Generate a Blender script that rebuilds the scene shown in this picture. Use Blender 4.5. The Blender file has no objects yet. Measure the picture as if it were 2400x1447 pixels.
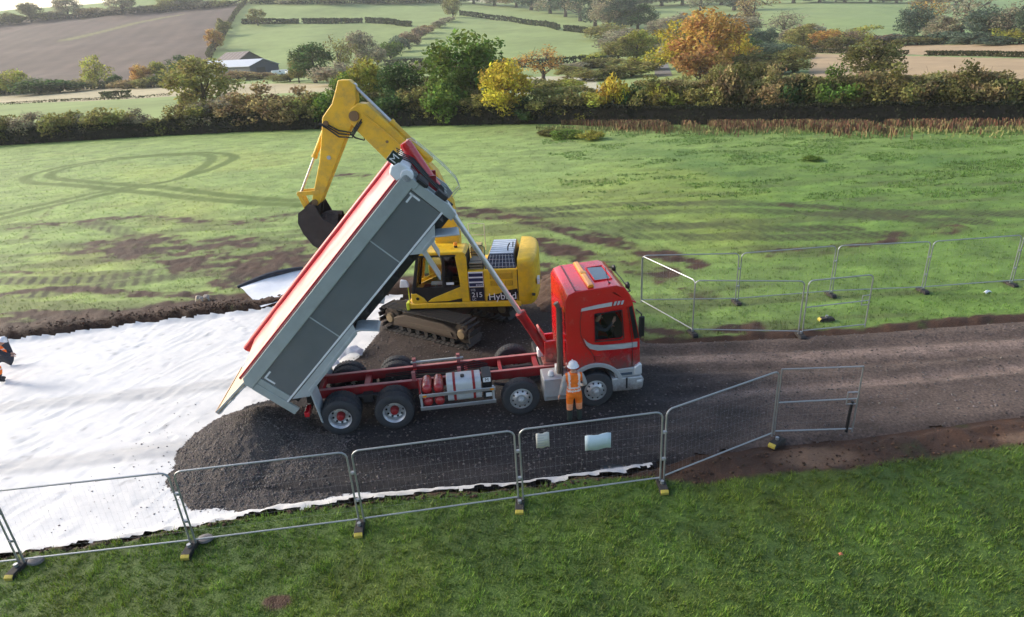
import bpy, math, random
import numpy as np
from mathutils import Vector, Matrix
R = math.radians
random.seed(7)
scene = bpy.context.scene
COL = scene.collection

# ------------------------------------------------------------------ camera, sky, sun, exposure
CAM_H = 9.92
cam_data = bpy.data.cameras.new('camera')
cam = bpy.data.objects.new('camera', cam_data); COL.objects.link(cam)
cam_data.sensor_width = 36.0
cam_data.lens = 1500.0 / 2400.0 * 36.0
cam_data.clip_start = 0.1; cam_data.clip_end = 4000.0
_p, _r = R(23.15), R(-3.57)
_fw = Vector((0, math.cos(_p), -math.sin(_p))); _up0 = Vector((0, math.sin(_p), math.cos(_p))); _rt0 = Vector((1, 0, 0))
_rt = _rt0*math.cos(_r) + _up0*math.sin(_r); _up = _up0*math.cos(_r) - _rt0*math.sin(_r)
cam.matrix_world = Matrix(((_rt.x, _up.x, -_fw.x, 0), (_rt.y, _up.y, -_fw.y, 0), (_rt.z, _up.z, -_fw.z, CAM_H), (0, 0, 0, 1)))
scene.camera = cam

SUN_AZ, SUN_EL = R(-70), R(27)          # azimuth from +Y towards +X
world = bpy.data.worlds.new('World'); scene.world = world; world.use_nodes = True
nt = world.node_tree; nt.nodes.clear()
_o = nt.nodes.new('ShaderNodeOutputWorld'); _b = nt.nodes.new('ShaderNodeBackground'); _s = nt.nodes.new('ShaderNodeTexSky')
_s.sky_type = 'NISHITA'; _s.sun_disc = False; _s.sun_elevation = SUN_EL; _s.sun_rotation = SUN_AZ
_s.air_density = 1.0; _s.dust_density = 3.0; _s.ozone_density = 1.0
_b.inputs['Strength'].default_value = 0.15
nt.links.new(_s.outputs[0], _b.inputs[0]); nt.links.new(_b.outputs[0], _o.inputs[0])
sl = bpy.data.lights.new('sun', 'SUN'); sl.energy = 1.75; sl.angle = R(13); sl.color = (1.0, 0.93, 0.82)
sun = bpy.data.objects.new('sun', sl); COL.objects.link(sun)
_sd = Vector((math.sin(SUN_AZ)*math.cos(SUN_EL), math.cos(SUN_AZ)*math.cos(SUN_EL), math.sin(SUN_EL)))
sun.rotation_euler = _sd.to_track_quat('Z', 'Y').to_euler(); sun.location = (-40, 40, 60)

vs = scene.view_settings
vs.view_transform = 'Standard'; vs.look = 'None'; vs.exposure = 0.95; vs.gamma = 1.0; vs.use_curve_mapping = False
cy = scene.cycles
cy.use_denoising = True
try: cy.denoiser = 'OPENIMAGEDENOISE'
except Exception: pass
cy.max_bounces = 6; cy.diffuse_bounces = 3; cy.glossy_bounces = 3; cy.transmission_bounces = 4; cy.transparent_max_bounces = 12; cy.volume_bounces = 1
cy.use_adaptive_sampling = True; cy.adaptive_threshold = 0.02
cy.caustics_reflective = False; cy.caustics_refractive = False

HAZE = .0002
# ------------------------------------------------------------------ helpers
MATS = {}
def M(name, col=(.5, .5, .5), rough=.6, metal=0., var=.12, vscale=3., bump=0., bscale=30., dirt=None, dirt_amt=.35, dscale=2.5, coat=0., attr=None, spec=.5, objcol=False, trans=0., emit=0., mud=None):
    """procedural principled material: base colour with noise, optional dirt, bump, colour attribute"""
    if name in MATS: return MATS[name]
    m = bpy.data.materials.new(name); m.use_nodes = True; t = m.node_tree; N = t.nodes; L = t.links
    b = N['Principled BSDF']; b.inputs['Roughness'].default_value = rough; b.inputs['Metallic'].default_value = metal
    b.inputs['Specular IOR Level'].default_value = spec
    if coat: b.inputs['Coat Weight'].default_value = coat; b.inputs['Coat Roughness'].default_value = .12
    tc = N.new('ShaderNodeTexCoord'); co = tc.outputs['Object']
    if attr or objcol:
        ge = N.new('ShaderNodeNewGeometry'); co = ge.outputs['Position']
    no = N.new('ShaderNodeTexNoise'); no.inputs['Scale'].default_value = vscale; no.inputs['Detail'].default_value = 5.; no.inputs['Roughness'].default_value = .62
    L.new(co, no.inputs['Vector'])
    mr = N.new('ShaderNodeMapRange'); mr.inputs[1].default_value = .25; mr.inputs[2].default_value = .75
    mr.inputs[3].default_value = 1-var; mr.inputs[4].default_value = 1+var
    L.new(no.outputs['Fac'], mr.inputs[0])
    mx = N.new('ShaderNodeMix'); mx.data_type = 'RGBA'; mx.blend_type = 'MULTIPLY'; mx.inputs[0].default_value = 1.
    if attr:
        a = N.new('ShaderNodeAttribute'); a.attribute_name = attr; L.new(a.outputs['Color'], mx.inputs[6])
    elif objcol:
        a = N.new('ShaderNodeObjectInfo'); L.new(a.outputs['Color'], mx.inputs[6])
    else: mx.inputs[6].default_value = (*col, 1)
    L.new(mr.outputs[0], mx.inputs[7]); out = mx.outputs[2]
    if dirt:
        n2 = N.new('ShaderNodeTexNoise'); n2.inputs['Scale'].default_value = dscale; n2.inputs['Detail'].default_value = 8.; n2.inputs['Roughness'].default_value = .7
        L.new(co, n2.inputs['Vector'])
        m2 = N.new('ShaderNodeMapRange'); m2.inputs[1].default_value = .45; m2.inputs[2].default_value = .75; m2.inputs[3].default_value = 0; m2.inputs[4].default_value = dirt_amt
        L.new(n2.outputs['Fac'], m2.inputs[0])
        m3 = N.new('ShaderNodeMix'); m3.data_type = 'RGBA'; m3.inputs[7].default_value = (*dirt, 1)
        L.new(m2.outputs[0], m3.inputs[0]); L.new(out, m3.inputs[6]); out = m3.outputs[2]
        r2 = N.new('ShaderNodeMapRange'); r2.inputs[3].default_value = rough; r2.inputs[4].default_value = min(1, rough+.5)
        L.new(m2.outputs[0], r2.inputs[0]); L.new(r2.outputs[0], b.inputs['Roughness'])
    if mud:                                   # splashed mud, thickest low down on the object
        sx = N.new('ShaderNodeSeparateXYZ'); L.new(co, sx.inputs[0])
        g = N.new('ShaderNodeMapRange'); g.inputs[1].default_value = mud[0]; g.inputs[2].default_value = mud[1]; g.inputs[3].default_value = .62; g.inputs[4].default_value = .0; L.new(sx.outputs['Z'], g.inputs[0])
        n4 = N.new('ShaderNodeTexNoise'); n4.inputs['Scale'].default_value = 9.; n4.inputs['Detail'].default_value = 9.; n4.inputs['Roughness'].default_value = .75; L.new(co, n4.inputs['Vector'])
        ad = N.new('ShaderNodeMath'); ad.operation = 'ADD'; L.new(g.outputs[0], ad.inputs[0]); L.new(n4.outputs['Fac'], ad.inputs[1])
        g2 = N.new('ShaderNodeMapRange'); g2.inputs[1].default_value = .62; g2.inputs[2].default_value = 1.05; g2.inputs[3].default_value = 0; g2.inputs[4].default_value = .8; L.new(ad.outputs[0], g2.inputs[0])
        m5 = N.new('ShaderNodeMix'); m5.data_type = 'RGBA'; m5.inputs[7].default_value = (.13, .10, .08, 1); L.new(g2.outputs[0], m5.inputs[0]); L.new(out, m5.inputs[6]); out = m5.outputs[2]
        if not dirt:
            r5 = N.new('ShaderNodeMapRange'); r5.inputs[3].default_value = rough; r5.inputs[4].default_value = .9; L.new(g2.outputs[0], r5.inputs[0]); L.new(r5.outputs[0], b.inputs['Roughness'])
    L.new(out, b.inputs['Base Color'])
    if emit:
        L.new(out, b.inputs['Emission Color']); b.inputs['Emission Strength'].default_value = emit
    if bump:
        n3 = N.new('ShaderNodeTexNoise'); n3.inputs['Scale'].default_value = bscale; n3.inputs['Detail'].default_value = 6.; L.new(co, n3.inputs['Vector'])
        bp = N.new('ShaderNodeBump'); bp.inputs['Strength'].default_value = min(1., bump); bp.inputs['Distance'].default_value = .05 * max(1., bump)
        L.new(n3.outputs['Fac'], bp.inputs['Height']); L.new(bp.outputs[0], b.inputs['Normal'])
    if trans:
        tr = N.new('ShaderNodeBsdfTranslucent'); L.new(out, tr.inputs['Color'])
        ms = N.new('ShaderNodeMixShader'); ms.inputs[0].default_value = trans
        L.new(b.outputs[0], ms.inputs[1]); L.new(tr.outputs[0], ms.inputs[2]); L.new(ms.outputs[0], N['Material Output'].inputs[0])
    MATS[name] = m; return m

def glass(name, tint=(.6, .7, .7), alpha=.35, rough=.03):
    m = bpy.data.materials.new(name); m.use_nodes = True; t = m.node_tree; N = t.nodes
    N.remove(N['Principled BSDF'])
    g = N.new('ShaderNodeBsdfGlossy'); g.inputs['Roughness'].default_value = rough; tr = N.new('ShaderNodeBsdfTransparent'); tr.inputs[0].default_value = (*tint, 1)
    fr = N.new('ShaderNodeFresnel'); fr.inputs[0].default_value = 1.5
    ad = N.new('ShaderNodeMath'); ad.operation = 'ADD'; ad.inputs[1].default_value = alpha; t.links.new(fr.outputs[0], ad.inputs[0])
    no = N.new('ShaderNodeTexNoise'); no.inputs['Scale'].default_value = 2.; mu = N.new('ShaderNodeMath'); mu.operation = 'MULTIPLY'; t.links.new(no.outputs['Fac'], mu.inputs[0]); mu.inputs[1].default_value = .12
    t.links.new(mu.outputs[0], g.inputs['Roughness'])
    ms = N.new('ShaderNodeMixShader'); t.links.new(ad.outputs[0], ms.inputs[0]); t.links.new(tr.outputs[0], ms.inputs[1]); t.links.new(g.outputs[0], ms.inputs[2])
    t.links.new(ms.outputs[0], N['Material Output'].inputs[0]); return m

def link(o, parent=None):
    COL.objects.link(o)
    if parent is not None: o.parent = parent
    return o
def tag(o, label=None, cat=None, group=None, kind=None):
    if label: o['label'] = label
    if cat: o['category'] = cat
    if group: o['group'] = group
    if kind: o['kind'] = kind
    return o
def thing(name, label, cat, loc=(0, 0, 0), rz=0., group=None):
    o = bpy.data.objects.new(name, None); o.empty_display_size = .3; link(o); o.location = loc; o.rotation_euler = (0, 0, rz)
    return tag(o, label, cat, group)
def sub(name, parent, loc=(0, 0, 0), rot=(0, 0, 0)):
    o = bpy.data.objects.new(name, None); o.empty_display_size = .1; link(o, parent); o.location = loc; o.rotation_euler = rot; return o
def npmesh(name, V, F, mat=None, smooth=False, colors=None):
    V = np.asarray(V, np.float32).reshape(-1, 3); F = np.asarray(F, np.int32); k = F.shape[1]
    me = bpy.data.meshes.new(name)
    me.vertices.add(len(V)); me.vertices.foreach_set('co', V.ravel())
    me.loops.add(F.size); me.loops.foreach_set('vertex_index', F.ravel())
    me.polygons.add(len(F)); me.polygons.foreach_set('loop_start', np.arange(0, F.size, k, dtype=np.int32))
    try: me.polygons.foreach_set('loop_total', np.full(len(F), k, np.int32))
    except Exception: pass
    if smooth: me.polygons.foreach_set('use_smooth', np.ones(len(F), bool))
    if colors is not None:
        a = me.color_attributes.new('Col', 'FLOAT_COLOR', 'POINT')
        c = np.ones((len(V), 4), np.float32); c[:, :3] = colors; a.data.foreach_set('color', c.ravel())
    if mat: me.materials.append(mat)
    me.update(calc_edges=True); me.validate(); return me
def npobj(name, V, F, mat=None, parent=None, smooth=False, colors=None):
    return link(bpy.data.objects.new(name, npmesh(name, V, F, mat, smooth, colors)), parent)

class MB:
    """collects simple shapes; build() links them as ONE mesh object"""
    def __init__(s): s.V = []; s.F = []
    def add(s, V, F, mat=None):
        n = len(s.V)
        for v in V:
            v = Vector(v); s.V.append(tuple(mat @ v if mat else v))
        s.F += [tuple(i+n for i in f) for f in F]; return s
    def box(s, x0, x1, y0, y1, z0, z1, mat=None):
        V = [(x, y, z) for x in (x0, x1) for y in (y0, y1) for z in (z0, z1)]
        return s.add(V, [(0, 1, 3, 2), (4, 6, 7, 5), (0, 4, 5, 1), (2, 3, 7, 6), (0, 2, 6, 4), (1, 5, 7, 3)], mat)
    def prism(s, poly, d0, d1, axis='y', mat=None, inset=0):
        """poly: list of (a,b) in the plane across axis; y-axis: (x,z), x-axis: (y,z), z-axis: (x,y)"""
        def P(q, d): return {'y': (q[0], d, q[1]), 'x': (d, q[0], q[1]), 'z': (q[0], q[1], d)}[axis]
        n = len(poly); V = [P(q, d0) for q in poly] + [P(q, d1) for q in poly]
        ar = sum(poly[i][0]*poly[(i+1) % n][1]-poly[(i+1) % n][0]*poly[i][1] for i in range(n))
        flip = (ar > 0) == (axis != 'y'); flip = flip if d1 > d0 else not flip
        F = [tuple(range(n)), tuple(range(2*n-1, n-1, -1))] + [(i, i+n, (i+1) % n+n, (i+1) % n) for i in range(n)]
        if flip: F = [f[::-1] for f in F]
        return s.add(V, F, mat)
    def cyl(s, p0, p1, r0, r1=None, n=14, caps=True, mat=None):
        r1 = r0 if r1 is None else r1; p0 = Vector(p0); p1 = Vector(p1); d = (p1-p0).normalized()
        a = d.orthogonal().normalized(); b = d.cross(a); V = []; 
        for i in range(n):
            t = 2*math.pi*i/n; q = a*math.cos(t)+b*math.sin(t); V += [p0+q*r0, p1+q*r1]
        F = [(2*i, 2*((i+1) % n), 2*((i+1) % n)+1, 2*i+1) for i in range(n)]
        if caps: F += [tuple(range(2*n-2, -1, -2)), tuple(range(1, 2*n, 2))]
        return s.add(V, F, mat)
    def tube(s, pts, r, n=8, closed=False, mat=None, caps=True):
        pts = [Vector(p) for p in pts]; m = len(pts); rs = r if isinstance(r, (list, tuple)) else [r]*m
        V = []; prev = None
        for i, p in enumerate(pts):
            if closed: d = pts[(i+1) % m]-pts[i-1]
            else: d = pts[min(i+1, m-1)]-pts[max(i-1, 0)]
            d.normalize()
            a = d.orthogonal() if prev is None else prev-d*prev.dot(d)
            if a.length < 1e-5: a = d.orthogonal()
            a.normalize(); prev = a; b = d.cross(a)
            V += [p+(a*math.cos(2*math.pi*k/n)+b*math.sin(2*math.pi*k/n))*rs[i] for k in range(n)]
        F = []
        for i in range(m if closed else m-1):
            j = (i+1) % m
            F += [(i*n+k, i*n+(k+1) % n, j*n+(k+1) % n, j*n+k) for k in range(n)]
        if not closed and caps: F += [tuple(range(n-1, -1, -1)), tuple(range((m-1)*n, m*n))]
        return s.add(V, F, mat)
    def lathe(s, prof, c=(0, 0, 0), axis=(0, 1, 0), n=32, mat=None):
        """prof: (radius, distance along axis)"""
        c = Vector(c); d = Vector(axis).normalized(); a = d.orthogonal().normalized(); b = d.cross(a); V = []; m = len(prof)
        for i in range(n):
            t = 2*math.pi*i/n; q = a*math.cos(t)+b*math.sin(t); V += [c+d*h+q*r for r, h in prof]
        F = [(i*m+k, ((i+1) % n)*m+k, ((i+1) % n)*m+k+1, i*m+k+1) for i in range(n) for k in range(m-1)]
        return s.add(V, F, mat)
    def build(s, name, mat, parent=None, smooth=True, bevel=0., seg=2, angle=35, loc=None):
        me = bpy.data.meshes.new(name); me.from_pydata(s.V, [], s.F); me.update()
        for mm in (mat if isinstance(mat, (list, tuple)) else [mat]): me.materials.append(mm)
        if smooth:
            me.polygons.foreach_set('use_smooth', [True]*len(me.polygons)); me.set_sharp_from_angle(angle=R(angle))
        o = link(bpy.data.objects.new(name, me), parent)
        if loc is not None: o.location = loc
        if bevel:
            b = o.modifiers.new('bevel', 'BEVEL'); b.width = bevel; b.segments = seg; b.limit_method = 'ANGLE'; b.angle_limit = R(40)
        return o
def copy_tree(o, parent=None):
    c = o.copy(); COL.objects.link(c)
    if parent is not None: c.parent = parent
    for ch in list(o.children): copy_tree(ch, c)
    return c
def boolean_cut(o, cutters):
    """cut the cutter solids out of o, keep only the finished mesh"""
    cs = []
    for cb in cutters:
        me = bpy.data.meshes.new('cut'); me.from_pydata(cb.V, [], cb.F); me.update()
        c = bpy.data.objects.new('cut', me); COL.objects.link(c); c.matrix_world = o.matrix_world; cs.append(c)
        c.parent = o.parent; c.location = o.location; c.rotation_euler = o.rotation_euler
        b = o.modifiers.new('cut', 'BOOLEAN'); b.operation = 'DIFFERENCE'; b.object = c; b.solver = 'EXACT'
    bpy.context.view_layer.update(); dg = bpy.context.evaluated_depsgraph_get()
    me = bpy.data.meshes.new_from_object(o.evaluated_get(dg)); o.modifiers.clear(); o.data = me
    for c in cs:
        m = c.data; bpy.data.objects.remove(c); bpy.data.meshes.remove(m)
def text_mesh(name, body, size, mat, parent, mw, depth=.004, align='CENTER'):
    cu = bpy.data.curves.new(name, 'FONT'); cu.body = body; cu.size = size; cu.align_x = align; cu.align_y = 'CENTER'; cu.extrude = depth
    o = bpy.data.objects.new(name, cu); COL.objects.link(o); bpy.context.view_layer.update()
    me = bpy.data.meshes.new_from_object(o.evaluated_get(bpy.context.evaluated_depsgraph_get())); bpy.data.objects.remove(o)
    me.materials.clear(); me.materials.append(mat)
    n = link(bpy.data.objects.new(name, me), parent); n.matrix_local = mw; return n

# noise in numpy
def _hash(ix, iy, s):
    with np.errstate(over='ignore'):
        h = (ix.astype(np.int64)*374761393 + iy.astype(np.int64)*668265263 + s*982451653) & 0xffffffff
        h = ((h ^ (h >> 13)) * 1274126177) & 0xffffffff
        return ((h ^ (h >> 16)) & 0xffff) / 65535.0
def vnoise(x, y, s=0):
    ix = np.floor(x); iy = np.floor(y); fx = x-ix; fy = y-iy; fx = fx*fx*(3-2*fx); fy = fy*fy*(3-2*fy)
    ix = ix.astype(np.int64); iy = iy.astype(np.int64)
    return (_hash(ix, iy, s)*(1-fx)+_hash(ix+1, iy, s)*fx)*(1-fy)+(_hash(ix, iy+1, s)*(1-fx)+_hash(ix+1, iy+1, s)*fx)*fy
def fbm(x, y, s=0, o=4, g=.5):
    x = np.asarray(x, float); y = np.asarray(y, float); a = 1.; t = 0.; n = 0.
    for i in range(o):
        t = t+a*vnoise(x*2**i, y*2**i, s+i*17); n += a; a *= g
    return t/n
def sstep(a, b, x): t = np.clip((x-a)/(b-a), 0, 1); return t*t*(3-2*t)
def dseg(x, y, pts):
    """distance from points to a polyline"""
    d = np.full(np.shape(x), 1e9)
    for (ax, ay), (bx, by) in zip(pts, pts[1:]):
        vx, vy = bx-ax, by-ay; t = np.clip(((x-ax)*vx+(y-ay)*vy)/(vx*vx+vy*vy+1e-9), 0, 1)
        d = np.minimum(d, np.hypot(x-ax-t*vx, y-ay-t*vy))
    return d
def inpoly(x, y, P):
    c = np.zeros(np.shape(x), bool); n = len(P)
    for i in range(n):
        x0, y0 = P[i]; x1, y1 = P[i-1]
        k = ((y0 > y) != (y1 > y)) & (x < (x1-x0)*(y-y0)/((y1-y0)+1e-12)+x0); c ^= k
    return c
def smoothline(pts, n=8):
    """Catmull-Rom through points"""
    P = [np.array(p, float) for p in pts]; P = [2*P[0]-P[1]] + P + [2*P[-1]-P[-2]]; o = []
    for i in range(1, len(P)-2):
        for k in range(n):
            t = k/n; a, b, c, d = P[i-1:i+3]
            o.append(tuple(.5*((2*b)+(c-a)*t+(2*a-5*b+4*c-d)*t*t+(3*b-a-3*c+d)*t**3)))
    o.append(tuple(P[-2])); return o

# ------------------------------------------------------------------ the lie of the land (metres)
_AZ = [-1.4, -.87, -.43, -.25, -.1, 0, .2, .43, .6, .87, 1.4]
_TP = [50, 59, 65, 60, 50, 42, 33, 28, 22, 13, 10]
def H(x, y):
    x = np.asarray(x, float); y = np.asarray(y, float)
    az = x/np.maximum(y, 30.); tp = np.interp(az, _AZ, _TP)
    s0 = np.interp(az, [-.9, -.4, 0, .5, .9], [300, 290, 260, 240, 240])
    t = np.clip((y-s0)/(735-s0), 0, 1); up = tp*(t**1.25)*(1.06-.06*t)
    up = up*(1-.55*sstep(750, 1100, y))
    roll = (fbm(x/90., y/90., 5, 3)-.5)*5.*sstep(200, 420, y)
    dip = -0.9*np.exp(-((y-(96-.32*x))/26.)**2)*sstep(30, 60, y)*0
    return up+roll+dip

# ------------------------------------------------------------------ ground: field, hills, excavation
def Lo(x): return np.interp(x, [-60, -30, -11.7, -9, -7.6, -5.95, -4, -2.3, -.2, 1.84, 3.46, 6.25, 8.4, 10.8, 13.2, 30, 60], [4, 8.9, 11.2, 11.5, 11.75, 12.15, 12.25, 12.45, 12.45, 12.7, 12.9, 13.25, 13.3, 13.6, 13.85, 15.3, 17.5])
def Up(x): return np.interp(x, [-60, -35, -20.5, -15.9, -10.5, -7.5, -3, .5, 3.5, 4.5, 7.2, 12, 17.5, 30, 60], [18, 21.5, 23.5, 24.4, 25.2, 25.8, 26.2, 25.4, 22.3, 19.7, 19.5, 19.45, 19.65, 19.9, 20.5])
MUD = [([(-24.1, 28.64), (-21.37, 29.12), (-17.52, 27.65), (-14.35, 27.12), (-11.86, 26.1)], .45, .9), ([(-22, 25.69), (-18.25, 25.56), (-14.6, 25.59), (-11.8, 25.95)], .6, .9), ([(-23.19, 36.04), (-18.52, 34), (-15.79, 34.21), (-12.55, 32.95), (-9.95, 31.72)], 2.0, .85),
       ([(-21.55, 37.21), (-17.71, 33.24), (-15.58, 31.44), (-12.75, 29.64), (-10.11, 29.16)], 1.5, .85), ([(-33.8, 42.26), (-28.28, 42.57), (-24.53, 42.56), (-16.87, 39.72), (-13.02, 41.43)], 1.0, .5), ([(-2.81, 39.13), (1.53, 35.64), (4.61, 31.63), (6.7, 29.09), (8.47, 26.78)], .85, .8),
       ([(1.35, 32.33), (3.22, 29.13), (4.42, 27.66), (6.78, 26.08)], .9, .75), ([(1.48, 27.62), (1.96, 24.39), (1.66, 21.1)], 1.0, 1.), ([(5.7, 26.28), (7.09, 24.48), (7.49, 23.46)], .7, .5), ([(6.96, 20.14), (8.51, 20.26)], .35, .9),
       ([(11.89, 27.73), (15.9, 27.88), (19.81, 29.45), (21.86, 29.74)], .8, .5), ([(16.1, 35.93), (19.74, 33.11), (21.06, 31.5)], .5, .4), ([(-12.3, 29.56), (-9.68, 29.08)], 2.2, .95), ([(-13.5, 53.74), (-11.16, 52.66)], .9, .5), ([(4.42, 20.87), (5.33, 20.2), (6.43, 19.86)], .35, .8),
       ([(-26.62, 32.18), (-22.1, 31.35), (-18.31, 30.35)], .3, .4), ([(-29.88, 38.98), (-33.07, 45.99), (-34.48, 50.25)], .3, .3), ([(-1.18, 77.41), (6.48, 64.32)], 3., .25)]
TRK = [([(-36.96, 46.69), (-35.07, 50.13), (-31.95, 53.96), (-28.75, 55.91), (-27.34, 59.61), (-26.95, 64.21), (-27.57, 67.32), (-29.96, 70.27), (-32.4, 71.71), (-36.44, 72.37), (-41.23, 71.66), (-44.82, 69.09), (-46.15, 64.32), (-45.24, 61.6), (-42.57, 58.91), (-38.71, 57.08), (-31.44, 53.01), (-25.83, 49.66), (-20.56, 46.33), (-14.18, 43.56)], .7),
       ([(-35.75, 44.98), (-34.04, 48.5), (-31.24, 52.64), (-28.46, 56.9), (-28.43, 60.77), (-29.06, 64.93), (-29.96, 67.67), (-31.84, 70.15), (-35.98, 71.38), (-40.72, 70.7), (-44.11, 67.2), (-44.15, 63.69), (-41.94, 60.99), (-37.32, 57.92), (-30.66, 54.58), (-24.68, 50.81), (-19.72, 47.45), (-14.6, 45.03)], .7)]
CRW = [[(-0.94, 38.98), (2.98, 38.22), (6.92, 38.39), (12.98, 36.93), (17.3, 35.32), (19.96, 33.51), (26.35, 31.24)], [(1.6, 36.94), (6.55, 36.33), (12.49, 35.45), (17.57, 33.37), (21.01, 31.43), (23.64, 30.49)],
       [(4.96, 33.96), (9.42, 33.12), (13.46, 31.71), (17.34, 30.68)], [(5.78, 31.99), (10.88, 30.59), (14.78, 29.75), (18.71, 29.33)], [(-25.59, 30.73), (-20.99, 30.22), (-18.01, 30.6)], [(-22.37, 28.46), (-19.43, 28.96), (-16.53, 29.72)], [(-28.28, 42.57), (-21.84, 37.27), (-20.79, 33.85)]]
HEDGE = [(-86.11, 93.72), (-68.87, 91.48), (-56.97, 91.23), (-45.13, 90.98), (-32.82, 89.23), (-20.86, 87.06), (-9.36, 84.1), (1.4, 80.09), (15.42, 72.83), (27.33, 67), (37.71, 62.24), (46.95, 58.3), (55.36, 55)]
_hx = [p[0] for p in HEDGE]; _hy = [p[1] for p in HEDGE]
def hedge_y(x): return np.interp(x, _hx, _hy)

def track_mask(x, y):
    m = np.zeros(np.shape(x))
    for pts, w in TRK: m = np.maximum(m, 1-sstep(w*.55, w*1.0, dseg(x, y, smoothline(pts, 5))))
    for pts in CRW: m = np.maximum(m, 1-sstep(.42, .75, dseg(x, y, smoothline(pts, 4))))
    return m
def field_color(x, y):
    n1 = fbm(x/3., y/3., 1, 4); n2 = fbm(x/.7, y/.7, 2, 4); n3 = fbm(x/11., y/11., 3, 3); n4 = fbm(x*5, y*5, 4, 2)
    lo, up = Lo(x), Up(x); below = y < (lo+up)/2
    W = lambda a: np.asarray(a)[..., None]
    near = np.array([.060, .102, .014])*W(.45+.8*n2) + np.array([.018, .012, .0])*W(sstep(.45, .75, n1))+np.array([.0, .014, .002])*W(n3)
    dew = np.array([.245, .335, .095]); lush = np.array([.112, .205, .030])
    rr = sstep(-6, 16, x-.06*y)*(1-sstep(38, 62, y-.1*x)*.55)
    far = dew*W(1-rr*.85)+lush*W(rr*.85)
    mot = fbm(x/1.5, y/.6, 15, 4); far = far*W(.66+.36*n2+.16*n4)*W(.86+.28*n1)*W(.62+.80*mot)
    patch = sstep(.54, .68, fbm(x/5., y/2.2, 9, 4))*sstep(6, 14, x)*sstep(33, 40, y)
    far = far*W(1-patch*.5)+np.array([.07, .15, .03])*W(patch*.5)
    far = far+np.array([.05, .03, .0])*W(sstep(.55, .8, n3))
    for pts, w in TRK:
        d = dseg(x, y, smoothline(pts, 5)); k = (1-sstep(w*.55, w*1.0, d))*(.8+.2*n2)*(y > up)
        far = far*W(1-k*.95)+np.array([.080, .128, .010])*W(k*.95)
    for pts in CRW:
        L = smoothline(pts, 4); d = dseg(x, y, L); cle = .55+.45*(np.sin((x*.93+y*.37)*2*math.pi/.55) > 0)
        k = (1-sstep(.42, .75, d))*cle*(.65+.35*sstep(.35, .6, n1))*(y > up)
        far = far*W(1-k)+np.array([.042, .046, .012])*W(k)
    streak = sstep(.52, .66, fbm(x/6., y/.8, 14, 3))*(1-sstep(36, 48, y))*.55*(y > up)
    far = far*W(1-streak)+np.array([.075, .08, .03])*W(streak)
    col = np.where(W(below), near, far)
    soil = np.array([.056, .027, .014])*W(.4+1.0*n2)
    lumpy = sstep(.25, .75, fbm(x/1.3, y/.6, 7, 4))
    ms = np.zeros(np.shape(x))
    for pts, w, a in MUD:
        d = dseg(x, y, smoothline(pts, 4))+(n1-.5)*w*1.4; ms = np.maximum(ms, (1-sstep(w*.6, w*1.35, d))*a*(.55+.9*lumpy))
    dU = y-up; wU = np.where(x < -6, 2.3, np.where(x < 4, 2.2, .35)); ms = np.maximum(ms, (1-sstep(.5, 1.1, (dU+(n1-.5)*1.1)/wU))*(dU > -1))
    dL = lo-y; wL = np.interp(x, [-40, 0, 2.8, 4.2, 8.3, 9, 14, 60], [.16, .2, .45, 1.0, 1.15, 1.0, 1.25, 1.5])
    ms = np.maximum(ms, (1-sstep(.75, 1.05, (dL+(n2-.5)*.35)/wL))*(dL > -1))
    ms = np.maximum(ms, (1-sstep(.12, .28, np.hypot((x+4.95)/1.7, y-9.38)+(n2-.5)*.2)))
    ms = np.maximum(ms, ((y > lo) & (y < up))*1.)
    # paler clay showing through on the right
    clay = (1-sstep(.25, .55, np.hypot((x-7.2)/2.4, (y-12.75)/.9)))+(1-sstep(.3, .6, np.hypot((x-13)/2.6, (y-13.0)/.6)))
    soil = soil*W(1-np.clip(clay, 0, 1)*.9)+np.array([.17, .105, .065])*W(np.clip(clay, 0, 1)*.9*(.6+.6*n2))
    ms = np.maximum(ms*.55, sstep(.34, .80, ms+(n2-.5)*.85+(n1-.5)*.5+(n4-.5)*.3)); ms = np.clip(ms, 0, 1); col = col*W(1-ms)+soil*W(ms)
    return np.clip(col, .004, .9), ms
def field_height(x, y, ms=None):
    lo, up = Lo(x), Up(x)
    z = (fbm(x/2.5, y/2.5, 21, 4)-.5)*.16*sstep(26, 40, y)+(fbm(x/.9, y/.9, 22, 3)-.5)*.09+(fbm(x*2.6, y*2.6, 23, 2)-.5)*.045
    if ms is not None: z = z+ms*(fbm(x/.35, y/.35, 24, 3)-.45)*.14
    inside = np.minimum(y-lo, up-y)                       # >0 inside the dug strip
    k = sstep(-.22, .12, inside+(fbm(x/.5, y/.5, 25, 2)-.5)*.25)
    rim = np.exp(-((y-up-.5)/.5)**2)*.16*(fbm(x/.8, y/.8, 26, 3)+.2)*(x < 4)+np.exp(-((lo-y-.12)/.14)**2)*.08*fbm(x/.4, y/.4, 27, 3)
    return z*(1-k)+rim*(1-k)-np.interp(x, [2.2, 4.2], [.42, .10])*k
def lerp_rows():
    ys = [-60, -30, -15, -6, 0, 3, 5]; y = 6.5
    while y < 105: ys.append(y); y *= 1.0072
    while y < 1120: ys.append(y); y *= 1.013
    ys.append(y); return np.array(ys)
PLOUGH = [(-228.4, 268.5), (-207.3, 285.8), (-182.7, 304.9), (-143.1, 301.2), (-137, 322.6), (-180.2, 460), (-214.5, 601.4), (-225.9, 665.7), (-336.2, 658.7), (-460.2, 666.5), (-513, 621.7)]
STUB1 = [(53.8, 116.2), (63.3, 106.6), (72.5, 91.8), (79.7, 80.8), (108.6, 111.3), (101.3, 129.6), (95.3, 162), (89.8, 194.8)]
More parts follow.
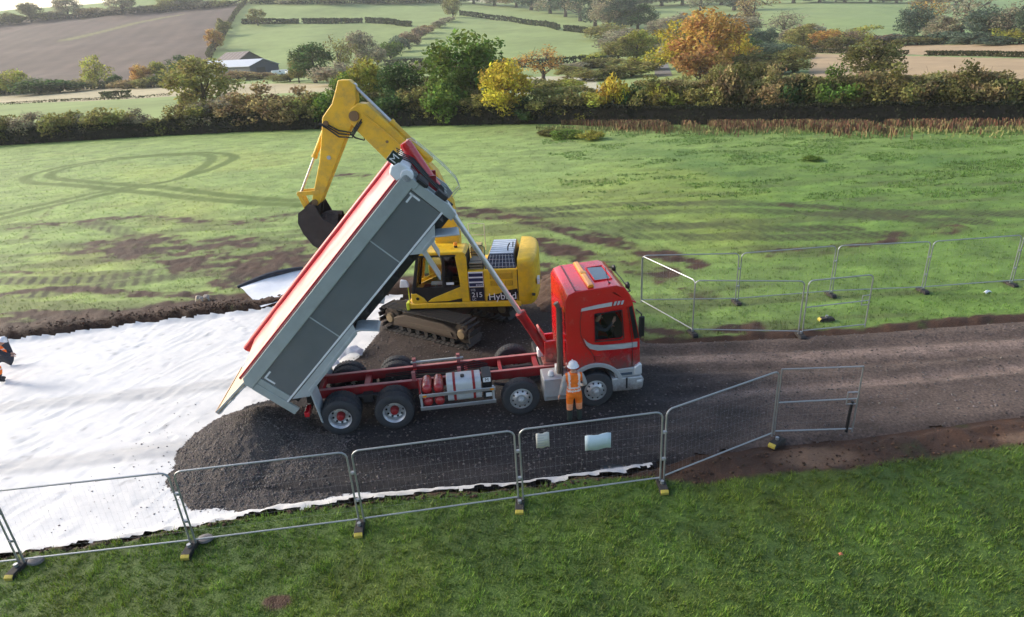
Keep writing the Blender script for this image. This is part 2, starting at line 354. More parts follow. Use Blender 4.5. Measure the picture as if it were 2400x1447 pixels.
STUB2 = [(89.2, 200.5), (98.1, 166.8), (104.3, 133.6), (111.7, 114.6), (139.9, 144.4), (136.4, 175.8), (124.8, 213.1), (102.7, 231.2)]
STRAW = [(-205.4, 240.8), (-144.9, 198.2), (-110.5, 182.1), (-83.9, 178.8), (-59.3, 166.2), (-36.8, 159.3), (-44, 191.5), (-78, 220.6), (-117.4, 252.6), (-157.5, 276.3), (-178.6, 269.1), (-255.2, 300.8)]
PALE = [(2.4, 121), (12.4, 120.9), (18.3, 114.5), (20, 139.1), (23, 150.2), (15.9, 164.7), (5.1, 166.9)]
def hill_color(x, y):
    n1 = fbm(x/25., y/25., 31, 4); n2 = fbm(x/5., y/5., 32, 4); W = lambda a: np.asarray(a)[..., None]
    c = np.array([.245, .305, .110])*W(.82+.36*n1)*W(.9+.2*n2)
    rr = sstep(.35, .75, x/np.maximum(y, 1)); c = c*W(1-rr*.6)+np.array([.13, .225, .085])*W(rr*.6)
    for P, cc in ((STRAW, (.42, .36, .22)), (PALE, (.44, .42, .30))):
        k = inpoly(x, y, P)*1.; c = c*W(1-k)+np.array(cc)*W(k*(.75+.5*n1))
    return c
def build_ground():
    ys = lerp_rows(); us = np.concatenate([[-1.55, -1.3], np.arange(-1.12, 1.121, .0042), [1.3, 1.55]])
    Y = np.repeat(ys[:, None], len(us), 1); X = us[None, :]*np.sqrt(np.maximum(Y, 0)**2+36)
    near = Y < hedge_y(X)+1.5
    colf, ms = field_color(X, Y); Z = H(X, Y)
    Z = Z+np.where(near, field_height(X, Y, ms)*(1-sstep(80, 96, Y)), 0)
    colh = hill_color(X, Y)
    C = np.where(near[..., None], colf, colh)
    n1 = fbm(X/14., Y/30., 41, 4); n2 = fbm(X/3., Y/3., 42, 3)
    pl = inpoly(X, Y, PLOUGH); s1 = inpoly(X, Y, STUB1); s2 = inpoly(X, Y, STUB2)
    fur = .97+.06*np.sin((X*.55+Y*.12)*.9)
    grass_line = (1-sstep(2.5, 6, dseg(X, Y, [(-297.7, 487.3), (-288.6, 527.2), (-280.7, 565.1), (-264.1, 598.8)])))*.7
    pc = np.array([.135, .100, .080])*(.75+.5*n1)[..., None]*fur[..., None]; pc = pc*(1-grass_line[..., None])+np.array([.25, .25, .10])*grass_line[..., None]
    C = np.where(pl[..., None], pc, C)
    C = np.where((s1 | s2)[..., None], np.array([.40, .29, .17])*(.85+.3*n2)[..., None], C)
    zone = np.where(near, 0, np.where(pl, 2, np.where(s1, 3, np.where(s2, 4, 1))))
    nr, nc = Y.shape; idx = np.arange(nr*nc).reshape(nr, nc)
    Fq = np.stack([idx[:-1, :-1], idx[:-1, 1:], idx[1:, 1:], idx[1:, :-1]], -1).reshape(-1, 4)
    fz = zone[:-1, :-1].reshape(-1); V = np.stack([X, Y, Z], -1).reshape(-1, 3); C = C.reshape(-1, 3)
    mt = {0: M('field_ground', attr='Col', rough=.75, var=.22, vscale=9., bump=.8, bscale=22., spec=.35), 1: M('hill_ground', attr='Col', rough=.9, var=.12, vscale=.12, spec=.2)}
    for z, nm in ((0, 'field'), (1, 'pasture_hills'), (2, 'ploughed_field'), (3, 'stubble_field'), (4, 'stubble_field')):
        f = Fq[fz == z]
        if not len(f): continue
        u, inv = np.unique(f, return_inverse=True)
        o = npobj(nm, V[u], inv.reshape(-1, 4), mt[min(z, 1)], smooth=True, colors=C[u]); o['kind'] = 'structure'
        o['label'] = {0: 'green field churned by tracks around the road works', 1: 'pale green pastures rising to the hills behind', 2: 'brown ploughed field on the hillside at upper left', 3: 'pale stubble field behind the hedge on the right', 4: 'narrow stubble strip beyond the nearer stubble field'}[z]
build_ground()

# ------------------------------------------------------------------ white ground sheet
def grid_region(x0, x1, y0, y1, st, keep, zf, cf, warp=0.):
    xs = np.arange(x0, x1+st, st); ys = np.arange(y0, y1+st, st); X, Y = np.meshgrid(xs, ys)
    X = X+(fbm(X*3, Y*3, 61, 2)-.5)*st*.9; Y = Y+(fbm(X*3, Y*3, 62, 2)-.5)*st*.9
    k = keep(X, Y); fk = k[:-1, :-1] & k[1:, :-1] & k[:-1, 1:] & k[1:, 1:]
    nr, nc = X.shape; idx = np.arange(nr*nc).reshape(nr, nc)
    F = np.stack([idx[:-1, :-1], idx[:-1, 1:], idx[1:, 1:], idx[1:, :-1]], -1)[fk]
    V = np.stack([X, Y, zf(X, Y)], -1).reshape(-1, 3); Cc = cf(X, Y).reshape(-1, 3)
    u, inv = np.unique(F.reshape(-1, 4), return_inverse=True)
    return V[u], inv.reshape(-1, 4), Cc[u]
SEAMS = ([(-20.18, 17.52), (-16.59, 18.1), (-12.65, 18.43), (-8.62, 18.85)], [(-17.4, 14.41), (-14.19, 14.74), (-11.95, 14.89), (-9.48, 15.13)])
def sheet_z(x, y):
    d = np.minimum(y-Lo(x), Up(x)-y)
    a = fbm((x*.5+y*.85)/.30, (x*.85-y*.5)/1.9, 71, 3); b = fbm((x*.9-y*.45)/.35, (x*.45+y*.9)/1.6, 72, 3); c = fbm(x/1.4, y/1.4, 73, 3)
    wr = (1-np.abs(2*a-1))**6*.045*sstep(.40, .62, c)+(1-np.abs(2*b-1))**6*.04*(1-sstep(.38, .6, c))+(1-np.abs(2*fbm((x*.3+y*.95)/.16, (x*.95-y*.3)/1.1, 79, 2)-1))**5*.018
    edge = (1-sstep(0, .45, d))
    seam = 0
    for pts in SEAMS: e = dseg(x, y, pts); seam = seam+.03*np.exp(-((e-.1)/.13)**2)*(.4+1.2*fbm(x/.8, y/.8, 88, 2))
    foots = sstep(.72, .80, fbm(x*2.1, y*2.1, 89, 2))*.02
    return -.20+wr*.65+seam-foots+(c-.5)*.04+edge*(.10+.14*fbm(x/.25, y/.9, 74, 2))
def sheet_c(x, y):
    W = lambda a: np.asarray(a)[..., None]
    n = fbm(x/1.7, y/.8, 75, 4); c = np.array([.66, .66, .655])*W(.88+.18*n)
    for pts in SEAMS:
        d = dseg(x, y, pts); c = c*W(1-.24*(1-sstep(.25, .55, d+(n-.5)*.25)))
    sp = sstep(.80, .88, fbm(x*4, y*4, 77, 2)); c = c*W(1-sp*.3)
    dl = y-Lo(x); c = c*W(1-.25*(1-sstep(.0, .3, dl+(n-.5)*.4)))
    return c
def sheet_keep(x, y):
    n = fbm(x/.35, y/.35, 76, 3)-.5; n2 = fbm(x/2., y/2., 78, 2)-.5
    return (y > Lo(x)-.04+n*.3+n2*.25) & (y < Up(x)-.12+n*.2) & (x < np.where(y > 16, -4.6, 3.3)+n)
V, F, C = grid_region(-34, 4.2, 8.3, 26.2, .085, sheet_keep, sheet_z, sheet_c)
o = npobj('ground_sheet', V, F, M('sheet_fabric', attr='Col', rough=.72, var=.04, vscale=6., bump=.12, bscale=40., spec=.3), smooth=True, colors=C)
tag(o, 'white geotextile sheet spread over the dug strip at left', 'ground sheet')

# folded corner of the sheet beyond the heap
def flap():
    P = [(-12.15, 27.0, .22), (-9.6, 28.5, .42), (-8.2, 26.4, .1), (-10.55, 25.1, -.05)]
    n = 14; V = []; F = []
    for i in range(n+1):
        for j in range(n+1):
            a, b = i/n, j/n
            p = [(P[0][k]*(1-a)+P[1][k]*a)*(1-b)+(P[3][k]*(1-a)+P[2][k]*a)*b for k in range(3)]
            p[2] += .12*math.sin(b*5+a*3)*(1-b)+.05*float(vnoise(np.array(a*5), np.array(b*5), 3)); V.append(p)
    F = [(i*(n+1)+j, (i+1)*(n+1)+j, (i+1)*(n+1)+j+1, i*(n+1)+j+1) for i in range(n) for j in range(n)]
    t = thing('folded_sheet', 'turned-up white sheet corner with black edge behind the raised tipper body', 'sheet', (-10.5, 26.5, 0))
    o = npobj('fabric', np.array(V)-np.array([-10.5, 26.5, 0]), F, M('sheet_white2', (.78, .8, .83), .75, var=.08), t, True)
    m = MB(); pts = [Vector(P[0]).lerp(Vector(P[1]), k/10)-Vector((-10.5, 26.5, 0))+Vector((0, -.12, .06+.12*math.sin(k/10*3))) for k in range(11)]
    m.tube(pts, [.07+.07*math.sin(math.pi*k/10) for k in range(11)], 8); m.build('rolled_edge', M('black_plastic_sheet', (.02, .022, .03), .35), t)
flap()

# ------------------------------------------------------------------ gravel road
ROAD = [(-9.3, 14.6), (-8.9, 13.9), (-8.3, 13.4), (-6.9, 12.75), (-5.4, 12.6), (-4, 12.65), (-2.3, 12.5), (-.2, 12.58), (1.8, 12.82), (3.44, 13.0), (6.25, 13.35), (8.4, 13.4), (10.8, 13.7), (13.2, 13.95), (30, 15.4), (60, 17.6),
        (60, 20.4), (30, 19.85), (17.5, 19.6), (12, 19.45), (7.2, 19.5), (4.6, 19.7), (3.6, 22.4), (.5, 25.3), (-3, 26.1), (-5.4, 24.6), (-5.2, 22), (-5.6, 20), (-6.6, 18), (-8.5, 17.2)]
def road_d(x, y):
    d = dseg(x, y, ROAD+[ROAD[0]]); return np.where(inpoly(x, y, ROAD), d, -d)
def road_z(x, y):
    d = road_d(x, y)
    rut = 0
    for pts in ([(3.87, 17.53), (7.79, 17.3), (11.74, 17.26), (17.13, 17.39)], [(4.3, 15.99), (7.37, 16.23), (11.12, 16.19), (16.4, 16.5)], [(4.12, 18.73), (9.63, 18.43), (17.93, 18.36)]):
        e = dseg(x, y, pts); rut = rut-.08*np.exp(-(e/.22)**2)+.045*np.exp(-((e-.42)/.16)**2)
    return -np.interp(x, [2.5, 4.5], [.24, .14])*(1-sstep(0, .32, d))+(fbm(x/.6, y/.6, 81, 4)-.5)*.05+(fbm(x*4, y*4, 82, 2)-.5)*.022+rut*sstep(3, 5, x)
def road_c(x, y):
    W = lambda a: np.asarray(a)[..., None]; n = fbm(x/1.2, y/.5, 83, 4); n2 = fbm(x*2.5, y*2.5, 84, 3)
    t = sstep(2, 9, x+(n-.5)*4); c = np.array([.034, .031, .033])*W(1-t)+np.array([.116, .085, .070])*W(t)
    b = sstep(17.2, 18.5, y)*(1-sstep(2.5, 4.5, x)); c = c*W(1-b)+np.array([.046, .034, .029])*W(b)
    e = np.minimum(dseg(x, y, [(4.21, 15.65), (7.28, 15.99), (11.05, 16.07), (16.4, 16.5)]), dseg(x, y, [(4.03, 18.29), (9.33, 17.78), (17.46, 17.8)]))
    k = (1-sstep(.1, .45, e+(n-.5)*.3))*sstep(3, 6, x); c = c*W(1+1.0*k)
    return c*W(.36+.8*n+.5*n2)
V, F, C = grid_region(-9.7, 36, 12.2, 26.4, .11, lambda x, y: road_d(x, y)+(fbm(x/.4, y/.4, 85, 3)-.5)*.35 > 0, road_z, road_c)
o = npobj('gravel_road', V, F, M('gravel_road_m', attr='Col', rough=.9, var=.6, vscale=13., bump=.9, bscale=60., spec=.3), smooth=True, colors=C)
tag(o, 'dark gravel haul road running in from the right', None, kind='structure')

# heap of gravel under the tailgate
def pile_z(x, y):
    cx, cy = -7.25, 15.35; dx, dy = x-cx, y-cy
    r = np.sqrt((dx/np.where(dx < 0, 1.18, .9))**2+(dy/np.where(dy < 0, 1.45, 1.))**2)*(1+.16*(fbm(x/.9, y/.9, 91, 3)-.5))
    h = 1.05-.53*r; h = np.where(h > .8, .8+(h-.8)*.45, h)
    h2 = .42-.20*np.hypot((x+6.1)/1.3, (y-14.3))       # apron
    h = np.maximum(h, h2)
    return h-.20+(fbm(x/.25, y/.25, 92, 3)-.5)*.07+(fbm(x*9, y*9, 93, 2)-.5)*.05
V, F, C = grid_region(-10.2, -4.2, 12.3, 17.9, .05, lambda x, y: pile_z(x, y) > -.235, pile_z, lambda x, y: np.array([.088, .076, .070])*(.6+.9*fbm(x*3, y*3, 94, 3))[..., None])
o = npobj('gravel_heap', V, F, M('gravel_heap_m', attr='Col', rough=.92, var=.35, vscale=22., bump=1., bscale=45., spec=.3), smooth=True, colors=C)
tag(o, 'freshly tipped dark gravel heap under the open tailgate', 'gravel heap')
heap = o
rng = np.random.default_rng(5)
OCT = np.array([(1, 0, 0), (-1, 0, 0), (0, 1, 0), (0, -1, 0), (0, 0, 1), (0, 0, -1)], float); OCF = np.array([(0, 2, 4), (2, 1, 4), (1, 3, 4), (3, 0, 4), (2, 0, 5), (1, 2, 5), (3, 1, 5), (0, 3, 5)])
def stones(name, x, y, z, smin, smax, base, parent=None, mat=None):
    n = len(x); s = smin+(smax-smin)*rng.random(n)**2.5
    v = OCT[None]*(.55+.75*rng.random((n, 6, 1)))*s[:, None, None]*np.array([1.15, .95, .75]); a = rng.random(n)*6.28
    ca, sa = np.cos(a)[:, None], np.sin(a)[:, None]
    P = np.stack([v[..., 0]*ca-v[..., 1]*sa+x[:, None], v[..., 0]*sa+v[..., 1]*ca+y[:, None], v[..., 2]+z[:, None]], -1).reshape(-1, 3)
    F = (OCF[None]+np.arange(n)[:, None, None]*6).reshape(-1, 3)
    c = np.array(base)[None]*(.55+1.1*rng.random((n, 1)))*(1+.12*(rng.random((n, 3))-.5)); c = np.repeat(c, 6, 0)
    o = npobj(name, P, F, mat or M('stone', attr='Col', rough=.85, var=.15, vscale=30.), parent, False, c); o['kind'] = 'stuff'; return o
n = 22000; sx = rng.uniform(-10.1, -4.4, n); sy = rng.uniform(12.3, 17.8, n); sz = pile_z(sx, sy); k = sz > -.22
stones('loose_gravel', sx[k], sy[k], sz[k]+.004, .008, .036, (.125, .108, .10), heap)
n = 42000; sx = 60*rng.random(n)**1.5-9.5; sy = rng.uniform(12.3, 25, n); k = (road_d(sx, sy) > -.12) & (sx < 24); sx, sy = sx[k], sy[k]
o = stones('road_gravel', sx, sy, np.maximum(road_z(sx, sy), -.2)+.004, .008, .045, (.10, .086, .082)); tag(o, 'loose stones strewn over the gravel haul road', kind='stuff')
n = 260; sx = rng.normal(-8.6, 1.3, n); sy = rng.normal(14.2, 1.5, n); k = (sheet_keep(sx, sy)) & (pile_z(sx, sy) < -.2); o = stones('stray_gravel', sx[k], sy[k], sheet_z(sx[k], sy[k])+.01, .012, .03, (.08, .07, .07)); tag(o, 'stray stones scattered on the white sheet beside the heap', kind='stuff')
# soil clods along the dug edges
def clods(n, fx, name, label):
    x, y = fx(n); o = stones(name, x, y, field_height(x, y)+.01, .015, .065, (.055, .030, .018), None, M('clod', attr='Col', rough=.95, var=.3, vscale=14.)); tag(o, label, kind='stuff')
clods(2600, lambda n: (lambda x: (x, Up(x)+np.abs(rng.normal(.3, .55, n))))(rng.uniform(-26, -6, n)), 'bank_clods', 'dark soil clods along the far edge of the white sheet')
clods(1500, lambda n: (lambda x: (x, Lo(x)-rng.random(n)*np.interp(x, [-12, 2.8, 4.2, 14, 22], [.22, .35, .95, 1.15, 1.2])))(rng.uniform(-12, 20, n)), 'verge_clods', 'brown soil clods along the near edge of the dug strip')
# spoil heap beside the excavator
def spoil_z(x, y):
    r = np.hypot((x-2.3)/1.15, (y-24.6)/1.7); return .95-.72*r+(fbm(x/.4, y/.4, 95, 4)-.5)*.42
V, F, C = grid_region(.2, 5., 21.6, 28., .08, lambda x, y: spoil_z(x, y) > -.08, spoil_z, lambda x, y: np.array([.105, .062, .042])*(.55+.9*fbm(x*2, y*2, 96, 3))[..., None])
o = npobj('spoil_heap', V, F, M('spoil_m', attr='Col', rough=.95, var=.3, vscale=12., bump=1., bscale=25.), smooth=True, colors=C); tag(o, 'low heap of reddish brown soil to the right of the excavator', 'soil heap')

# ------------------------------------------------------------------ tipper lorry (x forward, near side y = -1.25)
DIRT = (.10, .075, .06)
m_red = M('red_paint', (.60, .007, .012), .22, var=.08, vscale=1.5, coat=.6, dirt=(.24, .05, .045), dirt_amt=.25, dscale=1.6, mud=(1.0, 1.9))
m_redch = M('red_chassis', (.30, .012, .016), .4, var=.15, dirt=(.16, .07, .06), dirt_amt=.55, dscale=5.)
m_rub = M('tyre_rubber', (.034, .037, .043), .75, var=.2, vscale=8., dirt=(.07, .06, .055), dirt_amt=.5, dscale=5.)
m_alu = M('aluminium', (.66, .68, .70), .32, .85, var=.08, dirt=(.2, .18, .16), dirt_amt=.35)
m_rimw = M('rim_silver', (.62, .64, .66), .35, .55, var=.1, dirt=(.16, .13, .11), dirt_amt=.4, dscale=7.)
m_chrome = M('chrome', (.55, .56, .57), .38, .6, var=.12, vscale=9., dirt=(.15, .12, .1), dirt_amt=.4, dscale=9.)
m_dark = M('dark_metal', (.03, .03, .033), .6, .2, var=.2, dirt=(.09, .07, .055), dirt_amt=.5)
m_blk = M('black_trim', (.012, .012, .014), .45, var=.1)
m_slate = M('slate_panel', (.140, .156, .163), .40, .05, var=.10, vscale=1.3, dirt=(.17, .165, .15), dirt_amt=.4, dscale=2.2)
m_band = M('grey_green_paint', (.36, .405, .395), .42, var=.08, vscale=2., dirt=(.2, .19, .17), dirt_amt=.3)
m_ltgrey = M('light_grey_paint', (.42, .46, .47), .4, var=.08, dirt=(.22, .2, .18), dirt_amt=.35)
m_white = M('white_paint', (.78, .8, .82), .4, var=.06, dirt=(.3, .28, .25), dirt_amt=.25)
m_silver = M('silver_paint', (.46, .48, .50), .38, .25, var=.06, dirt=(.2, .18, .16), dirt_amt=.25)
m_amber = M('amber_lens', (.85, .30, .015), .2, var=.1, coat=.5)
m_steelrod = M('steel_rod', (.62, .62, .62), .35, .6, var=.08)
m_glass = glass('cab_glass', (.93, .95, .95), -.02)
m_interior = M('cab_interior', (.03, .03, .032), .8)
m_redlens = M('red_lens', (.55, .01, .02), .2, coat=.5)
m_lens = M('lamp_lens', (.75, .78, .8), .12, .3, coat=.8)

_h = R(5.27); _tn = (-math.sin(_h), math.cos(_h))
truck = thing('tipper_truck', 'red eight-wheel tipper lorry with its grey body raised', 'lorry', (-4.877+_tn[0]*1.25, 15.029+_tn[1]*1.25, 0), _h)

# chassis
ch = sub('chassis', truck)
for y in (-.42, .42):
    m = MB(); m.prism([(-.75, .77), (-.75, 1.03), (6.1, 1.03), (8.0, .95), (8.0, .72), (6.1, .77)], y-.035, y+.035); 
    m.build('chassis_rail', m_redch, ch, bevel=.006)
    m = MB(); m.box(-.75, 6.1, y-.05, y+.05, 1.032, 1.05); m.build('rail_flange', M('lit_edge_red', (.46, .17, .17), .55, dirt=(.35, .25, .22), dirt_amt=.5), ch)  # paler pink paints the light catching the top edge of the rail
for s, w, h in ((-.6, .12, .2), (.7, .18, .16), (2.05, .10, .2), (3.55, .1, .16), (4.55, .1, .18), (5.6, .14, .2)):
    MB().box(s-w/2, s+w/2, -.39, .39, .80, .80+h).build('crossmember', m_redch, ch, bevel=.008)
for s in (2.05, 3.35):      # uprights the body rests on
    for y in (-.42, .42): MB().box(s-.05, s+.05, y-.06, y+.06, 1.045, 1.30).build('body_rest', M('pink_dust_red', (.42, .12, .12), .6, dirt=(.3, .2, .18), dirt_amt=.5), ch, bevel=.008)
m = MB(); m.box(1.95, 3.5, .34, .40, 1.18, 1.22); m.build('stay_bar', m_ltgrey, ch)
for s in (0, 1.47, 5.0, 7.12):
    m = MB(); m.cyl((s, -.95, .53), (s, .95, .53), .075, n=12)
    if s < 2: m.lathe([(0, -.3), (.16, -.25), (.24, -.1), (.26, 0), (.24, .1), (.16, .25), (0, .3)], (s, 0, .53), (0, 1, 0), 16); m.cyl((s, 0, .53), (s+.6 if s == 0 else s+1., 0, .72), .06)
    m.build('axle', m_dark, ch)
for y in (-.55, .55):
    m = MB(); m.tube([(-.35, y, .60), (.2, y, .76), (.735, y, .80), (1.27, y, .76), (1.82, y, .60)], .06, 8); m.box(.6, .87, y-.12, y+.12, .62, .86)
    m.build('leaf_spring', m_dark, ch)
    m = MB(); m.tube([(4.3, y, .72), (4.7, y, .62), (5.0, y, .60), (5.4, y, .62), (5.75, y, .74)], .045, 8); m.build('leaf_spring', m_dark, ch)
m = MB(); m.cyl((1.9, .08, .82), (5.9, .05, .85), .055); m.build('propshaft', m_dark, ch)
m = MB(); m.box(5.7, 6.25, -.36, .36, .45, 1.0); m.build('gearbox', m_dark, ch, bevel=.05)
for i in range(5):
    m = MB(); y = -.25+.1*i; m.tube([(4.2, y, 1.0), (3.8, y+.05, 1.06+.02*i), (3.0, y-.03, 1.0), (2.2, y, 1.03), (1.2, y+.06, .98)], .016, 5); m.build('hose', m_blk, ch)
# rear hinge block and lights
m = MB(); m.box(-.98, -.6, -.5, .5, .70, .96); m.cyl((-.86, -.62, .98), (-.86, .62, .98), .07); m.build('tipping_hinge', m_dark, ch, bevel=.01)
for y in (-1.0, 1.0):
    m = MB(); m.box(-.93, -.80, y-.22, y+.22, .68, .82); b = m.build('rear_light', m_redlens, ch, bevel=.015)
m = MB(); m.box(-.90, -.82, -1.2, 1.2, .62, .68); m.box(-.85, -.62, -.1, .1, .6, .8); m.build('rear_bar', m_dark, ch)

# wheels
def tyre_prof(w, r):
    return [(r*.55, w*.42), (r*.62, w*.5), (r*.80, w*.52), (r*.93, w*.48), (r*.985, w*.40), (r, w*.30), (r, -w*.30), (r*.985, -w*.40), (r*.93, -w*.48), (r*.80, -w*.52), (r*.62, -w*.5), (r*.55, -w*.42)]
def make_wheel(rear):
    w = sub('wheel', truck)
    m = MB(); r = .535
    if rear:
        for yc in (.16, .50): m.lathe(tyre_prof(.30, r), (0, yc, 0), (0, 1, 0), 44)
    else: m.lathe(tyre_prof(.33, r), (0, .17, 0), (0, 1, 0), 44)
    m.build('tyre', m_rub, w, angle=30)
    # tread blocks
    m = MB()
    for yc in ((.16, .50) if rear else (.17,)):
        for k in range(36):
            a = 2*math.pi*k/36; Mx = Matrix.Rotation(a, 4, 'Y')
            for yy in (-.075, .0, .075): m.box(-.028, .028, yc+yy-.032, yc+yy+.032, r-.01, r+.012, Mx @ Matrix.Rotation(.0, 4, 'Z'))
    m.build('tread', m_rub, w, smooth=False)['kind'] = 'stuff'
    m = MB()
    if rear: m.lathe([(.30, .02), (.315, .0), (.305, .02), (.275, .06), (.26, .20), (.225, .215), (.16, .20), (.0, .20)], (0, 0, 0), (0, 1, 0), 40)
    else: m.lathe([(.30, .03), (.318, .0), (.305, -.005), (.29, .03), (.265, .035), (.20, -.03), (.16, -.05), (0, -.05)], (0, 0, 0), (0, 1, 0), 40)
    rim = m.build('rim', m_rimw if rear else m_chrome, w, angle=25)
    m = MB()
    for k in range(10):
        a = 2*math.pi*k/10; c = (math.cos(a)*.232, (.206 if rear else -.004), math.sin(a)*.232); m.cyl((c[0], c[1]-.012, c[2]), (c[0], c[1]+.02, c[2]), .030 if rear else .026, n=12)
    m.build('hand_holes', m_blk, w)['kind'] = 'stuff'
    m = MB()
    if rear:
        m.lathe([(0, .02), (.07, .02), (.095, .04), (.10, .07), (.115, .09), (.12, .20), (.0, .2)], (0, 0, 0), (0, 1, 0), 24)
    else:
        m.lathe([(0, -.13), (.05, -.128), (.075, -.11), (.085, -.06), (.10, -.055), (.10, -.04), (0, -.04)], (0, 0, 0), (0, 1, 0), 24)
    m.build('hub', m_redch if rear else m_silver, w)
    m = MB()
    for k in range(10):
        a = 2*math.pi*(k+.5)/10; rr = .15; y = .2 if rear else -.05; m.cyl((math.cos(a)*rr, y-.035, math.sin(a)*rr), (math.cos(a)*rr, y, math.sin(a)*rr), .014, n=6)
    m.build('wheel_nuts', m_chrome, w)['kind'] = 'stuff'; return w
wr = make_wheel(True); wf = make_wheel(False)
first = {True: wr, False: wf}; used = set()
for s, rear in ((0, True), (1.47, True), (5.0, False), (7.12, False)):
    for side in (-1, 1):
        w = first[rear] if rear not in used else copy_tree(first[rear], truck); used.add(rear)
        w.location = (s, side*1.25, .535); w.rotation_euler = (0, random.random()*3 if rear else random.random(), 0 if side < 0 else math.pi)

# things slung along the chassis
for i, (s, z) in enumerate(((2.42, 1.08), (2.74, 1.08), (2.42, .68), (2.74, .68))):
    m = MB(); m.lathe([(0, 0), (.09, .015), (.13, .05), (.14, .09), (.14, .62), (.13, .66), (.09, .69), (0, .7)], (s, -1.18, z), (0, 1, 0), 20); m.build('air_tank', M('red_tank', (.40, .02, .025), .25, coat=.5, dirt=(.3, .12, .1), dirt_amt=.3), truck)
tank = MB(); pr = []
for k in range(20):
    a = 2*math.pi*k/20; c, s_ = math.cos(a), math.sin(a); pr.append((-.90+.31*math.copysign(abs(c)**.45, c), .97+.34*math.copysign(abs(s_)**.45, s_)))
tank.prism(pr, 2.97, 3.92, 'x'); tk = tank.build('fuel_tank', M('tank_alu', (.58, .61, .63), .5, .3, var=.08, dirt=(.3, .28, .25), dirt_amt=.3), truck, bevel=.02)
for s in (3.18, 3.72):
    m = MB(); m.prism([(y*1.0+(y+.9)*.025, z+(z-.97)*.025) for y, z in pr], s-.035, s+.035, 'x'); m.build('tank_strap', m_redch, tk)
m = MB(); m.cyl((3.42, -1.0, 1.30), (3.42, -1.0, 1.36), .055); m.build('filler_cap', m_blk, tk)
m = MB(); m.box(3.96, 4.22, -1.16, -.55, .62, 1.30); bb = m.build('battery_box', m_blk, truck, bevel=.015)
m = MB(); m.box(3.98, 4.19, -1.165, -1.161, 1.14, 1.28); m.build('warning_label', m_white, bb)
m = MB(); m.box(4.03, 4.2, -1.165, -1.161, .68, .80); m.build('warning_label', m_white, bb)
text_mesh('label_letters', 'M', .13, m_blk, bb, Matrix.Translation((4.085, -1.167, 1.21)) @ Matrix.Rotation(R(90), 4, 'X'), .001)
for z, h in ((.90, .10), (.50, .11)):
    m = MB(); m.box(2.2, 4.3, -1.25, -1.215, z, z+h); m.build('side_guard_rail', m_alu, truck, bevel=.008)
for s in (2.24, 4.24):
    m = MB(); m.box(s-.03, s+.03, -1.212, -1.15, .48, 1.02); m.build('guard_post', m_silver, truck, bevel=.005)
m = MB(); m.box(2.2, 2.26, -1.212, -.45, 1.0, 1.06); m.box(2.20, 2.235, -1.16, -1.12, 1.0, 1.45); m.build('guard_bracket', m_redch, truck)
for s, y, z in ((2.35, -1.253, .95), (4.2, -1.253, .95)):
    m = MB(); m.box(s-.05, s+.05, y-.012, y, z-.025, z+.025); m.build('side_marker', m_amber, truck)
m = MB(); m.prism([(5.66, .36), (5.66, 1.04), (6.42, 1.04), (6.42, .45), (6.36, .36)], -1.24, -.55); tb = m.build('tool_box', m_silver, truck, bevel=.03, seg=3)
m = MB(); m.box(5.70, 6.36, -1.248, -1.24, .42, .50); m.box(5.70, 6.36, -1.246, -1.24, 1.0, 1.025); m.build('box_lip', m_alu, tb)
m = MB(); m.lathe([(0, .16), (.06, .15), (.085, .10), (.09, .02), (.07, 0), (0, 0)], (5.9, -1.02, 1.045), (0, 0, 1), 16); m.build('white_reservoir', m_white, truck)
m = MB(); m.box(6.08, 6.28, -.82, -.62, 1.045, 1.2); m.build('catch_box', m_white, truck, bevel=.01)
m = MB(); m.box(5.70, 5.98, .10, .36, 1.05, 1.32); m.build('oil_reservoir', m_white, truck, bevel=.04)
m = MB(); m.box(5.66, 6.42, .55, 1.24, .36, 1.04); m.build('exhaust_box', m_dark, truck, bevel=.03)
m = MB(); m.tube([(6.16, -.92, 1.04), (6.18, -.92, 1.6), (6.19, -.92, 2.4), (6.20, -.92, 3.05), (6.12, -.92, 3.2)], .075, 12); m.build('exhaust_stack', M('stack_steel', (.20, .17, .14), .45, .6, var=.2, dirt=(.1, .07, .05), dirt_amt=.5), truck)
m = MB(); m.tube([(6.22, -1.1, 1.04), (6.23, -1.1, 2.9), (6.23, -1.06, 3.1)], .03, 8); m.build('intake_pipe', m_dark, truck)

# cab
cab = sub('cab', truck)
def arc(cx, cz, r, a0, a1, n): return [(cx+r*math.cos(R(a0+(a1-a0)*k/n)), cz+r*math.sin(R(a0+(a1-a0)*k/n))) for k in range(n+1)]
prof = [(6.34, 1.12), (6.34, 3.30), (6.42, 3.46), (6.6, 3.53), (7.75, 3.60), (7.98, 3.52), (8.12, 3.30), (8.20, 3.05), (8.40, 1.98), (8.43, 1.12), (7.75, 1.12)] + arc(7.12, .56, .84, 42, 138, 10) + []
m = MB(); n = len(prof)
def cab_y(z, x): 
    t = max(0, (z-2.0)/1.6); f = max(0, (x-7.9)/.55); return 1.225-.14*t*t-.07*f
V = [(x, -cab_y(z, x), z) for x, z in prof]+[(x, cab_y(z, x), z) for x, z in prof]
F = [tuple(range(n)), tuple(range(2*n-1, n-1, -1))]+[(i, i+n, (i+1) % n+n, (i+1) % n) for i in range(n)]
m.add(V, F); shell = m.build('shell', m_red, cab, bevel=.07, seg=4, angle=50)
bpy.context.view_layer.update()
inner = MB(); ip = [(6.44, 1.5), (6.44, 3.3), (7.7, 3.42), (7.95, 3.2), (8.10, 3.0), (8.28, 2.0), (8.28, 1.5)]; inner.prism(ip, -1.10, 1.10)
winp = [(7.13, 2.06), (7.13, 2.86), (7.88, 2.90), (7.93, 2.10), (7.86, 2.05)]
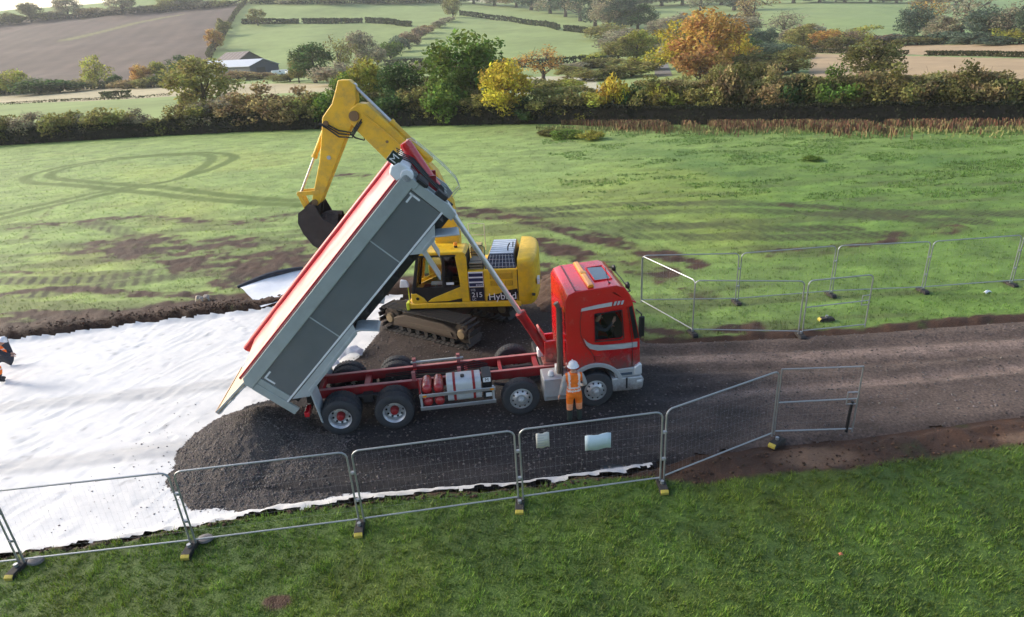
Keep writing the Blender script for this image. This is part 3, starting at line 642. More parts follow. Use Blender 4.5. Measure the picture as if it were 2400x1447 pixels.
w1 = MB(); w1.prism(winp, -1.5, -1.0); w2 = MB(); w2.prism(winp, 1.0, 1.5)
wsp = [(-1.06, 1.98), (1.06, 1.98), (1.0, 2.98), (-1.0, 2.98)]
w3 = MB(); w3.add([(8.05, y, z) for y, z in wsp]+[(8.7, y, z) for y, z in wsp], [(0, 1, 2, 3), (7, 6, 5, 4), (0, 4, 5, 1), (1, 5, 6, 2), (2, 6, 7, 3), (3, 7, 4, 0)])
boolean_cut(shell, [inner, w1, w2, w3])
for s_ in (-1, 1):
    m = MB(); m.add([(x, s_*1.16, z) for x, z in winp], [tuple(range(len(winp)))]); m.build('side_window', m_glass, cab, smooth=False)
    m = MB(); 
    cx, cz = 7.5, 2.48
    P = [Vector((x, s_*(cab_y(z, x)+.004), z)) for x, z in winp]; m.tube(P, .018, 6, closed=True); m.build('window_seal', m_blk, cab)
m = MB(); m.add([(8.385, -1.05, 1.99), (8.385, 1.05, 1.99), (8.19, .99, 2.97), (8.19, -.99, 2.97)], [(0, 1, 2, 3)]); m.build('windscreen', m_glass, cab, smooth=False)

def side_y(z, x): return -cab_y(z, x)-.004
def strip(name, poly, mat, lift=.004, par=None, sub_n=1):
    m = MB(); k = len(poly); a = [(x, -cab_y(z, x)-lift, z) for x, z in poly]; b = [(x, -cab_y(z, x)+.01, z) for x, z in poly]
    m.add(a+b, [tuple(range(k)), tuple(range(2*k-1, k-1, -1))]+[(i, (i+1) % k, (i+1) % k+k, i+k) for i in range(k)]); return m.build(name, mat, par or cab, smooth=False)
strip('pillar_trim', [(8.08, 2.95), (8.175, 2.99), (8.36, 2.04), (8.24, 1.99)], m_blk, .006)
line = [(6.78, 2.98), (6.72, 2.7), (6.73, 2.3), (6.83, 2.0), (7.0, 1.78), (7.1, 1.6), (7.12, 1.45)]
m = MB(); m.tube([(x, side_y(z, x)+.003, z) for x, z in line], .008, 5); m.tube([(x, side_y(z, x)+.003, z) for x, z in ((8.04, 2.95), (8.12, 2.4), (8.18, 1.9), (8.2, 1.3), (8.2, 1.14))], .008, 5); m.build('door_gap', m_blk, cab)
m = MB(); m.box(7.12, 7.32, -1.25, -1.222, 1.60, 1.64); m.build('door_handle', m_red, cab, bevel=.008)
# silver swooshes
sw1 = [(6.80, 2.20), (6.92, 2.06), (7.05, 1.98), (7.3, 1.93), (7.9, 1.915), (8.33, 1.90), (8.33, 1.74), (7.9, 1.755), (7.2, 1.78), (6.98, 1.86), (6.88, 1.98)]
strip('lower_stripe', sw1[::-1], m_silver)
sw2 = [(6.75, 2.98), (6.78, 3.06), (7.2, 3.12), (7.62, 3.155), (7.60, 3.05), (7.2, 3.02)]
strip('upper_stripe', sw2, M('stripe_silver', (.5, .5, .52), .4, .2))
for k in range(3):
    x = 7.65+k*.1; strip('stripe_slash', [(x, 3.055+.003*k), (x+.035, 3.16+.003*k), (x+.10, 3.165+.003*k), (x+.055, 3.06+.003*k)], M('stripe_silver'))
# silver lower front, bumper, headlights
m = MB(); m.prism([(7.70, .86), (7.66, 1.02), (7.72, 1.13), (8.36, 1.13), (8.44, 1.10), (8.44, .86)], -1.235, -.55); m.prism([(7.70, .86), (7.66, 1.02), (7.72, 1.13), (8.36, 1.13), (8.44, 1.10), (8.44, .86)], .55, 1.235); m.build('wing_panel', m_silver, cab, bevel=.02)
m = MB(); m.prism([(7.62, .42), (7.60, .85), (8.46, .84), (8.53, .72), (8.50, .46), (8.42, .40)], -1.245, 1.245); bp = m.build('bumper', M('bumper_silver', (.48, .50, .52), .35, .3, dirt=(.2, .18, .15), dirt_amt=.3, mud=(.35, .9)), cab, bevel=.04, seg=3)
m = MB(); m.box(8.0, 8.05, -1.249, -1.243, .5, .84); m.build('bumper_seam', m_blk, bp)
m = MB(); m.box(8.30, 8.49, -1.252, -1.0, .62, .74); m.build('fog_lamp', m_lens, bp, bevel=.03)
m = MB(); m.box(7.78, 8.18, -1.24, -1.228, .92, 1.0); m.build('step_recess', M('blue_grey_step', (.06, .09, .13), .4), cab)
for s_ in (-1, 1):
    m = MB(); m.prism([(8.22, .88), (8.24, 1.14), (8.40, 1.26), (8.46, 1.2), (8.47, .9)], s_*1.248, s_*.78); m.build('headlight', m_lens, cab, bevel=.03)
    m = MB(); A = arc(7.12, .56, .84, 20, 160, 18); B = arc(7.12, .56, .72, 20, 160, 18); P = A+B[::-1]; m.prism(P, s_*1.26, s_*1.0)
    m.build('wheel_arch', m_silver, cab, bevel=.012)
    m = MB(); A = arc(7.12, .56, .715, 15, 165, 18); B = arc(7.12, .56, .69, 15, 165, 18); m.prism(A+B[::-1], s_*1.22, s_*.8); m.build('arch_liner', m_blk, cab)
m = MB(); m.box(6.42, 8.35, -1.1, 1.1, 1.13, 1.30); m.build('cab_floor', m_interior, cab)
m = MB(); m.box(8.40, 8.445, -1.0, 1.0, 1.0, 1.9); m.build('front_grille', m_blk, cab, bevel=.01)
# interior
for y in (-.6, .6):
    m = MB(); m.box(6.85, 7.35, y-.25, y+.25, 1.30, 1.72); m.prism([(6.78, 1.7), (6.70, 2.45), (6.82, 2.47), (6.95, 1.72)], y-.24, y+.24); m.box(6.70, 6.80, y-.14, y+.14, 2.47, 2.66); m.build('seat', m_interior, cab, bevel=.04)
m = MB(); m.prism([(7.85, 1.3), (7.85, 1.8), (8.25, 1.95), (8.25, 1.3)], -1.05, 1.05); m.build('dashboard', m_interior, cab, bevel=.03)
sw = MB(); sw.tube([Vector((7.72+.12*math.sin(a)*.5, -.6+.22*math.cos(a), 1.88+.2*math.sin(a))) for a in [2*math.pi*k/24 for k in range(24)]], .018, 6, closed=True); sw.cyl((7.72, -.6, 1.88), (7.95, -.6, 1.72), .03); sw.build('steering_wheel', m_blk, cab)
# roof things
m = MB(); m.prism([(6.99, 3.56), (6.99, 3.63), (7.03, 3.66), (7.12, 3.66), (7.16, 3.63), (7.16, 3.57)], -1.0, .95); lb = m.build('light_bar', m_amber, cab, bevel=.02)
m = MB(); m.box(7.0, 7.15, -.08, .08, 3.56, 3.672); m.build('bar_mount', M('amber_dark', (.5, .25, .05), .4), lb)
m = MB(); m.box(7.30, 7.74, -.55, .50, 3.565, 3.60); rh = m.build('roof_hatch', M('hatch_glass', (.05, .075, .10), .12, coat=.6), cab, bevel=.01)
m = MB(); m.tube([(7.28, -.57, 3.59), (7.76, -.57, 3.61), (7.76, .52, 3.61), (7.28, .52, 3.59)], .02, 6, closed=True); m.build('hatch_frame', m_red, rh)
m = MB(); m.box(6.62, 7.85, -1.055, -1.035, 3.50, 3.545); m.build('roof_gutter', M('dark_red', (.16, .006, .01), .4), cab)
m = MB(); m.box(6.62, 6.66, -1.0, 1.0, 3.53, 3.55); m.build('roof_seam', M('dark_red'), cab)
m = MB(); m.cyl((7.62, -.85, 3.56), (7.62, -.85, 3.62), .03); m.tube([(7.6, -.85, 3.6), (7.55, -.86, 3.8), (7.5, -.86, 4.05)], .008, 5); m.build('aerial', m_blk, cab)
for y in (-.72, .72):
    m = MB(); m.lathe([(0, 0), (.07, .01), (.10, .05), (.10, .09), (.09, .10), (0, .11)], (8.10, y, 3.42), (1, 0, .1), 16); m.build('roof_lamp', m_blk, cab)
m = MB(); m.tube([(8.05, -1.0, 3.36), (8.16, -1.0, 3.36), (8.17, 0, 3.38), (8.16, 1.0, 3.36), (8.05, 1.0, 3.36)], .016, 6); m.build('lamp_rail', m_blk, cab)
m = MB(); m.prism([(8.08, 3.20), (8.31, 3.06), (8.31, 3.02), (8.10, 3.10)], -1.08, 1.08); m.build('sun_visor', m_red, cab, bevel=.02)
for s_ in (-1, 1):
    m = MB(); m.box(8.30, 8.46, s_*1.30-.02, s_*1.30+.10*s_, 2.15, 2.75); mi = m.build('mirror', m_blk, cab, bevel=.03)
    m = MB(); m.tube([(8.3, s_*1.1, 2.85), (8.38, s_*1.32, 2.80), (8.38, s_*1.32, 2.1), (8.3, s_*1.15, 2.02)], .018, 6); m.build('mirror_arm', m_blk, mi)
for z in (.5, .8): 
    m = MB(); m.box(6.5, 6.66, -1.22, -.9, z, z+.03); m.build('cab_step', m_dark, cab)

# tipping ram
ram = sub('tipping_ram', truck)
A = Vector((6.02, 0, 1.15)); B = Vector((2.58, 0, 7.55)); d = (B-A).normalized(); P = lambda t: A+d*t; L = (B-A).length
m = MB(); m.cyl(P(0.1), P(1.55), .135, n=20); m.cyl(P(1.55), P(1.66), .15, n=20); m.build('ram_base_stage', m_redch, ram)
m = MB(); m.cyl(P(1.66), P(5.0), .075, n=16); m.build('ram_rod', m_steelrod, ram)
m = MB(); m.cyl(P(5.0), P(6.0), .09, n=16); m.build('ram_middle_stage', m_steelrod, ram)
m = MB(); m.cyl(P(6.0), P(L), .165, n=20); m.cyl(P(5.95), P(6.06), .18, n=20); m.cyl(P(L), P(L+.04), .14, n=20); m.build('ram_casing', m_red, ram)
m = MB(); c = P(6.15); m.cyl((c.x, -.34, c.z), (c.x, .34, c.z), .11); m.box(c.x-.2, c.x+.15, -.4, -.3, c.z-.2, c.z+.2); m.box(c.x-.2, c.x+.15, .3, .4, c.z-.2, c.z+.2); m.build('ram_trunnion', m_redch, ram)
m = MB(); m.box(5.86, 6.2, -.30, -.2, .95, 1.75); m.box(5.86, 6.2, .2, .30, .95, 1.75); m.cyl((6.02, -.34, 1.3), (6.02, .34, 1.3), .09); m.box(5.80, 6.26, -.4, .4, .98, 1.10); m.build('ram_cradle', m_red, ram, bevel=.015)
m = MB(); m.box(5.80, 5.86, -.25, .25, 1.75, 2.1, Matrix.Translation((5.83, 0, 1.9)) @ Matrix.Rotation(R(-28), 4, 'Y') @ Matrix.Translation((-5.83, 0, -1.9))); m.build('ram_guard', M('dusty_pink', (.5, .18, .15), .5), ram)

# tipped body: x along the floor, z square to the floor
bd = sub('tipper_body', truck, (-1.17, 0, .85), (0, R(-46), 0))
Wd = 1.25
for side in (-1, 1):
    yo, yi = side*Wd, side*(Wd-.06)
    for a0, a1 in ((.40, 2.585), (2.615, 5.165), (5.195, 6.80)):
        m = MB(); m.box(a0, a1, min(side*(Wd-.025), yi), max(side*(Wd-.025), yi), .375, 1.275); m.build('side_panel', m_slate, bd)
    m = MB(); y0, y1 = (-Wd, -Wd+.09) if side < 0 else (Wd-.09, Wd)
    m.prism([(.0, 1.28), (.0, 1.52), (.12, 1.64), (7.0, 1.64), (7.06, 1.58), (7.06, 1.20), (6.86, 1.20), (6.86, 1.28)], y0-.02*(side < 0), y1+.02*(side > 0)); m.build('top_rail', m_band, bd, bevel=.02)
    m = MB(); m.box(-.02, .20, y0, y1, -.02, 1.28); m.box(.2, .38, y0+.01, y1-.01, .35, 1.28); m.build('rear_post', m_band, bd, bevel=.015)
    m = MB(); m.prism([(6.82, .05), (6.82, 1.28), (7.06, 1.2), (7.10, .35), (7.02, .05)], y0, y1); m.build('front_post', m_band, bd, bevel=.015)
    m = MB(); m.box(.20, 6.85, min(side*(Wd+.005), side*(Wd-.08)), max(side*(Wd+.005), side*(Wd-.08)), .325, .375); m.build('bottom_strip', m_white, bd, bevel=.006)
    for a in (2.6, 5.18):
        m = MB(); m.box(a-.016, a+.016, min(side*(Wd-.018), yi), max(side*(Wd-.018), yi), .375, 1.28); m.build('panel_joint', m_ltgrey, bd)
    for a, da, b, db in ((6.50, .26, 1.20, -.05), (6.71, .05, .95, .30)):
        m = MB(); yy = side*(Wd-.022); m.box(a, a+da, yy-.006, yy+.006, min(b, b+db), max(b, b+db)); m.build('corner_mark', m_white, bd)
    for a, da, b, db in ((.44, .05, .90, .30), (.44, .26, 1.17, .05)):
        m = MB(); yy = side*(Wd-.022); m.box(a, a+da, yy-.006, yy+.006, min(b, b+db), max(b, b+db)); m.build('corner_mark', m_white, bd)
    # mudguards fixed to the body
    ys = sorted((side*Wd, side*.62))
    def guard(pts, th=.05):
        m = MB(); n = len(pts); up = [(x+0.0, z+th) for x, z in pts]; m.prism(pts+up[::-1], ys[0]-.03*(side < 0), ys[1]+.03*(side > 0)); m.build('mudguard', m_ltgrey, bd, bevel=.01)
    guard([(.22, -.78), (.85, .05), (3.0, .10), (3.10, .02), (3.36, -.34)], .07)
    guard([(5.45, -.72), (5.75, .10), (6.25, .10), (6.68, -.34)], .06)
    m = MB(); yy = side*(Wd+.012); m.prism([(.36, .30), (.7, -.02), (.95, .02), (2.95, .06), (3.1, .31)], *sorted((yy, yy-side*.03))); m.build('mudguard_web', m_ltgrey, bd)
    m = MB(); yy = side*(Wd+.012); m.prism([(5.5, .31), (5.75, .06), (6.2, .06), (6.5, .31)], *sorted((yy, yy-side*.03))); m.build('mudguard_web', m_ltgrey, bd)
m = MB(); m.box(.0, 7.0, -Wd+.08, Wd-.08, .28, .36); m.build('floor', m_dark, bd)
for a in np.arange(.4, 6.9, .62):
    m = MB(); m.box(a-.05, a+.05, -Wd+.1, Wd-.1, .16, .28); m.build('floor_bearer', m_dark, bd)
for y in (-.42, .42):
    m = MB(); m.box(-.1, 6.9, y-.05, y+.05, -.02, .16); m.build('floor_runner', m_dark, bd)
# headboard with its fittings
m = MB(); m.box(6.92, 7.0, -Wd+.09, Wd-.09, .30, 1.86); hb = m.build('headboard', m_ltgrey, bd, bevel=.02)
m = MB(); m.prism([(6.75, 1.64), (6.78, 1.90), (6.95, 1.98), (7.18, 1.90), (7.20, 1.58), (7.05, 1.5)], -1.24, -.55); m.build('headboard_cowl', m_white, bd, bevel=.05, seg=3)
m = MB(); m.prism([(6.85, 1.64), (6.88, 1.85), (7.16, 1.85), (7.16, 1.6)], -.5, 1.2); m.build('headboard_box', m_ltgrey, bd, bevel=.04)
m = MB(); m.lathe([(0, 0), (.14, 0), (.16, .03), (.16, .2), (.13, .24), (0, .24)], (7.02, -1.27, 1.55), (0, 1, 0), 18); m.build('sheet_motor', m_white, bd)
m = MB(); m.box(7.06, 7.22, -1.2, -.95, .45, .75); m.box(7.0, 7.16, -1.22, -.6, 1.0, 1.3); m.build('headboard_gear', m_dark, bd, bevel=.02)
m = MB()
for y in (-1.1, -.7, -.3, .3, .7, 1.1): m.box(7.0, 7.06, y-.04, y+.04, .32, 1.75)
m.build('headboard_rib', m_band, bd)
m = MB(); m.prism([(7.06, 1.05), (7.06, 1.3), (7.14, 1.3), (7.14, 1.05)], -1.275, -1.15); m.build('latch_housing', m_blk, bd)
for i in range(5):
    y = -1.0+i*.22; m = MB(); m.tube([(7.0, y, 1.8), (7.2, y+.05, 1.95+.03*i), (7.3, y+.1, 1.6), (7.22, y, 1.1), (7.15, y+.12, .5)], .018, 5); m.build('hose', m_blk, bd)
m = MB(); m.box(7.02, 7.30, -1.23, -1.20, 1.86, 2.16); nb = m.build('name_board', M('dark_green_board', (.012, .03, .022), .4), bd, bevel=.01)
text_mesh('board_letters', 'M', .26, m_white, nb, Matrix.Translation((7.16, -1.232, 2.01)) @ Matrix.Rotation(R(90), 4, 'X'), .002)
m = MB()
for y in (.72, 1.08): m.tube([(7.0, y, 1.88), (7.4, y, 1.92), (7.51, y, 1.84), (7.52, y, 1.37), (7.5, y, .77), (7.44, y, .30), (7.33, y, .08), (6.98, y, .08)], .010, 6)
for k in range(5): m.cyl((7.51-.012*k, .72, 1.70-.3*k), (7.51-.012*k, 1.08, 1.70-.3*k), .008, n=6)
m.build('ladder_hoop', M('galvanised', (.55, .58, .6), .45, .7, var=.12), bd)
# arched load cover of red sheet, its sun glare painted in as pale pink
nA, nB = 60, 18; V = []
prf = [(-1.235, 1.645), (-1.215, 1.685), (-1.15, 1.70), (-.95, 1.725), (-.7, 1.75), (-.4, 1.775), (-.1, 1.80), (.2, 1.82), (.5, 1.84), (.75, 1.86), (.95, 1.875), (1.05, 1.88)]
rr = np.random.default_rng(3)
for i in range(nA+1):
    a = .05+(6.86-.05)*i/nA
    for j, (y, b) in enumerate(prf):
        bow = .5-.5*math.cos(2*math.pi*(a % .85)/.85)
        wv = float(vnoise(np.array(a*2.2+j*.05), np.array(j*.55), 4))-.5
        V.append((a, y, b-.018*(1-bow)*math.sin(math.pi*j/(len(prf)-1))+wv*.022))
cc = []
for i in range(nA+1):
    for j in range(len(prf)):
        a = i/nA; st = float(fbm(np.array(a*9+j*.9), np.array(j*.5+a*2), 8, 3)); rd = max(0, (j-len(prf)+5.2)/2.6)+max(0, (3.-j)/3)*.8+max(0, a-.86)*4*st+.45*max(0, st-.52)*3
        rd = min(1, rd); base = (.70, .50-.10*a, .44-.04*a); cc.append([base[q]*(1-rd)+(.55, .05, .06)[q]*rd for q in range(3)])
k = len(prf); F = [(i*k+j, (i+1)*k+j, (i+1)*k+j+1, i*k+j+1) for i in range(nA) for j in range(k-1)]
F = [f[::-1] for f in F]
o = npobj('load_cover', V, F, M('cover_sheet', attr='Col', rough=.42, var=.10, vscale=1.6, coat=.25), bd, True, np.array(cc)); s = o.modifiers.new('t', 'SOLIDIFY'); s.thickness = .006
m = MB(); m.tube([(-.42, 1.1, 1.86), (.1, 1.1, 1.87), (3.4, 1.1, 1.88), (6.6, 1.1, 1.86)], .125, 12); m.build('cover_roll_bar', M('cover_red', (.40, .008, .018), .4), bd)
m = MB(); m.tube([(.05, -1.20, 1.70), (6.86, -1.20, 1.70)], .03, 8); m.build('cover_edge_cord', M('cover_red'), bd)
# tailgate swung up behind
tg = sub('tailgate', bd, (.02, 0, 1.52), (0, R(4), 0))
m = MB(); m.box(-1.18, .0, -1.22, 1.22, -.035, .035); m.build('gate_panel', M('gate_cream', (.58, .44, .28), .5, var=.1, dirt=(.4, .3, .22), dirt_amt=.4), tg, bevel=.012)
for a in (-1.12, -.6, -.08):
    m = MB(); m.box(a-.05, a+.05, -1.2, 1.2, -.09, -.035); m.build('gate_rib', m_dark, tg)
m = MB(); m.box(-1.2, -1.14, -1.24, 1.24, -.06, .06); m.build('gate_lip', M('gate_tan', (.50, .36, .24), .5), tg)
m = MB(); m.box(-1.18, .1, -1.25, -1.21, -.075, -.04); m.box(-1.18, .1, -1.25, -1.21, .0, .045); m.build('gate_side_channel', m_ltgrey, tg)
# falling gravel between floor and heap
x = []; 

# ------------------------------------------------------------------ tracked excavator (local x towards its tail, near side y = 0)
m_yel = M('yellow_paint', (.80, .50, .018), .38, var=.08, vscale=1.8, dirt=(.26, .17, .08), dirt_amt=.5, dscale=3.2)
m_yeld = M('yellow_louvre', (.36, .20, .015), .5, var=.1)
m_yela = M('yellow_arm', (.80, .48, .03), .42, var=.10, vscale=1.5, dirt=(.28, .19, .09), dirt_amt=.6, dscale=2.6)
m_track = M('track_steel', (.055, .053, .052), .6, .35, var=.25, dirt=(.085, .068, .055), dirt_amt=.6, dscale=4.)
m_trackf = M('track_frame', (.095, .072, .052), .8, .1, var=.25, dirt=(.075, .05, .038), dirt_amt=.7, dscale=3.)
m_soil = M('soil_lump', (.05, .036, .03), .95, var=.4, vscale=7., bump=1., bscale=12.)
m_hose = M('hose_black', (.015, .015, .016), .5)
m_navy = M('navy_decal', (.015, .02, .075), .4)
m_exglass = glass('excavator_glass', (.55, .6, .6), .04)
_exr = math.atan2(-.41, 4.28)
ex = thing('excavator', 'yellow tracked excavator working behind the tipper lorry', 'excavator', (-3.44, 21.23, 0), _exr)
WX = 2.84
# turntable and deck
m = MB(); m.cyl((1.35, 1.3, .85), (1.35, 1.3, 1.06), .62, n=28); m.build('slew_ring', m_track, ex)
m = MB(); m.prism([(-.28, .0), (-.28, WX), (3.8, WX), (3.8, 0)], 1.06, 1.26, 'z'); m.build('deck', m_yel, ex, bevel=.03)
m = MB(); m.box(-.33, -.22, -.03, .25, 1.02, 1.30); m.build('corner_bumper', M('hi_vis_yellow', (.55, .62, .03), .5), ex, bevel=.02)
# cab
xc = sub('operator_cab', ex)
y0, y1 = .03, 1.05
m = MB(); m.prism([(-.11, 1.27), (-.13, 1.62), (.05, 1.64), (.32, 1.45), (.44, 1.27)], y0-.01, y1); m.build('front_corner_panel', m_yel, xc, bevel=.02)
m = MB(); m.cyl((.10, y0-.02, 1.44), (.10, y0, 1.44), .06); m.build('panel_hole', m_blk, xc)
m = MB(); m.prism([(.45, 1.30), (.60, 1.42), (1.35, 1.72), (1.70, 1.86), (1.70, 1.42), (1.2, 1.32)], y0-.012, y0+.03); m.build('door_lower_panel', m_yel, xc, bevel=.01)
m = MB(); m.prism([(-.05, 1.27), (-.08, 1.85), (.95, 1.85), (1.75, 1.90), (1.75, 1.27)], y0+.03, y0+.06); m.build('door_skin', m_blk, xc)
for yy in (y0, y1-.06):
    m = MB(); m.prism([(-.10, 1.62), (.20, 3.02), (.30, 3.02), (.04, 1.62)], yy, yy+.06); m.build('front_pillar', m_blk, xc, bevel=.01)
    m = MB(); m.prism([(1.03, 1.85), (1.10, 3.02), (1.19, 3.02), (1.15, 1.85)], yy, yy+.06); m.build('middle_pillar', m_blk, xc, bevel=.01)
    m = MB(); m.prism([(1.70, 1.27), (1.66, 2.2), (1.58, 2.95), (1.62, 3.06), (1.92, 3.06), (1.97, 2.9), (1.97, 1.27)], yy-.01, yy+.06); m.build('rear_pillar', m_yel, xc, bevel=.02)
    m = MB(); m.prism([(.22, 2.97), (1.62, 2.97), (1.62, 3.06), (.28, 3.06)], yy, yy+.06); m.build('roof_rail', m_blk, xc)
    m = MB(); m.add([(-.04, yy+.03, 1.86), (1.04, yy+.03, 1.86), (1.10, yy+.03, 2.98), (.24, yy+.03, 2.98)], [(0, 1, 2, 3)]); m.build('door_window', m_exglass, xc, smooth=False)
    m = MB(); m.add([(1.15, yy+.03, 1.88), (1.69, yy+.03, 1.92), (1.60, yy+.03, 2.98), (1.19, yy+.03, 2.98)], [(0, 1, 2, 3)]); m.build('rear_side_window', glass('dark_tint_glass' + str(yy), (.10, .11, .12), .05), xc, smooth=False)
m = MB(); m.prism([(.22, 3.04), (.30, 3.13), (.6, 3.16), (1.85, 3.14), (1.98, 3.04)], y0-.02, y1+.02); m.build('cab_roof', m_yel, xc, bevel=.03)
m = MB(); m.prism([(-.12, 1.3), (.20, 3.0), (.23, 3.0), (-.09, 1.3)], y0+.06, y1-.06); m.build('front_window', m_exglass, xc, smooth=False)
m = MB(); m.box(1.85, 1.95, y0+.05, y1-.05, 1.3, 3.05); m.build('rear_wall', m_blk, xc)
m = MB(); m.box(.62, 1.2, .3, .85, 1.35, 1.68); m.prism([(1.05, 1.66), (1.22, 2.45), (1.36, 2.45), (1.25, 1.66)], .32, .83); m.build('driver_seat', m_interior, xc, bevel=.05)
m = MB(); m.box(.30, .72, .12, .3, 1.62, 1.84); m.box(.35, .6, .14, .3, 1.84, 1.92); m.build('console', M('dull_red', (.25, .03, .03), .6), xc, bevel=.04)
m = MB(); m.box(.34, .42, .1, .12, 1.70, 1.75); m.build('lever', m_white, xc)
m = MB(); m.box(.10, .55, y0, y0+.35, 3.16, 3.22); m.build('work_lamp', m_white, xc, bevel=.02)
m = MB(); m.cyl((1.55, .55, 3.15), (1.55, .55, 3.22), .06); m.build('beacon_base', m_blk, xc)
m = MB(); m.lathe([(.07, 0), (.075, .06), (.06, .12), (0, .14)], (1.55, .55, 3.22), (0, 0, 1), 14); m.build('beacon', M('amber_lens'), xc)
m = MB(); m.box(.55, 1.0, .25, .6, 1.86, 1.88); m.box(1.18, 1.45, y0+.022, y0+.026, 1.93, 2.02); m.build('window_sticker', m_white, xc)
# mirror on its post at the front corner, its bright reflection painted white
m = MB(); m.cyl((-.22, .1, 1.28), (-.22, .1, 1.95), .018, n=8); mp = m.build('mirror_post', M('hi_vis_yellow'), ex)
m = MB(); m.prism([(-.52, 1.86), (-.46, 2.16), (-.25, 2.12), (-.18, 1.98), (-.18, 1.86)], .06, .16); m.build('mirror_shell', m_white, mp, bevel=.03)
# body behind the cab
m = MB(); m.prism([(1.98, 1.26), (1.98, 2.42), (2.52, 2.42), (2.52, 1.26)], .02, 1.1); m.build('side_cabinet', m_yel, ex, bevel=.02)
for k, z in enumerate((1.86, 2.04, 2.22)):
    m = MB(); m.box(2.0, 2.50, .012, .018, z, z+.125); m.build('blue_stripe', m_navy, ex)
m = MB(); m.box(1.99, 2.51, .014, .019, 1.83, 2.40); m.build('stripe_panel', m_white, ex)
m = MB(); m.box(1.99, 2.51, .013, .019, 1.30, 1.82); m.build('number_panel', M('dark_decal', (.014, .014, .03), .4), ex)
RX = Matrix.Rotation(R(90), 4, 'X')
text_mesh('number_letters', '215', .26, m_white, ex, Matrix.Translation((2.25, .010, 1.53)) @ RX, .002)
text_mesh('prefix_letters', 'HB', .13, m_ltgrey, ex, Matrix.Translation((2.12, .010, 1.72)) @ RX, .002)
text_mesh('suffix_letters', 'LC', .12, m_white, ex, Matrix.Translation((2.14, .010, 1.36)) @ RX, .002)
text_mesh('stripe_letters', 'ecot3', .12, m_white, ex, Matrix.Translation((2.37, .009, 1.915)) @ RX, .002)
m = MB(); m.prism([(2.53, 1.26), (2.53, 2.46), (3.72, 2.46), (3.72, 1.26)], .02, WX-.02); m.build('engine_housing', m_yel, ex, bevel=.03)
m = MB(); m.box(3.70, 3.73, .015, .02, 1.28, 2.44); m.build('panel_gap', m_blk, ex)
for a0, a1, z0, z1 in ((2.75, 3.54, 2.12, 2.33), (2.76, 3.12, 1.86, 2.04), (3.26, 3.54, 1.86, 2.04)):
    m = MB(); m.box(a0, a1, .012, .018, z0, z1); lv = m.build('vent', m_yeld, ex)
    k = 0
    z = z0+.02
    while z < z1-.02:
        mm = MB(); mm.box(a0+.02, a1-.02, .0, .014, z, z+.018); mm.build('vent_louvre', m_yel, lv); z += .042
m = MB(); m.prism([(2.60, 1.30), (2.62, 1.48), (3.0, 1.56), (3.35, 1.68), (3.68, 1.74), (3.70, 1.60), (3.66, 1.30)], .011, .018); m.build('decal_swoosh', M('black_decal', (.008, .008, .01), .4), ex)
text_mesh('hybrid_letters', 'Hybrid', .36, m_white, ex, Matrix.Translation((3.15, .008, 1.45)) @ RX @ Matrix.Rotation(R(2), 4, 'Z'), .003)
# raised hood with grille
m = MB(); V = [(2.58, .12, 2.46), (3.68, .12, 2.46), (3.68, 2.5, 2.46), (2.58, 2.5, 2.46), (2.70, .55, 2.84), (3.58, .55, 2.84), (3.58, 2.3, 2.84), (2.70, 2.3, 2.84)]
m.add(V, [(0, 1, 5, 4), (1, 2, 6, 5), (2, 3, 7, 6), (3, 0, 4, 7), (4, 5, 6, 7)]); hd = m.build('hood', M('hood_dark', (.02, .025, .045), .35), ex)
for k in range(7):
    t = (k+.5)/7; m = MB(); m.box(2.72+.0, 3.56, .62+k*.24, .72+k*.24+.08, 2.842, 2.86); m.build('hood_slat', M('hood_silver', (.58, .62, .68), .35, .3), hd)
m = MB()
for k in range(8): x = 2.68+k*.13; m.tube([(x, .14, 2.482), (x+(3.13-x)*.18, .53, 2.83)], .006, 4)
for k in range(4): t = (k+.5)/4; m.tube([(2.6+.1*t, .12+.43*t, 2.468+.38*t), (3.66-.1*t, .12+.43*t, 2.468+.38*t)], .006, 4)
o = m.build('grille_mesh', m_alu, hd); o['kind'] = 'stuff'
m = MB(); m.tube([(3.35, .9, 2.86), (3.36, .92, 3.0), (3.42, 1.0, 3.1)], .025, 6); m.tube([(3.5, 1.3, 2.86), (3.52, 1.3, 3.05)], .02, 6); m.build('exhaust_pipe', m_blk, ex)
# counterweight
pl = [(3.73, .0), (3.98, .0), (4.18, .06), (4.32, .25), (4.40, .6), (4.43, 1.0), (4.44, WX/2), (4.43, WX-1.0), (4.40, WX-.6), (4.32, WX-.25), (4.18, WX-.06), (3.98, WX), (3.73, WX)]
m = MB(); k = len(pl); V = []; lv = [(1.10, .90), (1.25, .98), (1.6, 1.0), (2.45, .99), (2.66, .975), (2.76, .93), (2.81, .82)]
for z, f in lv: V += [(3.73+(x-3.73)*f, WX/2+(y-WX/2)*(.5+.5*f), z) for x, y in pl]
F = [(j*k+i, j*k+(i+1) % k, (j+1)*k+(i+1) % k, (j+1)*k+i) for j in range(len(lv)-1) for i in range(k)]+[tuple(range(k-1, -1, -1)), tuple(range((len(lv)-1)*k, len(lv)*k))]
m.add(V, F); cw = m.build('counterweight', m_yel, ex, angle=60)
m = MB(); m.box(4.37, 4.46, .25, .60, 1.78, 2.0); m.build('white_sticker', m_white, cw, bevel=.01)
m = MB(); m.cyl((4.2, .03, 1.5), (4.3, .0, 1.5), .05); m.build('lifting_eye', m_blk, cw)
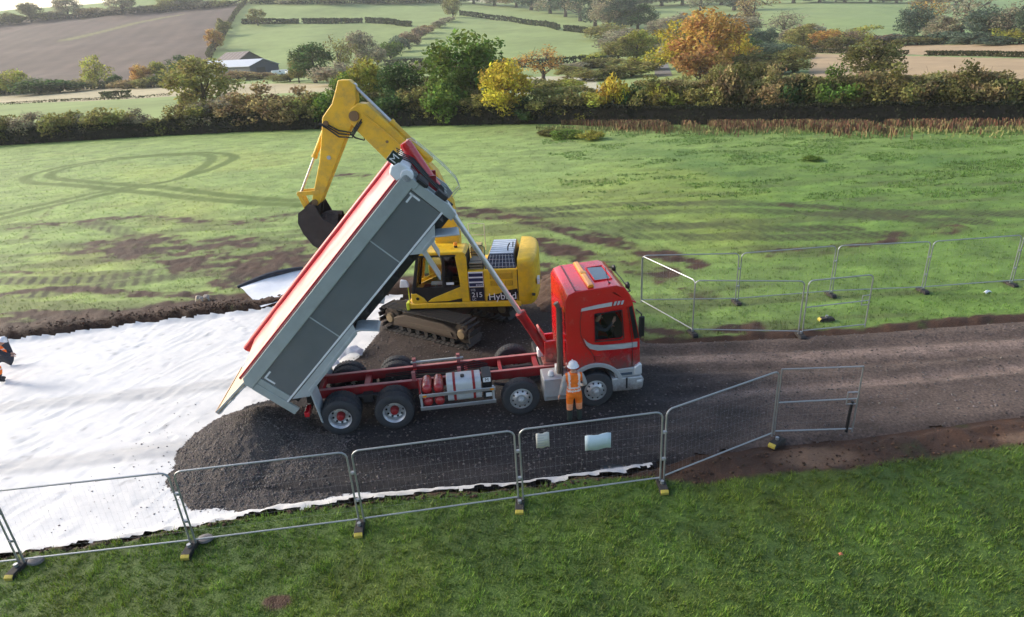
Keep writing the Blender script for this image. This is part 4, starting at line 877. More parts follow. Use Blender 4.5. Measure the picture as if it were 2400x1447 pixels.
# rails, steps and boxes between cab and hood
m = MB(); m.box(1.98, 2.35, 1.25, 1.75, 1.3, 2.95); m.build('filter_box', M('tan_paint', (.60, .42, .14), .5), ex, bevel=.03)
for yy in (.25, .95):
    m = MB(); m.tube([(2.02, yy, 2.42), (2.02, yy, 2.98), (2.12, yy, 3.05), (2.42, yy, 3.05), (2.5, yy, 2.98), (2.5, yy, 2.42)], .016, 6); m.tube([(2.03, yy, 2.72), (2.49, yy, 2.72)], .014, 6); m.build('hand_rail', m_blk, ex)
m = MB(); m.tube([(2.35, 2.5, 2.4), (2.35, 2.5, 3.42), (2.0, 2.5, 3.45), (1.75, 2.5, 3.45), (1.75, 2.5, 2.2)], .018, 6); m.tube([(2.35, 2.5, 3.0), (1.75, 2.5, 3.0)], .015, 6); m.build('guard_rail', M('pale_rail', (.6, .58, .45), .5), ex)
for k in range(3):
    m = MB(); m.box(2.02, 2.5, .2, 1.0, 2.43+k*.10, 2.46+k*.10); m.build('tread_plate', M('tan_step', (.30, .25, .17), .6), ex)
m = MB(); m.box(.2, 2.5, 1.75, 2.8, 1.26, 2.1); m.build('tank_housing', m_yel, ex, bevel=.05)
m = MB(); m.prism([(-.2, 1.26), (-.25, 1.5), (.9, 2.0), (1.5, 2.0), (1.5, 1.26)], 1.10, 1.20); m.prism([(-.2, 1.26), (-.25, 1.5), (.9, 2.0), (1.5, 2.0), (1.5, 1.26)], 1.66, 1.76); m.build('boom_bracket', m_yel, ex)
# boom, stick, cylinders, bucket
CY = 1.42
def boxbeam(name, poly, w, mat, bev=.03): m = MB(); m.prism(poly, CY-w/2, CY+w/2); return m.build(name, mat, ex, bevel=bev)
boom = boxbeam('boom', [(1.05, 1.45), (.72, 2.9), (.62, 4.2), (.25, 5.25), (-.72, 6.22), (-1.62, 7.25), (-1.80, 7.55), (-1.72, 7.9), (-1.42, 8.10), (-1.12, 8.06), (.02, 6.88), (1.0, 5.7), (1.46, 4.6), (1.60, 3.2), (1.45, 1.6), (1.25, 1.42)], .52, m_yela)
m = MB(); m.cyl((-1.58, CY-.36, 7.70), (-1.58, CY+.36, 7.70), .17, n=20); m.build('stick_pin', M('pin_rust', (.22, .14, .07), .6, .4), ex)
for t in (.25, .5, .72):
    c = Vector((-1.1, 0, 7.4)).lerp(Vector((1.0, 0, 5.0)), t); m = MB(); m.cyl((c.x, CY-.285, c.z), (c.x, CY-.255, c.z), .05, n=10); m.build('boom_boss', M('pin_rust'), boom)
for dy in (-.29, -.20):
    m = MB(); m.tube([(-1.25, CY+dy, 7.75), (-.6, CY+dy, 7.15), (.1, CY+dy, 6.45), (.75, CY+dy, 5.6), (1.1, CY+dy, 4.5)], .022, 6); m.build('boom_pipe', m_yela, boom)
stick = boxbeam('stick', [(-1.98, 8.86), (-1.62, 8.84), (-1.44, 8.66), (-1.46, 8.2), (-1.62, 7.75), (-1.72, 7.4), (-2.0, 7.0), (-3.28, 4.80), (-3.45, 4.66), (-3.62, 4.75), (-3.58, 4.95), (-3.10, 6.2), (-2.86, 7.1), (-2.72, 7.7), (-2.32, 8.12), (-2.14, 8.5)], .42, m_yela)
m = MB(); m.cyl((-3.50, CY-.27, 4.80), (-3.50, CY+.27, 4.80), .11, n=14); m.build('stick_boss', M('pin_rust'), stick)
m = MB(); m.cyl((-2.62, CY-.27, 7.50), (-2.62, CY+.27, 7.50), .09, n=14); m.build('stick_boss', M('pin_rust'), stick)
m = MB(); m.cyl((-2.72, CY-.235, 6.35), (-2.72, CY-.205, 6.35), .07, n=12); m.build('grease_point', m_ltgrey, stick)
def ram2(name, p0, p1, frac, rb, rr_, y, matb=None):
    a = Vector((p0[0], y, p0[1])); b = Vector((p1[0], y, p1[1])); c = a.lerp(b, frac)
    m = MB(); m.cyl(a, c, rb, n=16); m.cyl(c-(c-a).normalized()*.08, c+(c-a).normalized()*.02, rb*1.18, n=16); m.cyl((a.x, y-.1, a.z), (a.x, y+.1, a.z), rb*.95, n=12); o = m.build(name, matb or m_yela, ex)
    m = MB(); m.cyl(c, b, rr_, n=12); m.cyl((b.x, y-.09, b.z), (b.x, y+.09, b.z), rr_*1.7, n=12); m.build('piston_rod', m_steelrod, o); return o
ram2('stick_cylinder', (.78, 6.10), (-1.52, 8.64), .52, .105, .055, CY)
ram2('bucket_cylinder', (-2.58, 7.62), (-4.05, 5.10), .50, .085, .045, CY)
for dy in (-.52, .52): ram2('boom_cylinder', (-.15, 1.45), (.55, 5.0), .55, .09, .05, CY+dy)
for yy in (-.2, .2):
    m = MB(); m.prism([(-4.12, 5.05), (-4.08, 5.20), (-3.30, 5.22), (-3.26, 5.08)], CY+yy-.03, CY+yy+.03); m.build('link_arm', m_yela, ex, bevel=.01)
    m = MB(); m.prism([(-4.14, 5.15), (-4.0, 5.18), (-3.78, 4.45), (-3.92, 4.40)], CY+yy*.7-.03, CY+yy*.7+.03); m.build('bucket_link', m_yela, ex, bevel=.01)
for k in range(3):
    m = MB(); y = CY-.28+.03*k; m.tube([(-1.35, y, 7.5+.08*k), (-1.75, y-.06, 7.0+.08*k), (-2.2, y-.05, 7.05+.1*k), (-2.6, y, 7.35+.06*k), (-2.85, y, 7.5)], .026, 6); m.build('hose', m_hose, ex)
m = MB(); m.tube([(-1.30, CY+.1, 7.2), (-1.45, CY, 6.85), (-1.75, CY, 6.95), (-1.9, CY, 7.1)], .03, 6); m.build('hose', m_hose, ex)
m = MB(); m.tube([(-.55, CY, 7.15), (-.45, CY-.1, 7.0), (-.2, CY-.15, 6.95), (0, CY-.1, 6.75)], .025, 6); m.build('hose', m_hose, ex)
m_bk = M('bucket_steel', (.045, .036, .034), .7, .3, var=.3, vscale=4., dirt=(.07, .05, .04), dirt_amt=.8, dscale=3.)
bp_ = [(-3.42, 4.80), (-3.62, 4.78), (-4.05, 4.50), (-4.12, 4.15), (-4.0, 3.75), (-3.72, 3.30), (-3.40, 3.06), (-3.05, 3.18), (-2.70, 3.92), (-2.78, 4.02)]
m = MB(); m.prism(bp_+[(-3.2, 4.25)], CY-.58, CY-.54); m.prism(bp_+[(-3.2, 4.25)], CY+.54, CY+.58)
q = bp_[1:9]
for a, b in zip(q, q[1:]):
    d = Vector((b[0]-a[0], b[1]-a[1])).normalized(); n_ = Vector((-d.y, d.x))*-.035; m.prism([a, b, (b[0]-n_.x, b[1]-n_.y), (a[0]-n_.x, a[1]-n_.y)], CY-.55, CY+.55)
bk = m.build('bucket', m_bk, ex)
for k in range(5):
    y = CY-.48+k*.24; m = MB(); m.prism([(-2.78, 3.92), (-2.70, 3.85), (-2.52, 4.10)], y-.04, y+.04); m.build('bucket_tooth', m_bk, bk)
for yy in (-.15, .15):
    m = MB(); m.prism([(-3.30, 4.78), (-3.50, 4.95), (-3.95, 4.62), (-3.9, 4.4), (-3.4, 4.4)], CY+yy-.03, CY+yy+.03); m.build('bucket_ear', m_bk, bk)
# soil in the bucket
V = []; n = 14
for i in range(n):
    for j in range(n):
        a, b = i/(n-1), j/(n-1); x = -3.85+a*1.15; z = 3.5+.45*math.sin(math.pi*b)+.25*a+.28*float(vnoise(np.array(a*4), np.array(b*4), 6))
        V.append((x, CY-.53+b*1.06, z+.25*(1-abs(2*a-1))))
o = npobj('bucket_soil', V, [(i*n+j, (i+1)*n+j, (i+1)*n+j+1, i*n+j+1) for i in range(n-1) for j in range(n-1)], m_soil, bk, True)
# tracks
_th = math.atan2(.563, -.827)-_exr
def P_local(wx, wy):
    dx, dy = wx+3.44, wy-21.23; c, s = math.cos(-_exr), math.sin(-_exr); return (dx*c-dy*s, dx*s+dy*c)
Lc, rS = 1.66, .455            # half distance between the wheel centres, loop radius
per = 4*Lc+2*math.pi*rS; NS = 46
def loop(t):
    t %= per
    if t < 2*Lc: return (-Lc+t, rS*2, 0)
    t -= 2*Lc
    if t < math.pi*rS: a = t/rS; return (Lc+rS*math.sin(a), rS+rS*math.cos(a), -a)
    t -= math.pi*rS
    if t < 2*Lc: return (Lc-t, 0, math.pi)
    t -= 2*Lc; a = t/rS; return (-Lc-rS*math.sin(a), rS-rS*math.cos(a), math.pi-a)
shoe = MB(); shoe.box(-.085, .085, -.35, .35, 0, .03); shoe.box(-.07, -.045, -.35, .35, .03, .06); shoe.box(-.0125, .0125, -.35, .35, .03, .055); shoe.box(.045, .07, -.35, .35, .03, .06)
shoe_me = None
for side in (-1, 1):
    cx, cy_ = P_local(-2.34+(.563*1.25*side), 22.16+(.827*1.25*side))
    tr = sub('track', ex, (cx, cy_, .045), (0, 0, _th))
    for k in range(NS):
        x, z, a = loop(per*k/NS)
        if shoe_me is None: o = shoe.build('track_shoe', m_track, tr); shoe_me = o.data
        else: o = link(bpy.data.objects.new('track_shoe', shoe_me), tr)
        o.location = (x, 0, z); o.rotation_euler = (0, -a if False else a*-1 if False else -a*-1, 0)
    m = MB(); m.prism([(-1.5, .22), (-1.45, .52), (-.9, .72), (.9, .72), (1.45, .52), (1.5, .22)], -.26, .26); m.build('track_frame', m_trackf, tr, bevel=.03)
    m = MB(); m.prism([(-1.3, .34), (-1.25, .48), (1.25, .48), (1.3, .34)], -.30, .30); m.build('frame_rib', m_trackf, tr)
    for x, r in ((-Lc, .39), (Lc, .39)):
        m = MB(); m.lathe([(0, -.2), (r*.55, -.2), (r*.6, -.12), (r*.95, -.1), (r, -.06), (r, .06), (r*.95, .1), (r*.6, .12), (r*.55, .2), (0, .2)], (x, 0, rS), (0, 1, 0), 26); m.build('sprocket', m_trackf, tr)
        m = MB(); m.lathe([(0, -.29), (.15, -.28), (.19, -.2), (.19, -.1)], (x, 0, rS), (0, 1, 0), 20); m.lathe([(0, .29), (.15, .28), (.19, .2), (.19, .1)], (x, 0, rS), (0, 1, 0), 20); m.build('final_drive', M('drive_tan', (.26, .19, .10), .7, dirt=(.1, .07, .05), dirt_amt=.6), tr)
    for k in range(7):
        x = -1.2+k*.4; m = MB(); m.cyl((x, -.2, .12), (x, .2, .12), .10, n=14); m.build('roller', m_track, tr)
cx, cy_ = P_local(-2.28, 22.30)
m = MB(); c = Matrix.Translation((cx, cy_, 0)) @ Matrix.Rotation(_th, 4, 'Z'); m.box(-.7, .7, -1.1, 1.1, .45, .86, c); m.build('track_crossbeam', m_trackf, ex, bevel=.04)

# ------------------------------------------------------------------ temporary mesh fencing
m_galv = M('fence_tube', (.40, .42, .44), .42, .75, var=.18, vscale=6., dirt=(.18, .16, .13), dirt_amt=.4, dscale=6.)
m_wire = M('fence_wire', (.33, .35, .36), .5, .6, var=.1)
m_rub2 = M('foot_rubber', (.02, .02, .022), .8, var=.2, dirt=(.12, .09, .06), dirt_amt=.6, dscale=6.)
m_fy = M('foot_yellow', (.52, .42, .05), .6, var=.2, dirt=(.16, .12, .07), dirt_amt=.7, dscale=8.)
def fence_panel(name, label, cat, p0, p1, h=1.9, z0=.10, group=None, rounded=True, mid=False, latch=False, wires=True, z1=None):
    p0 = Vector((*p0, z0)); p1 = Vector((*p1, z1 if z1 is not None else z0)); Lh = math.hypot(p1.x-p0.x, p1.y-p0.y)
    t = thing(name, label, cat, p0, math.atan2(p1.y-p0.y, p1.x-p0.x), group); sl = (p1.z-p0.z)/Lh
    S = lambda x, z: (x, 0, z+x*sl)
    rc = .16; m = MB()
    top = [S(0, 0)]
    if rounded:
        top += [S(0, h-rc)]+[S(rc-rc*math.cos(a), h-rc+rc*math.sin(a)) for a in (R(25), R(50), R(75))]+[S(rc, h), S(Lh-rc, h)]+[S(Lh-rc+rc*math.sin(a), h-rc+rc*math.cos(a)) for a in (R(25), R(50), R(75))]+[S(Lh, h-rc)]
    else: top += [S(0, h), S(Lh, h)]
    top += [S(Lh, 0)]
    m.tube(top, .021, 8); m.build('frame', m_galv, t)
    m = MB(); m.tube([S(0, .10), S(Lh, .10)], .019, 8); m.build('bottom_rail', m_galv, t)
    if mid: m = MB(); m.tube([S(0, h*.5), S(Lh, h*.52)], .019, 8); m.build('middle_rail', m_galv, t)
    if latch:
        m = MB(); m.tube([S(Lh-.02, h*.44), S(Lh-.26, h*.44), S(Lh-.26, h*.62), S(Lh-.02, h*.62)], .018, 6); m.build('latch', m_galv, t)
    if wires:
        m = MB(); x = .06
        while x < Lh-.03:
            m.cyl(S(x, .1), S(x, h-.01), .0008, n=3, caps=False); x += .12
        z = .1
        while z < h-.05:
            m.cyl(S(.0, z), S(Lh, z), .0009, n=3, caps=False); z += .24
        o = m.build('mesh_infill', m_wire, t); o['kind'] = 'stuff'
    return t
def clamp(t, x, z):
    m = MB(); m.box(x-.05, x+.06, -.035, .035, z-.03, z+.03); m.cyl((x, -.06, z), (x, .06, z), .016, n=8); return m.build('clamp', m_galv, t, bevel=.006)
def foot(name, x, y, rz, label, z=0., yellow=True, group='fence feet', block=True):
    t = thing(name, label, 'fence foot', (x, y, z), rz, group)
    m = MB(); m.prism([(-.27, 0), (-.27, .08), (-.21, .13), (.21, .13), (.27, .08), (.27, 0)], -.10, .10); m.build('base_block', m_rub2, t, bevel=.015)
    m = MB(); m.cyl((0, 0, .14), (0, 0, .21), .045, n=10); m.build('socket', m_galv, t)
    if yellow: m = MB(); m.prism([(-.278, .015), (-.278, .085), (-.215, .13), (-.21, .015)], -.092, .092); m.build('reflector', m_fy, t, bevel=.01)
    return t
NP = [(-14.32, 10.52), (-10.85, 10.76), (-7.28, 11.03), (-3.65, 11.37), (-0.07, 11.78), (3.29, 12.14)]
NP[5] = (3.27, 12.15)
lab = ['fence panel cut off by the left edge of the picture, nearest the camera', 'fence panel in front of the plain white sheet, near left corner', 'fence panel standing in front of the tipped gravel heap', 'fence panel in front of the lorry rear wheels', 'fence panel carrying two white notice sheets']
gap = .055
pan = []
for i in range(5):
    a = Vector(NP[i]); b = Vector(NP[i+1]); d = (b-a).normalized()*gap; pan.append(fence_panel('mesh_fence', lab[i], 'fence panel', a+d, b-d, group='near row of fence panels'))
for i, t in enumerate(pan):
    w = (Vector(NP[i+1])-Vector(NP[i])).length-2*gap
    for z in (1.35, .62): clamp(t, w+gap, z)
flabel = ['fence foot with yellow end at the lower left corner by the sheet', 'fence foot with yellow end in front of the gravel heap', 'fence foot with yellow end in front of the lorry rear axle', 'fence foot with yellow end below the notice sheets', 'fence foot with yellow end where the fence turns inward']
fp = [(-10.77, 10.57), (-7.18, 10.83), (-3.6, 11.18), (-0.06, 11.64), (3.18, 12.03)]
for i, (x, y) in enumerate(fp):
    dx = (NP[i+1][0]-x); foot('fence_block', NP[i+1][0]-.03, NP[i+1][1]-.12, R(90)+R(4)*(i % 3-1), flabel[i], -.02)
# extra dark weights beside some feet
for (x, y), lb in zip([(-10.63, 10.84), (-7.1, 11.2)], ('grey rubble sack beside the leftmost fence foot', 'grey rubble sack beside the fence foot before the heap')):
    m = MB(); V = []; 
    m.lathe([(0, 0), (.10, .0), (.15, .04), (.14, .09), (.07, .13), (0, .14)], (0, 0, 0), (0, 0, 1), 10); o = m.build('sand_bag', M('grey_bag', (.16, .15, .15), .85, var=.35, vscale=9.), None); o.location = (x, y, 0); o.scale = (1.2, .9, 1); tag(o, lb, 'sandbag')
a = Vector((3.32, 12.2)); b = Vector((6.43, 13.62)); fence_panel('mesh_fence', 'fence panel angled inward from the notices to the open gate', 'fence panel', a, b)
foot('fence_block', 6.5, 13.45, R(40), 'fence foot with yellow end below the near gate hinge', -.03)
gx = [(6.52, 13.69), (8.47, 13.59)]
fence_panel('mesh_gate', 'narrow mesh gate with middle rail at the near road edge', 'gate', gx[0], gx[1], mid=True, latch=True, rounded=False)
m = MB(); m.tube([(8.37, 13.62, 1.0), (8.36, 13.64, .6), (8.33, 13.60, .1)], .04, 6); o = m.build('gate_strap', m_blk, None); tag(o, 'black strap hanging from the end of the near gate', 'strap')
# far row
FP = [(4.99, 22.81), (8.57, 22.36), (12.25, 22.53), (15.68, 22.35), (19.12, 22.44), (22.62, 22.47)]
fl = ['far fence panel behind the lorry cab end of the pen', 'far fence panel second from the cab', 'far fence panel third from the cab', 'far fence panel fourth from the cab', 'far fence panel cut off by the right edge']
far = []
for i in range(5):
    a = Vector(FP[i]); b = Vector(FP[i+1]); d = (b-a).normalized()*.05; far.append(fence_panel('mesh_fence', fl[i], 'fence panel', a+d, b-d, group='far row of fence panels'))
    w = (b-a).length-.1; clamp(far[-1], w+.05, 1.3); clamp(far[-1], w+.05, .6)
fl2 = ['dark foot under the second far fence joint from the cab', 'dark foot under the third far fence joint from the cab', 'dark foot under the fourth far fence joint from the cab', 'dark foot under the far fence joint nearest the right edge']
for i in range(1, 5): foot('fence_block', FP[i][0], FP[i][1], R(90)+.1, fl2[i-1], -.02, yellow=False)
GP = [(5, 22.77), (6.19, 19.93), (9.66, 19.26), (11.93, 19.47)]
fence_panel('mesh_fence', 'short fence panel running back beside the lorry cab', 'fence panel', GP[1], GP[0])
fence_panel('mesh_fence', 'fence panel along the road edge ahead of the cab', 'fence panel', GP[1], (GP[2][0]-.08, GP[2][1]+.02))
fence_panel('mesh_gate', 'narrow mesh gate with latch on the far road edge', 'gate', (GP[2][0]+.06, GP[2][1]+.03), GP[3], mid=True, latch=True, rounded=True)
foot('fence_block', GP[1][0], GP[1][1], R(100), 'dark foot at the corner of the pen ahead of the cab', -.02, yellow=False)
foot('fence_block', GP[2][0], GP[2][1], R(88), 'dark foot at the far gate hinge', -.02, yellow=False)
foot('fence_block', 11.05, 20.35, R(2), 'spare black fence foot lying behind the far gate', -.0, yellow=True)
# notices on the near fence
def notice(name, x0, x1, z0, z1, label, mat, lines):
    p = pan[4]; a = Vector(NP[4]); b = Vector(NP[5]); d = (b-a).normalized(); t = thing(name, label, 'sign', (a.x+d.x*(x0+gap), a.y+d.y*(x0+gap), z0+.1), math.atan2(d.y, d.x))
    m = MB(); V = []; n = 6
    for i in range(n+1):
        for j in range(2): V.append((i/n*(x1-x0), -.03-.012*math.sin(i/n*5), j*(z1-z0)+.012*math.sin(i*1.7)))
    m.add(V, [(2*i, 2*i+2, 2*i+3, 2*i+1) for i in range(n)]); o = m.build('sheet', mat, t); s = o.modifiers.new('t', 'SOLIDIFY'); s.thickness = .006
    if lines:
        m = MB()
        for k in range(lines): z = (z1-z0)*(.15+.7*k/max(1, lines-1)); m.box(.03, (x1-x0)*(.9-.3*(k % 2)), -.046, -.043, z, z+.012)
        o = m.build('printed_lines', M('faint_grey', (.45, .45, .47), .7), t); o['kind'] = 'stuff'
notice('notice_sheet', .36, .66, 1.38, 1.76, 'small cream notice sheet tied to the near fence', M('notice_cream', (.62, .60, .54), .7, var=.1), 5)
notice('notice_board', 1.46, 2.06, 1.14, 1.54, 'larger pale blue notice board tied to the near fence', M('notice_blue', (.60, .72, .78), .5, var=.08), 0)

# ------------------------------------------------------------------ trees, bushes, hedges
def leaf_material(name, trans=.45):
    m = bpy.data.materials.new(name); m.use_nodes = True; t = m.node_tree; N = t.nodes; L = t.links; b = N['Principled BSDF']
    b.inputs['Roughness'].default_value = .7; b.inputs['Specular IOR Level'].default_value = .2
    oi = N.new('ShaderNodeObjectInfo'); at = N.new('ShaderNodeAttribute'); at.attribute_name = 'Col'
    mx = N.new('ShaderNodeMix'); mx.data_type = 'RGBA'; mx.blend_type = 'MULTIPLY'; mx.inputs[0].default_value = 1; L.new(oi.outputs['Color'], mx.inputs[6]); L.new(at.outputs['Color'], mx.inputs[7])
    tc = N.new('ShaderNodeNewGeometry'); no = N.new('ShaderNodeTexNoise'); no.inputs['Scale'].default_value = .45; no.inputs['Detail'].default_value = 4; L.new(tc.outputs['Position'], no.inputs['Vector'])
    hs = N.new('ShaderNodeHueSaturation'); mr = N.new('ShaderNodeMapRange'); mr.inputs[1].default_value = .3; mr.inputs[2].default_value = .7; mr.inputs[3].default_value = .465; mr.inputs[4].default_value = .53
    L.new(no.outputs['Fac'], mr.inputs[0]); L.new(mr.outputs[0], hs.inputs['Hue']); L.new(mx.outputs[2], hs.inputs['Color'])
    m2 = N.new('ShaderNodeMapRange'); m2.inputs[1].default_value = .3; m2.inputs[2].default_value = .7; m2.inputs[3].default_value = .72; m2.inputs[4].default_value = 1.3; L.new(no.outputs['Fac'], m2.inputs[0]); L.new(m2.outputs[0], hs.inputs['Value'])
    L.new(hs.outputs[0], b.inputs['Base Color'])
    tr = N.new('ShaderNodeBsdfTranslucent'); L.new(hs.outputs[0], tr.inputs[0]); ms = N.new('ShaderNodeMixShader'); ms.inputs[0].default_value = trans
    L.new(b.outputs[0], ms.inputs[1]); L.new(tr.outputs[0], ms.inputs[2]); L.new(ms.outputs[0], N['Material Output'].inputs[0]); return m
m_leaf = leaf_material('foliage'); m_bark = M('bark', (.07, .055, .045), .9, var=.3, vscale=5.)
vr = np.random.default_rng(11)
def leaves(C, rad, n, size, flat=.5, squash=(1, 1, .85)):
    """leaf quads around clump centres C (k,3) with radii rad (k)"""
    k = len(C); w = rad**2; ci = vr.choice(k, n, p=w/w.sum()); d = vr.normal(size=(n, 3)); d /= np.linalg.norm(d, axis=1)[:, None]
    r = rad[ci]*(vr.random(n)**.45); P = C[ci]+d*r[:, None]*np.array(squash)
    nn = d*flat+vr.normal(size=(n, 3))*.6; nn /= np.linalg.norm(nn, axis=1)[:, None]
    a = np.cross(nn, vr.normal(size=(n, 3))); a /= np.linalg.norm(a, axis=1)[:, None]; b = np.cross(nn, a)
    s = size*(.55+.9*vr.random(n))[:, None]; b = b*.75
    V = np.stack([P-a*s, P-b*s*.7, P+a*s, P+b*s*.7], 1)
    col = (.55+.9*vr.random((n, 1)))*np.ones((n, 3)); col *= 1+.18*(vr.random((n, 3))-.5)
    col *= (.75+.5*vr.random(k))[ci][:, None]
    return V.reshape(-1, 3), np.repeat(col, 4, 0)
def crown_mesh(kind, seed):
    global vr
    vr = np.random.default_rng(seed)
    if kind == 'round': k, n, size = 40, 4400, .025; C = vr.normal(size=(k, 3)); C /= np.linalg.norm(C, axis=1)[:, None]; C *= (.30+.70*vr.random((k, 1))**.5); C = C*np.array([.36, .36, .36])+np.array([0, 0, .52]); rad = .10+.08*vr.random(k)
    elif kind == 'spread': k, n, size = 40, 4000, .025; C = vr.normal(size=(k, 3)); C /= np.linalg.norm(C, axis=1)[:, None]; C *= (.45+.55*vr.random((k, 1))**.5); C = C*np.array([.40, .40, .33])+np.array([0, 0, .56]); rad = .09+.07*vr.random(k)
    elif kind == 'tall': k, n, size = 22, 2000, .028; z = vr.random(k); C = np.stack([vr.normal(size=k)*.16, vr.normal(size=k)*.16, .22+.68*z], 1); rad = (.20-.12*z)*(.8+.5*vr.random(k))+.03
    elif kind == 'bush': k, n, size = 30, 2600, .036; a = vr.random(k)*6.28; r = vr.random(k)**.5; C = np.stack([np.cos(a)*r*.40, np.sin(a)*r*.40, .20+.55*vr.random(k)*(1-.4*r)], 1); rad = .13+.10*vr.random(k)
    elif kind == 'twig':
        k, n, size = 40, 2600, .028; a = vr.random(k)*6.28; r = vr.random(k)**.5; C = np.stack([np.cos(a)*r*.42, np.sin(a)*r*.42, .18+.70*vr.random(k)*(1-.35*r)], 1); rad = .07+.10*vr.random(k)
    elif kind == 'bare': k, n, size = 26, 1000, .022; C = vr.normal(size=(k, 3)); C /= np.linalg.norm(C, axis=1)[:, None]; C = C*(.5+.5*vr.random((k, 1)))*np.array([.38, .38, .34])+np.array([0, 0, .6]); rad = .10+.08*vr.random(k)
    V, c = leaves(C, rad, n, size); F = np.arange(len(V)).reshape(-1, 4)
    crown = npmesh('crown_'+kind, V, F, m_leaf, False, c)
    m = MB(); r0 = .030 if kind in ('round', 'spread', 'bare') else .02
    top = .6 if kind != 'tall' else .85
    m.tube([(0, 0, -.02), (.006, .004, .12), (-.008, .006, .3), (.01, -.004, .45), (0, 0, top)], [r0*1.5, r0, r0*.85, r0*.6, r0*.2], 7)
    ids = vr.choice(len(C), min(len(C), 9 if kind != 'twig' else 14), replace=False)
    for i in ids:
        c = C[i]; z0 = max(.05, min(.5, c[2]*(.35+.3*vr.random()))) if kind not in ('bush', 'twig') else .02
        s = Vector((0, 0, z0)); e = Vector(c); mid = s.lerp(e, .5)+Vector((0, 0, -.03)); m.tube([s, mid, e], [r0*.45, r0*.3, r0*.1], 5)
    if kind in ('bare', 'twig'):
        for i in range(len(C)):
            for q in range(3):
                e = Vector(C[i])+Vector(vr.normal(size=3))*.10; m.tube([Vector(C[i])*.8+Vector((0, 0, .05)), e], [r0*.16, r0*.05], 4)
    me = bpy.data.meshes.new('trunk_'+kind); me.from_pydata(m.V, [], m.F); me.update(); me.materials.append(m_bark); return crown, me
TPL = {}
for kind, cnt in (('round', 3), ('spread', 3), ('tall', 2), ('bush', 4), ('twig', 3), ('bare', 2)): TPL[kind] = [crown_mesh(kind, 100+7*i+len(kind)) for i in range(cnt)]
tcount = [0]
def plant(name, kind, x, y, z, h, w, col, label, cat, group=None):
    tcount[0] += 1; i = tcount[0]; t = thing(name, label, cat, (x, y, z-.05), (i*2.399) % 6.28, group); c, tr = TPL[kind][i % len(TPL[kind])]
    base_w = {'round': .88, 'spread': .9, 'tall': .56, 'bush': .86, 'twig': .86, 'bare': .80}[kind]; base_h = {'round': .98, 'spread': .97, 'tall': .98, 'bush': .86, 'twig': .92, 'bare': 1.0}[kind]
    sx = w/base_w; t.scale = (sx, sx, h/base_h)
    o = link(bpy.data.objects.new('trunk', tr), t); o = link(bpy.data.objects.new('crown', c), t); j = .88+.24*((i*.618) % 1); o.color = (col[0]*j, col[1]*j, col[2]*j, 1); return t
GRN = (.130, .205, .038); DGRN = (.070, .120, .034); OLV = (.245, .235, .075); YEL = (.50, .41, .055); YGR = (.34, .35, .065); ORG = (.44, .27, .075); RUST = (.33, .19, .065); BRN = (.32, .245, .115); GRY = (.31, .285, .185); PUR = (.29, .215, .14); DOL = (.15, .145, .048); BLU = (.095, .135, .09)
CMAP = dict(GRN=GRN, DGRN=DGRN, OLV=OLV, YEL=YEL, YGR=YGR, ORG=ORG, RUST=RUST, BRN=BRN, GRY=GRY, PUR=PUR, DOL=DOL, BLU=BLU)
